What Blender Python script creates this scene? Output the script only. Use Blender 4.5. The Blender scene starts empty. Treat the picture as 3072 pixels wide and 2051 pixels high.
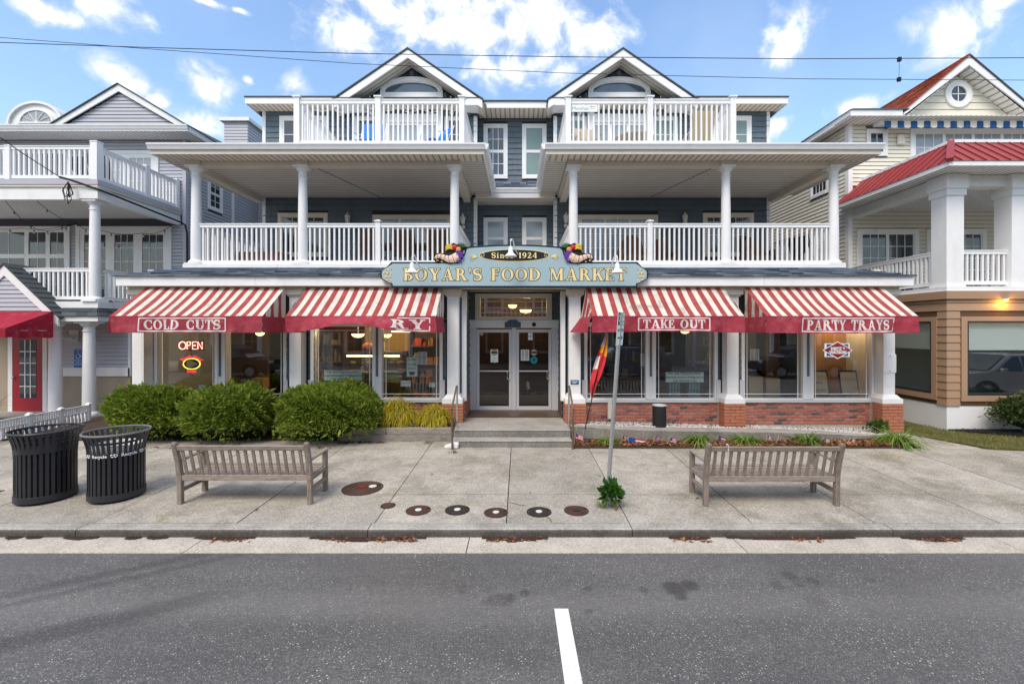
import bpy, math, random
import numpy as np
from mathutils import Vector, Matrix
R = math.radians
random.seed(7); rng = np.random.default_rng(7)
sc = bpy.context.scene
COL = sc.collection
# ---------------------------------------------------------------- camera
F, PX, PY, HC = 1340.0, 1558.0, 988.0, 2.63       # focal length and principal point of the 3072 px photograph, eye height
cd = bpy.data.cameras.new('camera'); cam = bpy.data.objects.new('camera', cd); COL.objects.link(cam)
cd.sensor_width = 36; cd.lens = 36*F/3072
cd.shift_x = -(PX-1536)/3072; cd.shift_y = (PY-1025.5)/3072
cam.location = (0, 0, HC); cam.rotation_euler = (R(90), 0, 0); cd.clip_end = 3000
sc.camera = cam
# ---------------------------------------------------------------- world, sun, exposure
SUN_EL, SUN_AZ = 52, 205      # azimuth clockwise from +Y: behind the camera
wd = bpy.data.worlds.new('World'); sc.world = wd; wd.use_nodes = True
wt = wd.node_tree; wt.nodes.clear()
def wn(t, **k):
    n = wt.nodes.new(t)
    for a, b in k.items(): setattr(n, a, b)
    return n
sky = wn('ShaderNodeTexSky'); sky.sky_type = 'NISHITA'; sky.sun_disc = False
sky.sun_elevation = R(SUN_EL); sky.sun_rotation = R(SUN_AZ); sky.air_density = 1.6; sky.dust_density = 1.2; sky.ozone_density = 2.0
tc = wn('ShaderNodeTexCoord')
def vm(op, a, b=None):
    n = wn('ShaderNodeVectorMath', operation=op)
    for i, q in enumerate((a, b)):
        if q is None: continue
        if isinstance(q, (tuple, Vector)): n.inputs[i].default_value = q
        else: wt.links.new(q, n.inputs[i])
    return n.outputs[1] if op == 'LENGTH' else n.outputs[0]
def wm(op, a, b=None):
    n = wn('ShaderNodeMath', operation=op)
    for i, q in enumerate((a, b)):
        if q is None: continue
        if isinstance(q, (int, float)): n.inputs[i].default_value = q
        else: wt.links.new(q, n.inputs[i])
    return n.outputs[0]
dirv = tc.outputs['Generated']
CLOUDS = [(1050,95,120,70),(1200,50,170,80),(1400,90,190,85),(1620,70,180,80),(1800,115,130,50),(1560,205,170,50),(1440,150,110,60),(1330,10,300,60),
          (110,15,90,40),(350,25,110,50),(360,240,110,58),(632,260,82,56),(880,243,55,34),(600,372,90,45),(470,300,40,22),(745,240,18,12),(2370,115,92,75),
          (2870,100,135,80),(2585,315,75,25),(2330,380,45,28),(3000,5,70,30),(625,5,60,12),(720,33,30,9),(1050,125,30,12)]
lens_ = []
def cloud(c, a, b):
    v = vm('MULTIPLY', vm('SUBTRACT', dirv, c), (1/a, 1/a, 1/b)); lens_.append(vm('LENGTH', v))
for (x, y, rx, ry) in CLOUDS:
    d = Vector(((x-PX)/F, 1, (PY-y)/F)); L = d.length; cloud(d/L, 1.08*rx/F/L, 1.15*ry/F/L)
crnd = random.Random(3)
for k in range(11):           # large unseen clouds added overhead and behind to soften and whiten the street light
    az = R(95+k*17+crnd.uniform(-9, 9)); el = R(crnd.uniform(18, 72)); s = crnd.uniform(.4, .75)
    cloud(Vector((math.sin(az)*math.cos(el), math.cos(az)*math.cos(el), math.sin(el))), s, s*.7)
m = lens_[0]
for q in lens_[1:]: m = wm('MINIMUM', m, q)
nz = wn('ShaderNodeTexNoise'); nz.inputs['Scale'].default_value = 17; nz.inputs['Detail'].default_value = 10; nz.inputs['Roughness'].default_value = .6; nz.inputs['Distortion'].default_value = .35
wt.links.new(dirv, nz.inputs['Vector'])
nz2 = wn('ShaderNodeTexNoise'); nz2.inputs['Scale'].default_value = 4; nz2.inputs['Detail'].default_value = 4; wt.links.new(dirv, nz2.inputs['Vector'])
fld = wm('ADD', wm('SUBTRACT', 1.0, m), wm('MULTIPLY', wm('SUBTRACT', nz.outputs['Fac'], .5), 3.0))
mask = wn('ShaderNodeMapRange', interpolation_type='SMOOTHSTEP'); mask.inputs['From Min'].default_value = -.12; mask.inputs['From Max'].default_value = 1.1
wt.links.new(fld, mask.inputs['Value'])
wisp = wn('ShaderNodeMapRange'); wisp.inputs['From Min'].default_value = .5; wisp.inputs['From Max'].default_value = .8; wisp.inputs['To Max'].default_value = .16
wt.links.new(nz2.outputs['Fac'], wisp.inputs['Value'])
mx = wm('MAXIMUM', mask.outputs[0], wisp.outputs[0])
ccol = wn('ShaderNodeMixRGB'); ccol.inputs[1].default_value = (4.7, 4.9, 5.35, 1); ccol.inputs[2].default_value = (7.5, 7.4, 7.25, 1)
cst = wn('ShaderNodeMapRange'); cst.inputs['From Min'].default_value = .25; cst.inputs['From Max'].default_value = 1.0
wt.links.new(wm('ADD', fld, wm('MULTIPLY', wm('SUBTRACT', nz2.outputs['Fac'], .5), 1.5)), cst.inputs['Value']); wt.links.new(cst.outputs[0], ccol.inputs[0])
tint = wn('ShaderNodeMixRGB', blend_type='MULTIPLY'); tint.inputs[0].default_value = 1; tint.inputs[2].default_value = (.95, 1.02, 1.15, 1)
wt.links.new(sky.outputs[0], tint.inputs[1])
mixc = wn('ShaderNodeMixRGB'); wt.links.new(mx, mixc.inputs[0]); wt.links.new(tint.outputs[0], mixc.inputs[1]); wt.links.new(ccol.outputs[0], mixc.inputs[2])
bg = wn('ShaderNodeBackground'); bg.inputs['Strength'].default_value = .115
wo = wn('ShaderNodeOutputWorld'); wt.links.new(mixc.outputs[0], bg.inputs['Color']); wt.links.new(bg.outputs[0], wo.inputs['Surface'])
sl = bpy.data.lights.new('sun', 'SUN'); sun = bpy.data.objects.new('sun', sl); COL.objects.link(sun)
sl.energy = 1.5; sl.angle = R(26); sl.color = (1, .88, .74)
sd = Vector((math.sin(R(SUN_AZ))*math.cos(R(SUN_EL)), math.cos(R(SUN_AZ))*math.cos(R(SUN_EL)), math.sin(R(SUN_EL))))
sun.rotation_euler = sd.to_track_quat('Z', 'Y').to_euler(); sun.location = (0, -5, 20)
vs = sc.view_settings; vs.view_transform = 'Standard'; vs.look = 'None'; vs.gamma = 1; vs.use_curve_mapping = False; vs.exposure = .95
sc.cycles.use_denoising = True; sc.cycles.max_bounces = 8; sc.cycles.transparent_max_bounces = 12; sc.cycles.sample_clamp_indirect = 6
sc.cycles.caustics_reflective = False; sc.cycles.caustics_refractive = False

# ---------------------------------------------------------------- helpers
def wx(px, Y): return (px-PX)/F*Y
def wz(py, Y): return HC-(py-PY)/F*Y
ROTF, ROTL, ROTR = Matrix.Identity(4), Matrix.Rotation(R(90), 4, 'Z'), Matrix.Rotation(R(-90), 4, 'Z')   # walls facing -Y, +X, -X
def TR(x, y, z=0, rot=ROTF): return Matrix.Translation((x, y, z)) @ rot
class MB:
    def __init__(s, T=None): s.v = []; s.f = []; s.m = []; s.T = T; s.mi = 0
    def add(s, vs, fs):
        b = len(s.v)
        s.v += [tuple(s.T @ Vector(v)) for v in vs] if s.T is not None else [tuple(v) for v in vs]
        s.f += [tuple(i+b for i in f) for f in fs]; s.m += [s.mi]*len(fs); return s
    def box(s, x0, x1, y0, y1, z0, z1):
        return s.add([(x0,y0,z0),(x1,y0,z0),(x1,y1,z0),(x0,y1,z0),(x0,y0,z1),(x1,y0,z1),(x1,y1,z1),(x0,y1,z1)],
              [(0,3,2,1),(4,5,6,7),(0,1,5,4),(1,2,6,5),(2,3,7,6),(3,0,4,7)])
    def hexa(s, p):   # 8 points: bottom ring then top ring
        return s.add(p, [(0,3,2,1),(4,5,6,7),(0,1,5,4),(1,2,6,5),(2,3,7,6),(3,0,4,7)])
    def bar(s, a, b, w, h, up=(0,0,1)):
        a, b = Vector(a), Vector(b); d = (b-a).normalized(); up = Vector(up)
        sx = d.cross(up)
        if sx.length < 1e-4: sx = d.cross(Vector((0,1,0)))
        sx = sx.normalized()*w/2; sz = sx.cross(d).normalized()*h/2
        return s.hexa([a-sx-sz, a+sx-sz, b+sx-sz, b-sx-sz, a-sx+sz, a+sx+sz, b+sx+sz, b-sx+sz])
    def prism(s, poly, c0, c1, ax='y'):   # polygon in the plane across ax, pushed from c0 to c1
        n = len(poly)
        mk = {'y': lambda p, c: (p[0], c, p[1]), 'x': lambda p, c: (c, p[0], p[1]), 'z': lambda p, c: (p[0], p[1], c)}[ax]
        vs = [mk(p, c0) for p in poly]+[mk(p, c1) for p in poly]
        fs = [tuple(range(n))[::-1], tuple(range(n, 2*n))]+[(i, (i+1) % n, n+(i+1) % n, n+i) for i in range(n)]
        return s.add(vs, fs)
    def tube(s, pts, r, n=8, cap=True):
        pts = [Vector(p) for p in pts]; k = len(pts); rr = r if isinstance(r, (list, tuple)) else [r]*k
        vs = []; ref = Vector((0, 0, 1))
        for i, p in enumerate(pts):
            d = (pts[min(i+1, k-1)]-pts[max(i-1, 0)]).normalized()
            u = d.cross(ref)
            if u.length < .05: u = d.cross(Vector((1, 0, 0)))
            u.normalize(); w = d.cross(u)
            vs += [p+(u*math.cos(2*math.pi*j/n)+w*math.sin(2*math.pi*j/n))*rr[i] for j in range(n)]
        fs = [(i*n+j, i*n+(j+1) % n, (i+1)*n+(j+1) % n, (i+1)*n+j) for i in range(k-1) for j in range(n)]
        if cap: fs += [tuple(range(n))[::-1], tuple(range((k-1)*n, k*n))]
        return s.add(vs, fs)
    def lathe(s, prof, cx, cy, z0=0, n=20, cap=True):
        k = len(prof)
        vs = [(cx+r*math.cos(2*math.pi*j/n), cy+r*math.sin(2*math.pi*j/n), z0+z) for r, z in prof for j in range(n)]
        fs = [(i*n+j, i*n+(j+1) % n, (i+1)*n+(j+1) % n, (i+1)*n+j) for i in range(k-1) for j in range(n)]
        if cap: fs += [tuple(range(n))[::-1], tuple(range((k-1)*n, k*n))]
        return s.add(vs, fs)
    def sphere(s, c, r, n=10, k=6, sc3=(1,1,1)):
        vs = []; 
        for i in range(k+1):
            t = math.pi*i/k
            vs += [(c[0]+r*sc3[0]*math.sin(t)*math.cos(2*math.pi*j/n), c[1]+r*sc3[1]*math.sin(t)*math.sin(2*math.pi*j/n), c[2]-r*sc3[2]*math.cos(t)) for j in range(n)]
        return s.add(vs, [(i*n+j, i*n+(j+1) % n, (i+1)*n+(j+1) % n, (i+1)*n+j) for i in range(k) for j in range(n)])
    def mesh(s, name):
        me = bpy.data.meshes.new(name); me.from_pydata(s.v, [], s.f)
        if any(s.m): me.polygons.foreach_set('material_index', s.m)
        return me
    def build(s, name, mats, parent=None, smooth=False, bevel=0, kind=None, label=None):
        me = s.mesh(name)
        for q in (mats if isinstance(mats, (list, tuple)) else [mats]): me.materials.append(q)
        o = link(name, me, parent, kind)
        if smooth:
            me.polygons.foreach_set('use_smooth', [True]*len(me.polygons))
            try: me.set_sharp_from_angle(angle=R(40))
            except Exception: pass
        if bevel:
            b = o.modifiers.new('bevel', 'BEVEL'); b.width = bevel; b.segments = 1; b.limit_method = 'ANGLE'
        if label: o['label'] = label
        return o
def link(name, me, parent=None, kind=None):
    o = bpy.data.objects.new(name, me); COL.objects.link(o)
    if parent is not None: setpar(o, parent)
    if kind: o['kind'] = kind
    return o
def setpar(o, p):
    o.parent = p
    if p.type == 'EMPTY': o.matrix_parent_inverse = Matrix.Translation(-p.location)
def tag(o, label, cat, group=None, kind=None):
    o['label'] = label; o['category'] = cat
    if group: o['group'] = group
    if kind: o['kind'] = kind
    return o
def thing(name, label, cat, loc=(0,0,0), group=None):
    o = bpy.data.objects.new(name, None); COL.objects.link(o); o.location = loc; o.empty_display_size = .2
    return tag(o, label, cat, group)
def struct(name, mb, mats, **k):
    return mb.build(name, mats, None, kind='structure', **k)
def copy_tree(o, parent=None):
    c = o.copy(); COL.objects.link(c); c.parent = parent
    for ch in list(o.children): copy_tree(ch, c)
    return c
def inst(name, me, parent, M=None, kind=None):
    o = bpy.data.objects.new(name, me); COL.objects.link(o)
    if parent is not None: setpar(o, parent)
    if M is not None: o.matrix_basis = M
    if kind: o['kind'] = kind
    return o
def npmesh(name, V, Fq, mat_, parent=None, kind=None, k=4):
    me = bpy.data.meshes.new(name); V = np.asarray(V, dtype=np.float32); Fq = np.asarray(Fq, dtype=np.int32)
    me.vertices.add(len(V)); me.vertices.foreach_set('co', V.ravel())
    me.loops.add(Fq.size); me.loops.foreach_set('vertex_index', Fq.ravel())
    me.polygons.add(len(Fq)); me.polygons.foreach_set('loop_start', np.arange(len(Fq), dtype=np.int32)*k); me.polygons.foreach_set('loop_total', np.full(len(Fq), k, dtype=np.int32))
    me.update(calc_edges=True); me.validate()
    for q in (mat_ if isinstance(mat_, (list, tuple)) else [mat_]): me.materials.append(q)
    return link(name, me, parent, kind)

# ---------------------------------------------------------------- materials
def hexc(r, g, b):      # sRGB 0-255 to linear
    f = lambda c: ((c/255+.055)/1.055)**2.4 if c/255 > .04045 else c/255/12.92
    return (f(r), f(g), f(b))
class NT:
    def __init__(s, name):
        s.m = bpy.data.materials.new(name); s.m.use_nodes = True; s.t = s.m.node_tree; s.t.nodes.clear()
        s.out = s.n('ShaderNodeOutputMaterial'); s.b = s.n('ShaderNodeBsdfPrincipled'); s.l(s.b.outputs[0], s.out.inputs[0])
        s.tc = s.n('ShaderNodeTexCoord'); s.obj = s.tc.outputs['Object']
    def n(s, t, **k):
        q = s.t.nodes.new(t)
        for a, b in k.items(): setattr(q, a, b)
        return q
    def l(s, a, b): s.t.links.new(a, b)
    def set(s, node, i, v):
        if isinstance(v, (int, float)): node.inputs[i].default_value = v
        elif isinstance(v, tuple): node.inputs[i].default_value = v if len(v) == 4 or node.inputs[i].type == 'VECTOR' else v+(1,)
        else: s.l(v, node.inputs[i])
    def noise(s, scale, detail=4, rough=.5, vec=None, stretch=None):
        v = vec or s.obj
        if stretch: mp = s.n('ShaderNodeMapping'); mp.inputs['Scale'].default_value = stretch; s.l(v, mp.inputs[0]); v = mp.outputs[0]
        q = s.n('ShaderNodeTexNoise'); q.inputs['Scale'].default_value = scale; q.inputs['Detail'].default_value = detail; q.inputs['Roughness'].default_value = rough
        s.l(v, q.inputs['Vector']); return q.outputs['Fac']
    def vor(s, scale, feature='F1', out='Distance', stretch=None):
        v = s.obj
        if stretch: mp = s.n('ShaderNodeMapping'); mp.inputs['Scale'].default_value = stretch; s.l(v, mp.inputs[0]); v = mp.outputs[0]
        q = s.n('ShaderNodeTexVoronoi', feature=feature); q.inputs['Scale'].default_value = scale; s.l(v, q.inputs['Vector']); return q.outputs[out]
    def math(s, op, a, b=0.0):
        q = s.n('ShaderNodeMath', operation=op); s.set(q, 0, a); s.set(q, 1, b); return q.outputs[0]
    def mix(s, fac, a, b, blend='MIX'):
        q = s.n('ShaderNodeMixRGB', blend_type=blend); s.set(q, 0, fac); s.set(q, 1, a); s.set(q, 2, b); return q.outputs[0]
    def rng(s, v, a, b, c=0.0, d=1.0, smooth=True):
        q = s.n('ShaderNodeMapRange'); q.interpolation_type = 'SMOOTHSTEP' if smooth else 'LINEAR'
        s.set(q, 0, v); q.inputs[1].default_value = a; q.inputs[2].default_value = b; q.inputs[3].default_value = c; q.inputs[4].default_value = d; return q.outputs[0]
    def ramp(s, fac, stops, const=False):
        q = s.n('ShaderNodeValToRGB'); s.l(fac, q.inputs[0]); cr = q.color_ramp
        if const: cr.interpolation = 'CONSTANT'
        while len(cr.elements) < len(stops): cr.elements.new(.5)
        for e, (p, c) in zip(cr.elements, stops): e.position = p; e.color = c+(1,)
        return q.outputs[0]
    def rnd(s): return s.n('ShaderNodeObjectInfo').outputs['Random']
    def isl(s): return s.n('ShaderNodeNewGeometry').outputs['Random Per Island']
    def fin(s, col, rough=.6, bump=None, bstr=.3, bdist=.01, spec=.35, metal=0.0):
        s.set(s.b, 'Base Color', col); s.set(s.b, 'Roughness', rough); s.b.inputs['Specular IOR Level'].default_value = spec; s.b.inputs['Metallic'].default_value = metal
        if bump is not None:
            q = s.n('ShaderNodeBump'); q.inputs['Strength'].default_value = bstr; q.inputs['Distance'].default_value = bdist; s.l(bump, q.inputs['Height']); s.l(q.outputs[0], s.b.inputs['Normal'])
        return s.m
def k3(c, f): return tuple(x*f for x in c)
def mat(name, col, rough=.55, var=.10, scale=3, dirt=0, dirtcol=(.12,.10,.07), bump=0, bscale=80, spec=.35, metal=0.0, grain=None, rndvar=0):
    t = NT(name); c = t.mix(t.noise(scale, 5, .6), k3(col, 1-var), k3(col, 1+var))
    if rndvar: c = t.mix(t.math('MULTIPLY', t.rnd(), rndvar), c, k3(col, .45))
    if grain: c = t.mix(t.rng(t.noise(grain[0], 6, .7, stretch=grain[1]), .35, .7, 0, grain[2]), c, k3(col, .45))
    if dirt: c = t.mix(t.rng(t.noise(1.7, 8, .7, stretch=(1, 1, .35)), .5, .8, 0, dirt), c, dirtcol)
    return t.fin(c, rough, t.noise(bscale, 3) if bump else None, bump, .01, spec, metal)
M = {}
M['white'] = mat('white_vinyl', (.80, .80, .80), .4, .05, 5, dirt=.30, dirtcol=(.44,.42,.37))
M['white2'] = mat('white_paint', (.77, .77, .765), .5, .06, 5, dirt=.36, dirtcol=(.38,.36,.32), bump=.05)
M['cream_trim'] = mat('cream_trim', (.72, .66, .56), .5, .06, 3, dirt=.3, dirtcol=(.35,.28,.2))
M['grey_alu'] = mat('grey_aluminium', (.62, .62, .63), .38, .04, 4, spec=.5)
M['black'] = mat('black_metal', (.022, .022, .028), .38, .3, 8, spec=.5)
M['blackm'] = mat('black_matt', (.012, .012, .014), .7, .2, 8)
M['dark'] = mat('dark_interior', (.03, .025, .02), .8, .3, 2)
M['shake'] = mat('blue_shake', (.128, .168, .205), .65, .16, 2.5, grain=(40, (6, 6, .6), .35), rndvar=.22)
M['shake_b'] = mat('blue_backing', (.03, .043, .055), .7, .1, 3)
M['lav_b'] = mat('lavender_lap_shade', (.07, .072, .09), .8, .1); M['cream_b'] = mat('cream_lap_shade', (.16, .13, .09), .8, .1); M['tan_b'] = mat('tan_lap_shade', (.10, .055, .03), .8, .1)  # darkened wall behind siding gaps: shadow under each lap put into the colour
M['lav'] = mat('lavender_siding', (.43, .437, .485), .5, .05, 1.5, dirt=.12, dirtcol=(.25,.25,.28))
M['cream'] = mat('cream_siding', (.73, .69, .58), .5, .05, 1.5, dirt=.12, dirtcol=(.45,.38,.25))
M['tan'] = mat('tan_board', (.40, .255, .16), .55, .06, 2, grain=(14, (.6, 6, 9), .15), rndvar=.12)
M['stucco'] = mat('tan_stucco', (.36, .30, .23), .85, .1, 3, dirt=.3, bump=.5, bscale=90)
M['wstucco'] = mat('white_stucco', (.78, .79, .80), .8, .03, 3, dirt=.12, dirtcol=(.4,.4,.36), bump=.4, bscale=90)
M['metal_red'] = mat('red_metal_roof', (.27, .032, .032), .5, .06, 2, spec=.5)
M['alu_post'] = mat('galvanised', (.42, .43, .43), .42, .15, 12, spec=.5, metal=.6)
M['rust'] = mat('rust_rail', (.16, .11, .08), .6, .35, 14, metal=.3)
M['green'] = mat('sign_green', (.01, .18, .10), .5, .05)
M['gold'] = NT('gold_leaf')
_t = M['gold']; M['gold'] = _t.fin(_t.mix(_t.noise(9, 3, .6, stretch=(4, 1, 1)), (.72, .52, .18), (.90, .80, .46)), .45, spec=.4)
M['red'] = mat('red_paint', (.55, .02, .02), .5)
M['door_red'] = mat('door_red', (.30, .015, .03), .4, .1)
M['paper'] = mat('paper', (.86, .88, .87), .7, .03)
M['mint'] = mat('mint_paper', (.66, .82, .74), .7, .03)
M['kraft'] = mat('kraft_paper', (.52, .40, .25), .7, .06)
M['ink'] = mat('ink', (.03, .05, .05), .6, .05)
M['blue'] = mat('blue_fabric', (.01, .20, .66), .7, .1)
M['teal'] = mat('teal', (.0, .30, .32), .5, .1)
M['wood_dark'] = mat('dark_brown', (.10, .055, .035), .6, .25, 5)
M['beige'] = mat('beige_wicker', (.50, .42, .33), .8, .12, 20)
M['lampglass'] = mat('lamp_glass', (.65, .66, .62), .2, .05)
def glass(name, tint=(.955,.97,.965), refl=.9, thr=.975, amt=3.3):
    t = NT(name); g = t.n('ShaderNodeBsdfGlossy'); g.inputs['Roughness'].default_value = .015; g.inputs['Color'].default_value = (refl,)*3+(1,)
    tr = t.n('ShaderNodeBsdfTransparent'); tr.inputs['Color'].default_value = tuple(c*thr for c in tint)+(1,)
    fr = t.n('ShaderNodeFresnel'); fr.inputs['IOR'].default_value = 1.6; gb_ = t.n('ShaderNodeNewGeometry')
    fac = t.math('MULTIPLY', t.math('MULTIPLY', fr.outputs[0], amt), t.math('SUBTRACT', 1.0, gb_.outputs['Backfacing'])); mxs = t.n('ShaderNodeMixShader'); t.l(fac, mxs.inputs[0]); t.l(tr.outputs[0], mxs.inputs[1]); t.l(g.outputs[0], mxs.inputs[2])
    t.l(mxs.outputs[0], t.out.inputs[0]); return t.m
M['glass'] = glass('shop_glass'); M['door_glass'] = glass('door_glass', (.80, .80, .78), .9, .9, 1.5)
def dglass(name, col, rough=.04, spec=.9):
    t = NT(name); w = t.noise(1.3, 2, .5)
    return t.fin(t.mix(w, k3(col, .7), k3(col, 1.3)), rough, t.noise(2.2, 2), .015, .02, spec)
M['pane'] = dglass('dark_pane', (.035, .045, .055))
M['pane_b'] = dglass('blue_pane', (.06, .10, .14))
M['blind'] = dglass('blind_pane', (.17, .24, .22), .12, .7)
M['curtain'] = dglass('curtain_pane', (.30, .33, .36), .1, .7)
def soffit(name, col, ax, per=.15):
    t = NT(name); sep = t.n('ShaderNodeSeparateXYZ'); t.l(t.obj, sep.inputs[0])
    w = t.math('PINGPONG', sep.outputs[ax], per/2); g = t.rng(w, .004, .034, 0, 1)
    c = t.mix(t.noise(2.5, 6, .7), k3(col, .86), k3(col, 1.08)); c = t.mix(t.rng(t.noise(1.2, 7, .7), .5, .85, 0, .35), c, k3(col, .6))
    return t.fin(t.mix(g, k3(col, .42), c), .6, g, .8, .012)
M['soff_y'] = soffit('soffit_grey', (.74, .69, .62), 1)      # grooves run across X
M['soff_x'] = soffit('soffit_tan', (.78, .70, .58), 0)
M['soff_w'] = soffit('soffit_white', (.78, .77, .74), 0)
def shingle_mat(name, a, b):
    t = NT(name); c = t.ramp(t.isl(), [(0, a), (.5, tuple((x+y)/2 for x, y in zip(a, b))), (1, b)]); c = t.mix(t.rng(t.noise(160, 2), .45, .7, 0, .3), c, k3(b, 1.3))
    return t.fin(c, .9, t.noise(200, 2), .5, .004)
M['roof_blue'] = shingle_mat('slate_blue_shingle', (.03, .045, .07), (.17, .21, .26))
M['roof_dark'] = shingle_mat('charcoal_shingle', (.03, .04, .045), (.075, .09, .10))
M['roof_red'] = shingle_mat('red_shingle', (.20, .035, .015), (.36, .09, .04))
def asphalt():
    t = NT('asphalt')
    c = t.mix(t.rng(t.noise(.45, 7, .68, stretch=(.5, 1.3, 1)), .33, .67), (.110, .108, .106), (.190, .184, .177))
    c = t.mix(t.rng(t.noise(4.5, 6, .75), .5, .78, 0, .5), c, (.075, .073, .072))
    c = t.mix(t.rng(t.noise(75, 4, .7), .40, .66, 0, .8), c, (.06, .059, .059))
    v = t.n('ShaderNodeTexVoronoi'); v.inputs['Scale'].default_value = 40; t.l(t.obj, v.inputs[0])
    sepc = t.n('ShaderNodeSeparateColor'); t.l(v.outputs['Color'], sepc.inputs[0])
    agg = t.math('MULTIPLY', t.math('MULTIPLY', t.rng(v.outputs['Distance'], .2, .29, 1, 0), t.rng(sepc.outputs[0], .5, .55, 0, 1)), t.rng(t.noise(1.1, 5, .7), .38, .62, .25, 1))
    c = t.mix(t.rng(t.noise(38, 3, .6), .38, .64, 0, .55), c, (.07, .069, .068)); c = t.mix(t.math('MULTIPLY', agg, .68), c, t.mix(sepc.outputs[1], (.30, .28, .25), (.80, .77, .72)))
    v2 = t.n('ShaderNodeTexVoronoi'); v2.inputs['Scale'].default_value = 95; t.l(t.obj, v2.inputs[0])
    sp2 = t.n('ShaderNodeSeparateColor'); t.l(v2.outputs['Color'], sp2.inputs[0])
    c = t.mix(t.math('MULTIPLY', t.rng(v2.outputs['Distance'], .2, .3, .8, 0), t.rng(sp2.outputs[0], .6, .64)), c, (.45, .43, .41))
    sep = t.n('ShaderNodeSeparateXYZ'); t.l(t.obj, sep.inputs[0]); wob = t.math('MULTIPLY', t.math('SUBTRACT', t.noise(9, 4, .6), .5), .22)
    trk = t.math('PINGPONG', t.math('ADD', sep.outputs[1], t.math('MULTIPLY', wob, 1.5)), .85)      # paler wheel paths along the street
    c = t.mix(t.rng(trk, .45, .85, 0, .22), c, (.26, .25, .24)); c = t.mix(t.rng(t.noise(.9, 8, .8, stretch=(.35, 1.6, 1)), .56, .72, 0, .4), c, (.07, .068, .066))
    st = None        # oil drips and drags
    for (px, py, rx, ry, k) in [(2025,1767,.13,.10,.75),(2070,1757,.10,.08,.75),(2040,1790,.07,.06,.7),(2370,1729,.09,.08,.5),(2440,1744,.07,.06,.5),(2330,1757,.08,.06,.4),(1574,1780,.06,.05,.6),(1500,1802,.16,.08,.45),(1530,1795,.06,.06,.65),
                            (1765,1768,.05,.04,.5),(1768,1837,.04,.03,.5),(1930,1770,.05,.05,.4),(2610,1738,.07,.04,.4),(2395,1756,.05,.04,.4),(2450,1808,.12,.1,.25),(2905,1766,.04,.03,.4),(1390,1768,.05,.06,.3)]:
        Y = HC*F/(py-PY); X = wx(px, Y)
        dx = t.math('MULTIPLY', t.math('SUBTRACT', sep.outputs[0], X), 1/rx); dy = t.math('MULTIPLY', t.math('SUBTRACT', sep.outputs[1], Y), .7/ry)
        dd = t.math('ADD', t.math('SQRT', t.math('ADD', t.math('MULTIPLY', dx, dx), t.math('MULTIPLY', dy, dy))), t.math('MULTIPLY', wob, 3.5))
        q = t.rng(dd, .6, 1.15, k*.72, 0); st = q if st is None else t.math('MAXIMUM', st, q)
    for (a, b, c0, wdt, k) in [(1, .62, -.46, .10, .30), (1, .62, -.18, .07, .26), (1, .55, .80, .16, .35)]:      # tyre drags on the left lane: a*x+b*... lines
        dln = t.math('ABSOLUTE', t.math('ADD', t.math('SUBTRACT', sep.outputs[1], t.math('MULTIPLY', t.math('ADD', sep.outputs[0], 3.2), b)), -5.1+c0))
        q = t.math('MULTIPLY', t.rng(t.math('ADD', dln, wob), wdt*.4, wdt*1.5, k, 0), t.rng(sep.outputs[0], -2.6, -3.3, 0, 1)); st = t.math('MAXIMUM', st, q)
    c = t.mix(st, c, (.018, .017, .016))
    rg = t.math('ADD', t.rng(t.noise(.5, 5, .65), .3, .7, .40, .66), t.math('MULTIPLY', st, -.1))
    return t.fin(c, rg, t.math('ADD', t.noise(110, 3, .7), t.math('MULTIPLY', agg, .3)), .75, .006, .45)
M['asphalt'] = asphalt()
def concrete(name, a, b, dirt, dcol=(.10, .095, .07), spk=.5, per=False, moss=0):  # exposed aggregate, stains, moss
    t = NT(name)
    c = t.mix(t.rng(t.math('ADD', t.math('MULTIPLY', t.noise(2.2, 6, .65), .55), t.math('MULTIPLY', t.noise(26, 5, .75), .45)), .32, .68), k3(a, .80), k3(b, 1.1))
    if per: c = t.mix(t.math('MULTIPLY', t.rnd(), .6), c, k3(a, .60))
    c = t.mix(t.rng(t.noise(.8, 9, .74), .45, .68, 0, dirt), c, dcol)
    if moss: c = t.mix(t.rng(t.noise(.9, 7, .75, vec=None, stretch=(1, 1.6, 1)), .54, .70, 0, moss), c, (.21, .18, .065))
    c = t.mix(t.rng(t.noise(30, 4, .7), .42, .62, .0, .42), c, k3(a, .55)); c = t.mix(t.rng(t.noise(41, 3, .7), .52, .68, 0, .5), c, k3(b, 1.3))
    v = t.n('ShaderNodeTexVoronoi'); v.inputs['Scale'].default_value = 45; t.l(t.obj, v.inputs[0]); sp = t.n('ShaderNodeSeparateColor'); t.l(v.outputs['Color'], sp.inputs[0])
    c = t.mix(t.math('MULTIPLY', t.rng(v.outputs['Distance'], .2, .35, 1, 0), t.rng(sp.outputs[0], .6, .7, 0, spk)), c, k3(a, .35))
    c = t.mix(t.math('MULTIPLY', t.rng(v.outputs['Distance'], .2, .35, 1, 0), t.rng(sp.outputs[1], .75, .8, 0, spk)), c, k3(b, 1.35))
    c = t.mix(t.rng(t.noise(120, 3, .7), .4, .7, 0, .35), c, k3(a, .5))
    return t.fin(c, .85, t.noise(140, 3, .7), .5, .005)
M['slab'] = concrete('sidewalk_concrete', (.39, .36, .312), (.56, .52, .455), .85, (.16, .145, .105), .7, True, .7)
M['gutterc'] = concrete('gutter_concrete', (.50, .45, .385), (.60, .545, .475), .35, (.26, .22, .17), .75)
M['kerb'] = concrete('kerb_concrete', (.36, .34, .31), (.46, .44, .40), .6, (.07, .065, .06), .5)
M['kerbface'] = concrete('kerb_face', (.075, .07, .065), (.13, .12, .11), .6, (.03, .028, .026), .5)
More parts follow.
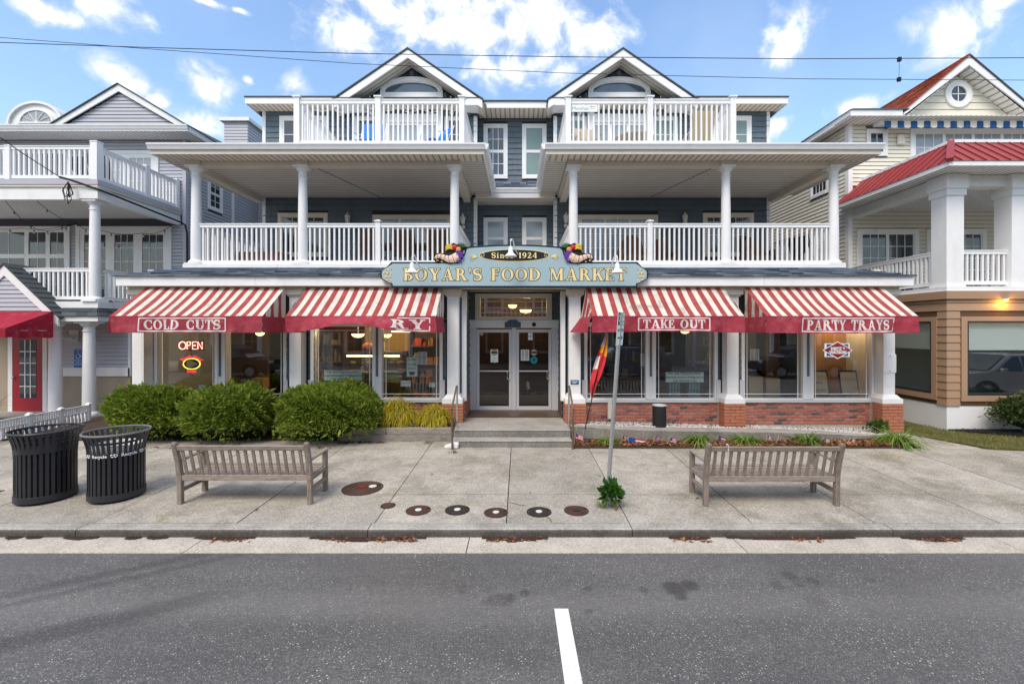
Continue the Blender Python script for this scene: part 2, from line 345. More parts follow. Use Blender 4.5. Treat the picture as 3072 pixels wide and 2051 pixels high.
M['step'] = concrete('step_concrete', (.36, .34, .31), (.46, .435, .40), .45, (.14, .13, .11), .6)
M['joint'] = mat('joint_dirt', (.035, .03, .022), .95, .4, 20)
M['soil'] = mat('soil', (.06, .04, .025), .95, .5, 18, bump=.8, bscale=40)
M['mulch'] = mat('mulch', (.018, .016, .016), .95, .5, 25, bump=1, bscale=45)
M['lawn'] = mat('lawn_soil', (.09, .085, .03), .95, .4, 14, bump=.6, bscale=40)
def brickm():
    t = NT('brick'); r = t.rnd()
    c = t.ramp(r, [(0, (.46, .15, .10)), (.28, (.54, .20, .14)), (.50, (.42, .13, .10)), (.66, (.50, .18, .13)), (.80, (.12, .085, .09)), (.91, (.24, .11, .09))], True)
    c = t.mix(t.rng(t.noise(30, 5, .7), .4, .75, 0, .45), c, (.15, .08, .07))
    return t.fin(c, .85, t.noise(70, 4, .7), .7, .006)
M['brick'] = brickm()
M['brick_o'] = mat('orange_brick', (.45, .165, .095), .8, .15, 9, dirt=.6, dirtcol=(.24, .15, .015), bump=.6, bscale=70, rndvar=.2)
M['mortar'] = mat('mortar', (.50, .42, .35), .9, .15, 30, bump=.4)
def woodm(name, a, b, stretch):
    t = NT(name); g = t.noise(26, 6, .7, stretch=stretch)
    c = t.mix(t.rng(g, .3, .7), a, b); c = t.mix(t.rng(t.noise(2.3, 6, .7), .5, .8, 0, .5), c, (.11, .075, .05)); c = t.mix(t.math('MULTIPLY', t.rnd(), .3), c, k3(a, .8))
    return t.fin(c, .8, g, .45, .004, .25)
M['teak'] = woodm('weathered_teak', (.20, .16, .13), (.40, .35, .31), (.25, 3, 3))
M['teak_v'] = woodm('weathered_teak_post', (.17, .13, .10), (.38, .32, .28), (3, 3, .25))
M['timber'] = woodm('old_timber', (.16, .14, .12), (.40, .37, .33), (.3, 2, 3))
def leafm(name, a, b, tr=.25, rough=.55):
    t = NT(name); i_ = t.isl(); c = t.mix(i_, a, b); c = t.mix(t.rng(t.noise(2.4, 5, .7), .35, .7, 0, .75), c, k3(a, .75)); c = t.mix(t.rng(i_, .955, .96, 0, .7, False), c, (.22, .13, .05))
    t.fin(c, rough, spec=.3); d = t.n('ShaderNodeBsdfTranslucent'); t.l(c, d.inputs['Color']); mxs = t.n('ShaderNodeMixShader'); mxs.inputs[0].default_value = tr
    t.l(t.b.outputs[0], mxs.inputs[1]); t.l(d.outputs[0], mxs.inputs[2]); t.l(mxs.outputs[0], t.out.inputs[0]); return t.m
M['yew'] = leafm('yew_leaf', (.11, .20, .018), (.42, .50, .075), .38)
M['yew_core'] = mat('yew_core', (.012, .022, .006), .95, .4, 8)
M['gold_leaf'] = leafm('golden_thread', (.36, .30, .02), (.66, .55, .04))
M['lily'] = leafm('daylily_leaf', (.09, .19, .03), (.34, .46, .09), .35)
M['weed'] = leafm('weed_leaf', (.03, .12, .015), (.09, .24, .03))
M['azalea'] = leafm('azalea_leaf', (.03, .06, .015), (.14, .18, .05))
M['bark'] = mat('bark', (.09, .065, .045), .9, .3, 20)
M['grass'] = leafm('grass_blade', (.15, .17, .03), (.34, .33, .10))
M['reed'] = leafm('dry_reed', (.18, .11, .07), (.40, .26, .17))
M['litter'] = leafm('dead_leaf', (.12, .035, .015), (.50, .24, .10), .1, .8)
M['debris'] = mat('wet_debris', (.045, .022, .014), .9, .5, 30, bump=.8)
M['gravel'] = mat('white_gravel', (.60, .59, .57), .8, .25, 25)
# ---------------------------------------------------------------- lettering
def rct(x0, y0, x1, y1): return [(x0,y0),(x1,y0),(x1,y1),(x0,y1)]
def ring(cx, cy, rx, ry, ix, iy, a0, a1, n=12, ox=0):
    out = []
    for i in range(n):
        a, b = R(a0+(a1-a0)*i/n), R(a0+(a1-a0)*(i+1)/n)
        out.append([(cx+ox+ix*math.cos(a), cy+iy*math.sin(a)), (cx+rx*math.cos(a), cy+ry*math.sin(a)), (cx+rx*math.cos(b), cy+ry*math.sin(b)), (cx+ox+ix*math.cos(b), cy+iy*math.sin(b))])
    return out
def strokep(pts, ws):
    out = []; P = [Vector(p) for p in pts]; L = []
    for i, p in enumerate(P):
        d = (P[min(i+1, len(P)-1)]-P[max(i-1, 0)]).normalized(); nrm = Vector((-d.y, d.x))*ws[i]/2; L.append((p+nrm, p-nrm))
    for a, b in zip(L, L[1:]): out.append([tuple(a[1]), tuple(b[1]), tuple(b[0]), tuple(a[0])])
    return out
GT, Gt, Gs = .20, .07, .055
def stem(x, w=GT, y0=0, y1=1, top=True, bot=True):
    o = [rct(x, y0, x+w, y1)]
    if bot: o.append(rct(x-.07, y0, x+w+.07, y0+Gs))
    if top: o.append(rct(x-.07, y1-Gs, x+w+.07, y1))
    return o
def spath(h=1.0, w=.62):
    pts = []; 
    for i in range(9): a = R(35+i*(235-0)/8); pts.append((w*.5+w*.40*math.cos(a), .735+.225*math.sin(a)))
    for i in range(9): a = R(90-i*235/8); pts.append((w*.5+w*.43*math.cos(a), .285+.245*math.sin(a)))
    pts = pts[:8]+pts[10:]
    n = len(pts); ws = [Gt+.13*math.sin(math.pi*i/(n-1))**1.5 for i in range(n)]
    return pts, ws
def glyph(c):
    T, t, s = GT, Gt, Gs
    if c == 'A': return .92, [[(.08,0),(.08+t,0),(.49,1),(.42,1)], [(.60,0),(.84,0),(.54,1),(.40,1)], rct(.22,.28,.68,.28+t), rct(0,0,.26,s), rct(.53,0,.92,s)]
    if c == 'B': return .74, stem(.07)+ring(.27,.755,.36,.245,.19,.175,-90,90)+ring(.27,.275,.43,.275,.24,.20,-90,90)+[rct(.2,.93,.3,1), rct(.2,0,.3,.075), rct(.2,.47,.3,.55)]
    if c == 'C': return .80, ring(.43,.5,.43,.5,.24,.43,48,312,16)+[rct(.68,.66,.74,.96), rct(.68,.05,.74,.33)]
    if c == 'D': return .88, stem(.07)+ring(.28,.5,.57,.5,.37,.43,-90,90,14)+[rct(.2,.93,.3,1), rct(.2,0,.3,.07)]
    if c in 'EF':
        o = stem(.07)+[rct(.2,.93,.60,1), rct(.56,.74,.62,1), rct(.2,.49,.46,.56), rct(.44,.41,.49,.64)]
        if c == 'E': o += [rct(.2,0,.62,.07), rct(.60,0,.66,.27)]
        return (.70 if c == 'E' else .66), o
    if c == 'I': return .36, stem(.08)
    if c == 'K': return .84, stem(.07)+[[(.24,.42),(.31,.36),(.74,1),(.65,1)], [(.36,.55),(.50,.66),(.84,0),(.60,0)], rct(.55,1-s,.84,1), rct(.54,0,.88,s)]
    if c == 'L': return .68, stem(.07)+[rct(.2,0,.62,.07), rct(.58,0,.65,.3)]
    if c == 'M': return 1.08, [rct(.10,0,.10+t,1), rct(.02,0,.26,s), rct(.0,1-s,.2,1), [(.06,1),(.28,1),(.60,.02),(.48,.02)], [(.48,.02),(.56,.02),(.90,1),(.80,1)], rct(.78,0,.98,1), rct(.70,0,1.06,s), rct(.8,1-s,1.06,1)]
    if c == 'N': return .92, [rct(.10,0,.10+t,1), rct(.02,0,.26,s), [(.04,1),(.27,1),(.84,0),(.70,0)], rct(.75,0,.75+t,1), rct(.67,1-s,.92,1)]
    if c == 'O': return .92, ring(.46,.5,.46,.5,.26,.43,0,360,24)
    if c == 'P': return .72, stem(.07)+ring(.27,.725,.40,.275,.21,.20,-90,90)+[rct(.2,.93,.3,1), rct(.2,.45,.3,.525)]
    if c == 'R': return .86, stem(.07)+ring(.27,.735,.38,.265,.19,.19,-90,90)+[rct(.2,.925,.3,1), rct(.2,.47,.4,.545), [(.36,.50),(.55,.52),(.86,0),(.62,0)], rct(.6,0,.92,s)]
    if c == 'S': p, w = spath(); return .66, strokep(p, w)+[rct(.53,.70,.58,.97), rct(.05,.03,.10,.31)]
    if c == 'T': return .80, stem(.30, top=False)+[rct(.03,.93,.77,1), rct(.0,.70,.06,1), rct(.74,.70,.80,1)]
    if c == 'U': return .88, [rct(.10,.36,.30,1), rct(.02,1-s,.38,1), rct(.70,.36,.77,1), rct(.60,1-s,.88,1)]+ring(.435,.37,.335,.37,.135,.29,180,360,12)
    if c == 'Y': return .88, [rct(.35,0,.55,.48), rct(.25,0,.65,s), [(.35,.46),(.55,.46),(.30,1),(.06,1)], [(.46,.46),(.55,.42),(.80,1),(.71,1)], rct(.0,1-s,.38,1), rct(.62,1-s,.88,1)]
    if c == 'H': return .92, stem(.07)+stem(.65)+[rct(.2,.47,.7,.54)]
    if c == 'G': return .86, glyph('C')[1]+[rct(.60,.05,.78,.42), rct(.52,.40,.86,.46)]
    if c == "'": return .22, [[(.08,.62),(.12,.62),(.17,1),(.03,1)]]
    if c == 'i': return .36, stem(.09, .16, 0, .66, bot=True, top=False)+[rct(.02,.61,.2,.66)]+ring(.17,.86,.1,.1,0,0,0,360,10)
    if c == 'n': return .74, stem(.09, .16, 0, .66, top=False)+[rct(.02,.61,.2,.66)]+ring(.36,.42,.26,.25,.10,.17,0,180,10)+[rct(.46,0,.62,.42), rct(.39,0,.69,s)]
    if c == 'c': return .58, ring(.31,.33,.31,.34,.15,.28,45,315,14)
    if c == 'e': return .62, ring(.31,.33,.31,.34,.15,.28,0,315,14)+[rct(.1,.32,.6,.38)]
    if c == '1': return .46, stem(.16, top=False)+[[(.03,.8),(.2,.86),(.3,1),(.2,1)]]
    if c == '9': return .68, ring(.33,.67,.32,.33,.14,.25,0,360,18)+strokep([(.57,.65),(.56,.4),(.46,.16),(.28,.05),(.10,.09)], [.16,.16,.13,.09,.07])
    if c == '2': return .68, strokep([(.08,.72),(.16,.9),(.34,.96),(.50,.86),(.50,.68),(.36,.42),(.10,.08)], [.08,.08,.1,.15,.17,.14,.1])+[rct(.06,0,.62,.11), rct(.58,0,.64,.26)]
    if c == '4': return .70, stem(.40, .17, 0, 1, top=False)+[rct(.0,.25,.68,.33), [(.0,.27),(.08,.27),(.5,1),(.42,1)]]
    return .45, []
def offs(poly, e):
    n = len(poly); P = [Vector(p) for p in poly]; ar = sum(P[i].x*P[(i+1) % n].y-P[(i+1) % n].x*P[i].y for i in range(n))
    if ar < 0: P.reverse()
    out = []
    for i in range(n):
        a, b, c = P[i-1], P[i], P[(i+1) % n]; d1 = (b-a); d2 = (c-b)
        if d1.length < 1e-6: d1 = d2
        if d2.length < 1e-6: d2 = d1
        d1 = d1.normalized(); d2 = d2.normalized(); n1 = Vector((d1.y, -d1.x)); n2 = Vector((d2.y, -d2.x)); k = n1+n2
        k = k/max(k.length_squared, .8)*2*.5*2 if k.length > .3 else n1
        k = (n1+n2)/max(1+n1.dot(n2), .35); out.append(tuple(b+k*e))
    return out
def serif(text, gap=.12, e=0):
    x = 0; out = []
    for c in text:
        w, ps = glyph(c)
        out += [[(x+p[0], p[1]) for p in (offs(q, e) if e else q)] for q in ps]; x += w+gap
    return x-gap, out
def letters(mb, text, h, mapf, gap=.12, e=0, align=.5, width=None, dep=.0):
    """letters laid on a surface: mapf(x, z, lift) gives the point; every stroke at its own hair's lift"""
    w, _ = serif(text, gap); sx = (width/w if width else h); x = 0; out = []
    for ch in text:
        gw, ps = glyph(ch); m_ = MB()
        for i, p in enumerate(ps):
            if e: p = offs(p, e)
            q = [mapf((x+a-w*align)*sx, b*h, dep+.0005+.0002*(i % 7)) for a, b in p]; n = len(q)
            ar = sum(p[j][0]*p[(j+1) % n][1]-p[(j+1) % n][0]*p[j][1] for j in range(n))
            m_.add(q, [tuple(range(n)) if ar > 0 else tuple(range(n))[::-1]])
        x += gw+gap; out.append(m_)
    if mb is not None: [mb.add(m_.v, m_.f) for m_ in out]
    return [m_ for m_ in out if m_.v]
def sans(mb, text, size, mapf, align='CENTER', bold=0, dep=.001):
    cu = bpy.data.curves.new('t', 'FONT'); cu.body = text; cu.size = size; cu.align_x = align; cu.offset = bold; cu.resolution_u = 2
    o = bpy.data.objects.new('t', cu); COL.objects.link(o); dg = bpy.context.evaluated_depsgraph_get(); me = bpy.data.meshes.new_from_object(o.evaluated_get(dg))
    mb.add([mapf(v.co.x, v.co.y, dep) for v in me.vertices], [tuple(p.vertices) for p in me.polygons])
    bpy.data.objects.remove(o); bpy.data.curves.remove(cu); bpy.data.meshes.remove(me)
def flat(x, y, z): return lambda a, b, c: (x+a, y-c, z+b)      # print on a face looking to -Y
# ---------------------------------------------------------------- ground, road, kerb, sidewalk
YK = 5.66; ZK = .10; SL = .0195
def zs(Y): return ZK+SL*(Y-YK)
g = MB(); g.box(-900, 900, -900, 1500, -.4, -.06); struct('ground', g, mat('far_ground', (.10, .10, .08), .95, .3, .3))
rd = MB(); nx = 30
Yr = [-14, -6, -2.0, 0, 1, 2, 3, 4, 4.6, 5.25]
for i, a in enumerate(Yr[:-1]):
    b = Yr[i+1]; za, zb = .012*(5.25-max(a, 0))*.9, .012*(5.25-max(b, 0))*.9
    rd.add([(-60, a, za), (60, a, za), (60, b, zb), (-60, b, zb)], [(0, 1, 2, 3)])
struct('road', rd, M['asphalt'])
gp = bpy.data.objects.new('gutter', None); COL.objects.link(gp); gp['kind'] = 'structure'
gx = [-60, -18, -13.4, wx(575, 5.4), wx(1402, 5.4), wx(2225, 5.4), wx(3040, 5.4), 13, 20, 60]
for a, b in zip(gx, gx[1:]):
    MB().hexa([(a+.006,5.25,-.2),(b-.006,5.25,-.2),(b-.006,YK,-.2),(a+.006,YK,-.2),(a+.006,5.25,.006),(b-.006,5.25,.006),(b-.006,YK,.0),(a+.006,YK,.0)]).build('gutter_slab', M['gutterc'], gp)
MB().box(-60, 60, 5.255, YK, -.25, -.006).build('joint_filler', M['joint'], gp)
kp = bpy.data.objects.new('kerb', None); COL.objects.link(kp); kp['kind'] = 'structure'
kx = [-60, -16, -9.5, wx(236, 5.7), wx(1106, 5.7), wx(1895, 5.7), wx(2672, 5.7), 8, 13.5, 60]
for a, b in zip(kx, kx[1:]):
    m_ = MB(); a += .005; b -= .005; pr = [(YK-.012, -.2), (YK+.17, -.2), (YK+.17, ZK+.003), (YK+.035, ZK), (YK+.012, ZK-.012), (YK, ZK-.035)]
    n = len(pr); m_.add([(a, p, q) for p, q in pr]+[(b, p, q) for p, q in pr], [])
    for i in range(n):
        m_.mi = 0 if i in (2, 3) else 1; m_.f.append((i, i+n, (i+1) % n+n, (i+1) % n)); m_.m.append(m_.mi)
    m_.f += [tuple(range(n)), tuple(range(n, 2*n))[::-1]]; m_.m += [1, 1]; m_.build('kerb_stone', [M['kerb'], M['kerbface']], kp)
sw = bpy.data.objects.new('sidewalk', None); COL.objects.link(sw); sw['kind'] = 'structure'
MB().hexa([(-60,YK+.17,-.3),(60,YK+.17,-.3),(60,11.5,-.3),(-60,11.5,-.3),(-60,YK+.17,ZK-.016),(60,YK+.17,ZK-.016),(60,11.5,zs(11.5)-.03),(-60,11.5,zs(11.5)-.03)]).build('joint_bed', M['joint'], sw)
sx = [-22,-20,-18,-16,-14.3,-12.7,-11,-9.2,-7.4,-5.57,-3.69,-1.893,-.169,1.439,3.043,4.653,6.276,7.9,9.55,11.2,12.9,14.6,16.3,18,20,22]
sy = [YK+.172, 6.80, 9.21, 9.84]
for a, b in zip(sx, sx[1:]):
    for j, (c, d) in enumerate(zip(sy, sy[1:])):
        if a < -14 and j == 2: continue
        gg = .007; t_ = random.uniform(-.003, .003)
        MB().hexa([(a+gg,c+gg,-.2),(b-gg,c+gg,-.2),(b-gg,d-gg,-.2),(a+gg,d-gg,-.2),(a+gg,c+gg,zs(c)+t_),(b-gg,c+gg,zs(c)+t_),(b-gg,d-gg,zs(d)+t_),(a+gg,d-gg,zs(d)+t_)]).build('paving_slab', M['slab'], sw)
def crack(pts):
    m_ = MB()
    for (a, b) in zip(pts, pts[1:]): m_.bar((a[0], a[1], zs(a[1])+.0035), (b[0], b[1], zs(b[1])+.0035), .006, .003)
    m_.build('crack', M['joint'], sw)
crack([(wx(1636,6.05),6.05),(wx(1650,5.95),5.95),(wx(1655,5.86),5.86)]); crack([(wx(1527,6.5),6.5),(wx(1560,6.4),6.4),(wx(1580,6.38),6.38)])
# centre line dash on the road
mk = MB(); ya, yb = HC*F/(1829-PY), 1.6
def road_z(Y): return .012*(5.25-max(Y, 0))*.9+.004
X0a, X1a = wx(1669, ya), wx(1711, ya)
mk.add([(X0a-.02, ya, road_z(ya)), (X1a-.02, ya, road_z(ya)), (X1a+.0, yb, road_z(yb)), (X0a+.0, yb, road_z(yb))], [(3, 2, 1, 0)])
t_ = NT('road_paint'); struct('lane_marking', mk, t_.fin(t_.mix(t_.rng(t_.math('ADD', t_.math('MULTIPLY', t_.noise(70, 4, .75), .6), t_.math('MULTIPLY', t_.noise(6, 4, .7), .4)), .53, .66, 0, .6), (.74, .74, .735), (.22, .215, .21)), .6, t_.noise(90, 3), .3, .003))
# covers in the pavement
M['iron'] = mat('rusty_iron', (.085, .045, .035), .6, .35, 10, bump=.6, bscale=120, metal=.3)
M['iron2'] = mat('dark_iron', (.045, .035, .032), .55, .35, 10, bump=.6, bscale=120, metal=.3)
def cover(px, py, r, name, label, hub=None, big=False, im='iron'):
    Y = (HC-zs(6.4))*F/(py-PY); Y = (HC-zs(Y))*F/(py-PY); X = wx(px, Y); z = zs(Y)
    th = thing(name, label, 'cover', (X, Y, z), 'covers set into the pavement')
    rm = MB(); rm.lathe([(r, -.02), (r, .006), (r-.018, .008), (r-.024, .003), (r-.024, -.01)], X, Y, z, 28); rm.build('rim', M[im], th, smooth=True)
    lid = MB()
    pr = [(r-.028, -.01), (r-.028, .005)]
    if big:
        q = r-.05
        while q > .06: pr += [(q, .005), (q-.004, .009), (q-.018, .009), (q-.022, .005)]; q -= .045
    else: pr += [(r*.72, .005), (r*.70, .008), (r*.52, .008), (r*.5, .005)]
    pr += [(.03, .006)]
    lid.lathe(pr, X, Y, z, 28); lid.build('lid', M[im], th, smooth=True)
    if hub:
        h = MB(); hx, hy = (X+.14, Y+.06) if big else (X, Y); h.lathe([(r*.26 if not big else .06, .0), (r*.26 if not big else .06, .013), (.005, .015)], hx, hy, z, 18); h.build('disc', M[hub], th)
    kn = MB(); kn.box(X+r*.62, X+r*.8, Y+r*.3, Y+r*.42, z+.003, z+.014); kn.build('lift_hole', M['blackm'], th)
    return th, X, Y, z
M['disc'] = mat('reader_disc', (.62, .66, .64), .4, .05)
th, X, Y, z = cover(1088, 1463, .315, 'manhole_cover', 'large rusty manhole cover with concentric rings beside the left wooden bench', 'disc', True)
mk = MB()
for k in range(9): a = random.uniform(0, 6.3); mk.bar((X-.02, Y+.02, z+.0125), (X-.02+.07*math.cos(a), Y+.02+.05*math.sin(a), z+.0125), .018, .002)
mk.build('paint_mark', M['red'], th)
cover(1164, 1516, .105, 'valve_cover', 'smallest plain rusty cover on the joint between two slabs')
cover(1255, 1530, .172, 'meter_cover', 'rusty round meter cover with white disc, leftmost of the row', 'disc', im='iron')
cover(1372, 1529, .172, 'meter_cover', 'darkest meter cover with white disc, second of the row', 'disc', im='iron2')
cover(1488, 1537, .166, 'meter_cover', 'meter cover with pale disc touching the slab joint below the steps', 'disc', im='iron')
cover(1617, 1535, .172, 'meter_cover', 'meter cover with white disc above the crack in the pavement', 'disc', im='iron2')
cover(1729, 1531, .172, 'meter_cover', 'meter cover with dark iron centre nearest the parking sign post', 'iron2', im='iron')
# blue-ish survey dabs on the kerb are left to the concrete; leaf debris along the kerb
def scatter_leaves(name, parent, boxes, n, size, zf, mat_, curl=.35, kind='stuff'):
    V = []; Fq = []
    for (x0, x1, y0, y1, w) in boxes:
        for _ in range(int(n*w)):
            x = rng.uniform(x0, x1); y = y0+(y1-y0)*rng.beta(1.3, 2.2); s = size*rng.uniform(.5, 1.3); a = rng.uniform(0, 6.28); c, d = math.cos(a), math.sin(a)
            z = zf(x, y)+rng.uniform(.004, .004+.025*min(1, w)); tx, ty = rng.uniform(-curl, curl, 2); b = len(V)
            pts = [(-1, 0), (-.2, .55), (1, 0), (-.2, -.55)]
            for (u, v) in pts:
                V.append((x+(u*c-v*d)*s, y+(u*d+v*c)*s, z+(u*tx+abs(v)*.5+v*ty)*s))
            Fq.append((b, b+1, b+2, b+3))
    return npmesh(name, V, Fq, mat_, parent, kind)
lit = bpy.data.objects.new('gutter_leaves', None)
db = MB()
for (a, b, w) in [(15,60,.05),(75,120,.03),(190,290,.06),(375,420,.05),(440,500,.05),(585,760,.07),(935,1270,.09),(1450,1640,.10),(2010,2130,.06),(2190,2560,.05),(2710,2890,.09)]:
    n = 10
    for k in range(n):
        x = wx(a+(b-a)*(k+.5)/n, 5.62); hw = (b-a)/F*5.62/n*.75; q = math.sin(math.pi*(k+.5)/n)**.6*w*random.uniform(.7, 1.2)
        db.add([(x-hw, YK-.002, .003), (x+hw, YK-.002, .003), (x+hw, YK-.03-q, .006), (x-hw, YK-.03-q, .005), (x, YK-.006-q*.4, .022)], [(0, 4, 1), (1, 4, 2), (2, 4, 3), (3, 4, 0)])
tag(db.build('kerb_debris', M['debris'], kind='stuff'), 'dark rotted leaf debris lying along the kerb in the gutter', 'debris')
tag(scatter_leaves('fallen_leaves', None, [(wx(a, 5.6), wx(b, 5.6), 5.52, 5.65, w) for a, b, w in [(940,1270,.5),(1180,1260,.7),(1460,1640,.6),(640,760,.25),(2015,2130,.4),(2380,2480,.3),(2760,2870,.5)]]+[(-4, 4, 5.95, 9.1, .25), (-9, 9, 5.3, 9.5, .12)], 60, .028,
    lambda x, y: (zs(y) if y > YK else 0)+.002, M['litter']), 'scattered brown and orange fallen leaves on pavement and gutter', 'leaves')
# ---------------------------------------------------------------- building helpers (local u along the wall, d into it, z up)
def window(par, T, u0, u1, z0, z1, cols=2, rows=2, trim=.1, pane='pane', split=None, hung=False, tm='white', name='window', sash=.045, mw=.018, deep=.045):
    w = MB(T)
    for b in ((u0-trim, u0, z0-trim, z1+trim), (u1, u1+trim, z0-trim, z1+trim)): w.box(b[0], b[1], -deep, 0, b[2], b[3])
    w.box(u0, u1, -deep-.003, 0, z1, z1+trim); w.box(u0, u1, -deep-.012, 0, z0-trim, z0)
    cells = []; us = [u0]+list(split or [])+[u1]
    for a, b in zip(us, us[1:]): cells += [(a, b, z0, (z0+z1)/2), (a, b, (z0+z1)/2, z1)] if hung else [(a, b, z0, z1)]
    for i, (a, b, c, d) in enumerate(cells):
        k = -.028 if not hung or i % 2 == 0 else -.034
        w.box(a, a+sash, k, 0, c, d); w.box(b-sash, b, k, 0, c, d); w.box(a+sash, b-sash, k-.002, 0, d-sash, d); w.box(a+sash, b-sash, k-.002, 0, c, c+sash)
    f = w.build(name, M[tm], par)
    for (a, b, c, d) in cells:
        a += sash; b -= sash; c += sash; d -= sash
        MB(T).box(a, b, -.010, -.002, c, d).build('pane', M[pane], f)
        if cols*rows > 1:
            m_ = MB(T)
            for i in range(1, cols): x = a+(b-a)*i/cols; m_.box(x-mw/2, x+mw/2, -.020, -.009, c, d)
            for i in range(1, rows): z = c+(d-c)*i/rows; m_.box(a, b, -.018, -.0095, z-mw/2, z+mw/2)
            m_.build('muntin', M[tm], f)
    return f
def cut(iv, ops, z0, z1):
    for (a, b, c, d) in ops:
        if d <= z0+.01 or c >= z1-.01: continue
        out = []
        for (p, q, p2, q2) in iv:
            if b <= p or a >= q: out.append((p, q, p2, q2)); continue
            if a > p+.01: out.append((p, a, p2, a))
            if b < q-.01: out.append((b, q, b, q2))
        iv = out
    return iv
def siding(par, T, span, z0, z1, course, mat_, ops=(), th=.024, name='siding_board'):
    z = z0
    while z < z1-.01:
        zt = min(z+course, z1); a, b = span(z), span(zt-.001)
        if a and b and b[1]-b[0] > -.2:
            for (p, q, p2, q2) in cut([(a[0], a[1], b[0], b[1])], ops, z, zt):
                MB(T).hexa([(p, -th, z), (q, -th, z), (q, .004, z), (p, .004, z), (p2, -.005, zt-.013), (max(q2, p2), -.005, zt-.013), (max(q2, p2), .004, zt-.013), (p2, .004, zt-.013)]).build(name, mat_, par)
        z = zt
def shakes(par, T, span, z0, z1, course, ops=(), single=None):
    z = z0; stuff = MB(T); k = 0
    while z < z1-.02:
        zt = min(z+course, z1); a, b = span(z), span(zt-.001)
        if a and b:
            for (p, q, p2, q2) in cut([(a[0], a[1], b[0], b[1])], ops, z, zt):
                u = p; p_, q_ = max(p, p2), min(q, q2); u = p_
                while u < q_-.005:
                    v = min(u+random.uniform(.13, .27), q_)
                    if q_-v < .06: v = q_
                    th = .026+random.uniform(0, .010); dz = random.uniform(-.004, .004)
                    h = [(u+.002, -th, z+dz), (v-.002, -th, z+dz), (v-.002, .004, z+dz), (u+.002, .004, z+dz), (u+.003, -.006, zt-.006), (v-.003, -.006, zt-.006), (v-.003, .004, zt-.006), (u+.003, .004, zt-.006)]
                    if single and single((u+v)/2, z): MB(T).hexa(h).build('shingle', M['shake'], par)
                    else: stuff.hexa(h)
                    u = v
        z = zt
    if stuff.v: stuff.build('shingle_wall', M['shake'], par, kind='stuff')
BAL = {}
def railing(par, a, b, zb, zt, sp=.1215, bw=.04, top=.10, bot=.09, mat_='white', skip=False):
    a, b = Vector(a), Vector(b); L = (b-a).length; d = (b-a).normalized()
    r = MB(); A0, B0 = a.copy(), b.copy()
    def at(p, z): return (p.x, p.y, z)
    r.bar(at(a, zt-top/2), at(b, zt-top/2), .07, top); r.bar(at(a, zt-.012), at(b, zt-.012), .10, .024)
    r.bar(at(a, zb+bot/2), at(b, zb+bot/2), .06, bot); o = r.build('railing', M[mat_], par)
    n = max(1, int(L/sp)); off = (L-(n-1)*L/n)/2
    key = (round(zt-zb, 3), bw, mat_, round(d.x, 2))
    if key not in BAL:
        m_ = MB(); nn = Vector((-d.y, d.x, 0))*bw/2; dd = d*bw/2
        m_.hexa([(-dd-nn), (dd-nn), (dd+nn), (-dd+nn)]+[(-dd-nn)+Vector((0,0,zt-zb-top-bot)), (dd-nn)+Vector((0,0,zt-zb-top-bot)), (dd+nn)+Vector((0,0,zt-zb-top-bot)), (-dd+nn)+Vector((0,0,zt-zb-top-bot))])
        me = m_.mesh('baluster'); me.materials.append(M[mat_]); BAL[key] = me
    for i in range(n):
        p = a+d*(off+i*L/n+random.uniform(-.004, .004)); inst('baluster', BAL[key], o, Matrix.Translation((p.x, p.y, zb+bot)))
    return o
def post(par, x, y, z0, z1, w=.12, cap=.17, mat_='white'):
    m_ = MB(); m_.box(x-w/2, x+w/2, y-w/2, y+w/2, z0, z1-.03); c = cap/2
    m_.box(x-c, x+c, y-c, y+c, z1-.03, z1); m_.hexa([(x-c+.01,y-c+.01,z1),(x+c-.01,y-c+.01,z1),(x+c-.01,y+c-.01,z1),(x-c+.01,y+c-.01,z1),(x-.02,y-.02,z1+.03),(x+.02,y-.02,z1+.03),(x+.02,y+.02,z1+.03),(x-.02,y+.02,z1+.03)])
    return m_.build('post', M[mat_], par)
def rcolumn(par, x, y, z0, z1, r=.115, mat_='white'):
    m_ = MB(); h = z1-z0
    m_.lathe([(r*1.0, .13), (r*1.02, .2), (r*1.0, h*.35), (r*.86, h-.30), (r*.85, h-.27), (r*.98, h-.265), (r*.98, h-.235), (r*.85, h-.23), (r*.86, h-.12)], x, y, z0, 20)
    c = m_.build('column', M[mat_], par, smooth=True)
    b = MB(); b.lathe([(r*1.45, .05), (r*1.5, .075), (r*1.42, .10), (r*1.2, .115), (r*1.12, .135)], x, y, z0, 20); q = r*1.55; b.box(x-q, x+q, y-q, y+q, z0, z0+.05); b.build('column_base', M[mat_], c, smooth=True)
    k = MB(); k.lathe([(r*.86, h-.14), (r*1.2, h-.10), (r*1.35, h-.07), (r*1.35, h-.05)], x, y, z0, 20); q = r*1.5; k.box(x-q, x+q, y-q, y+q, z1-.05, z1); k.build('capital', M[mat_], c, smooth=True)
    return c
def gutterx(par, x0, x1, y, zt, mat_='white', name='rain_gutter', flip=False, axis='x'):
    pr = [(.0, -.13), (-.07, -.13), (-.085, -.09), (-.10, -.06), (-.12, -.03), (-.12, 0), (-.105, 0), (-.105, -.02), (0, -.02)]
    m_ = MB()
    if axis == 'x': m_.prism([(y+p, zt+q) for p, q in pr], x0, x1, 'x')
    else: m_.prism([(y+(p if not flip else -p), zt+q) for p, q in pr], x0, x1, 'y')
    return m_.build(name, M[mat_], par)
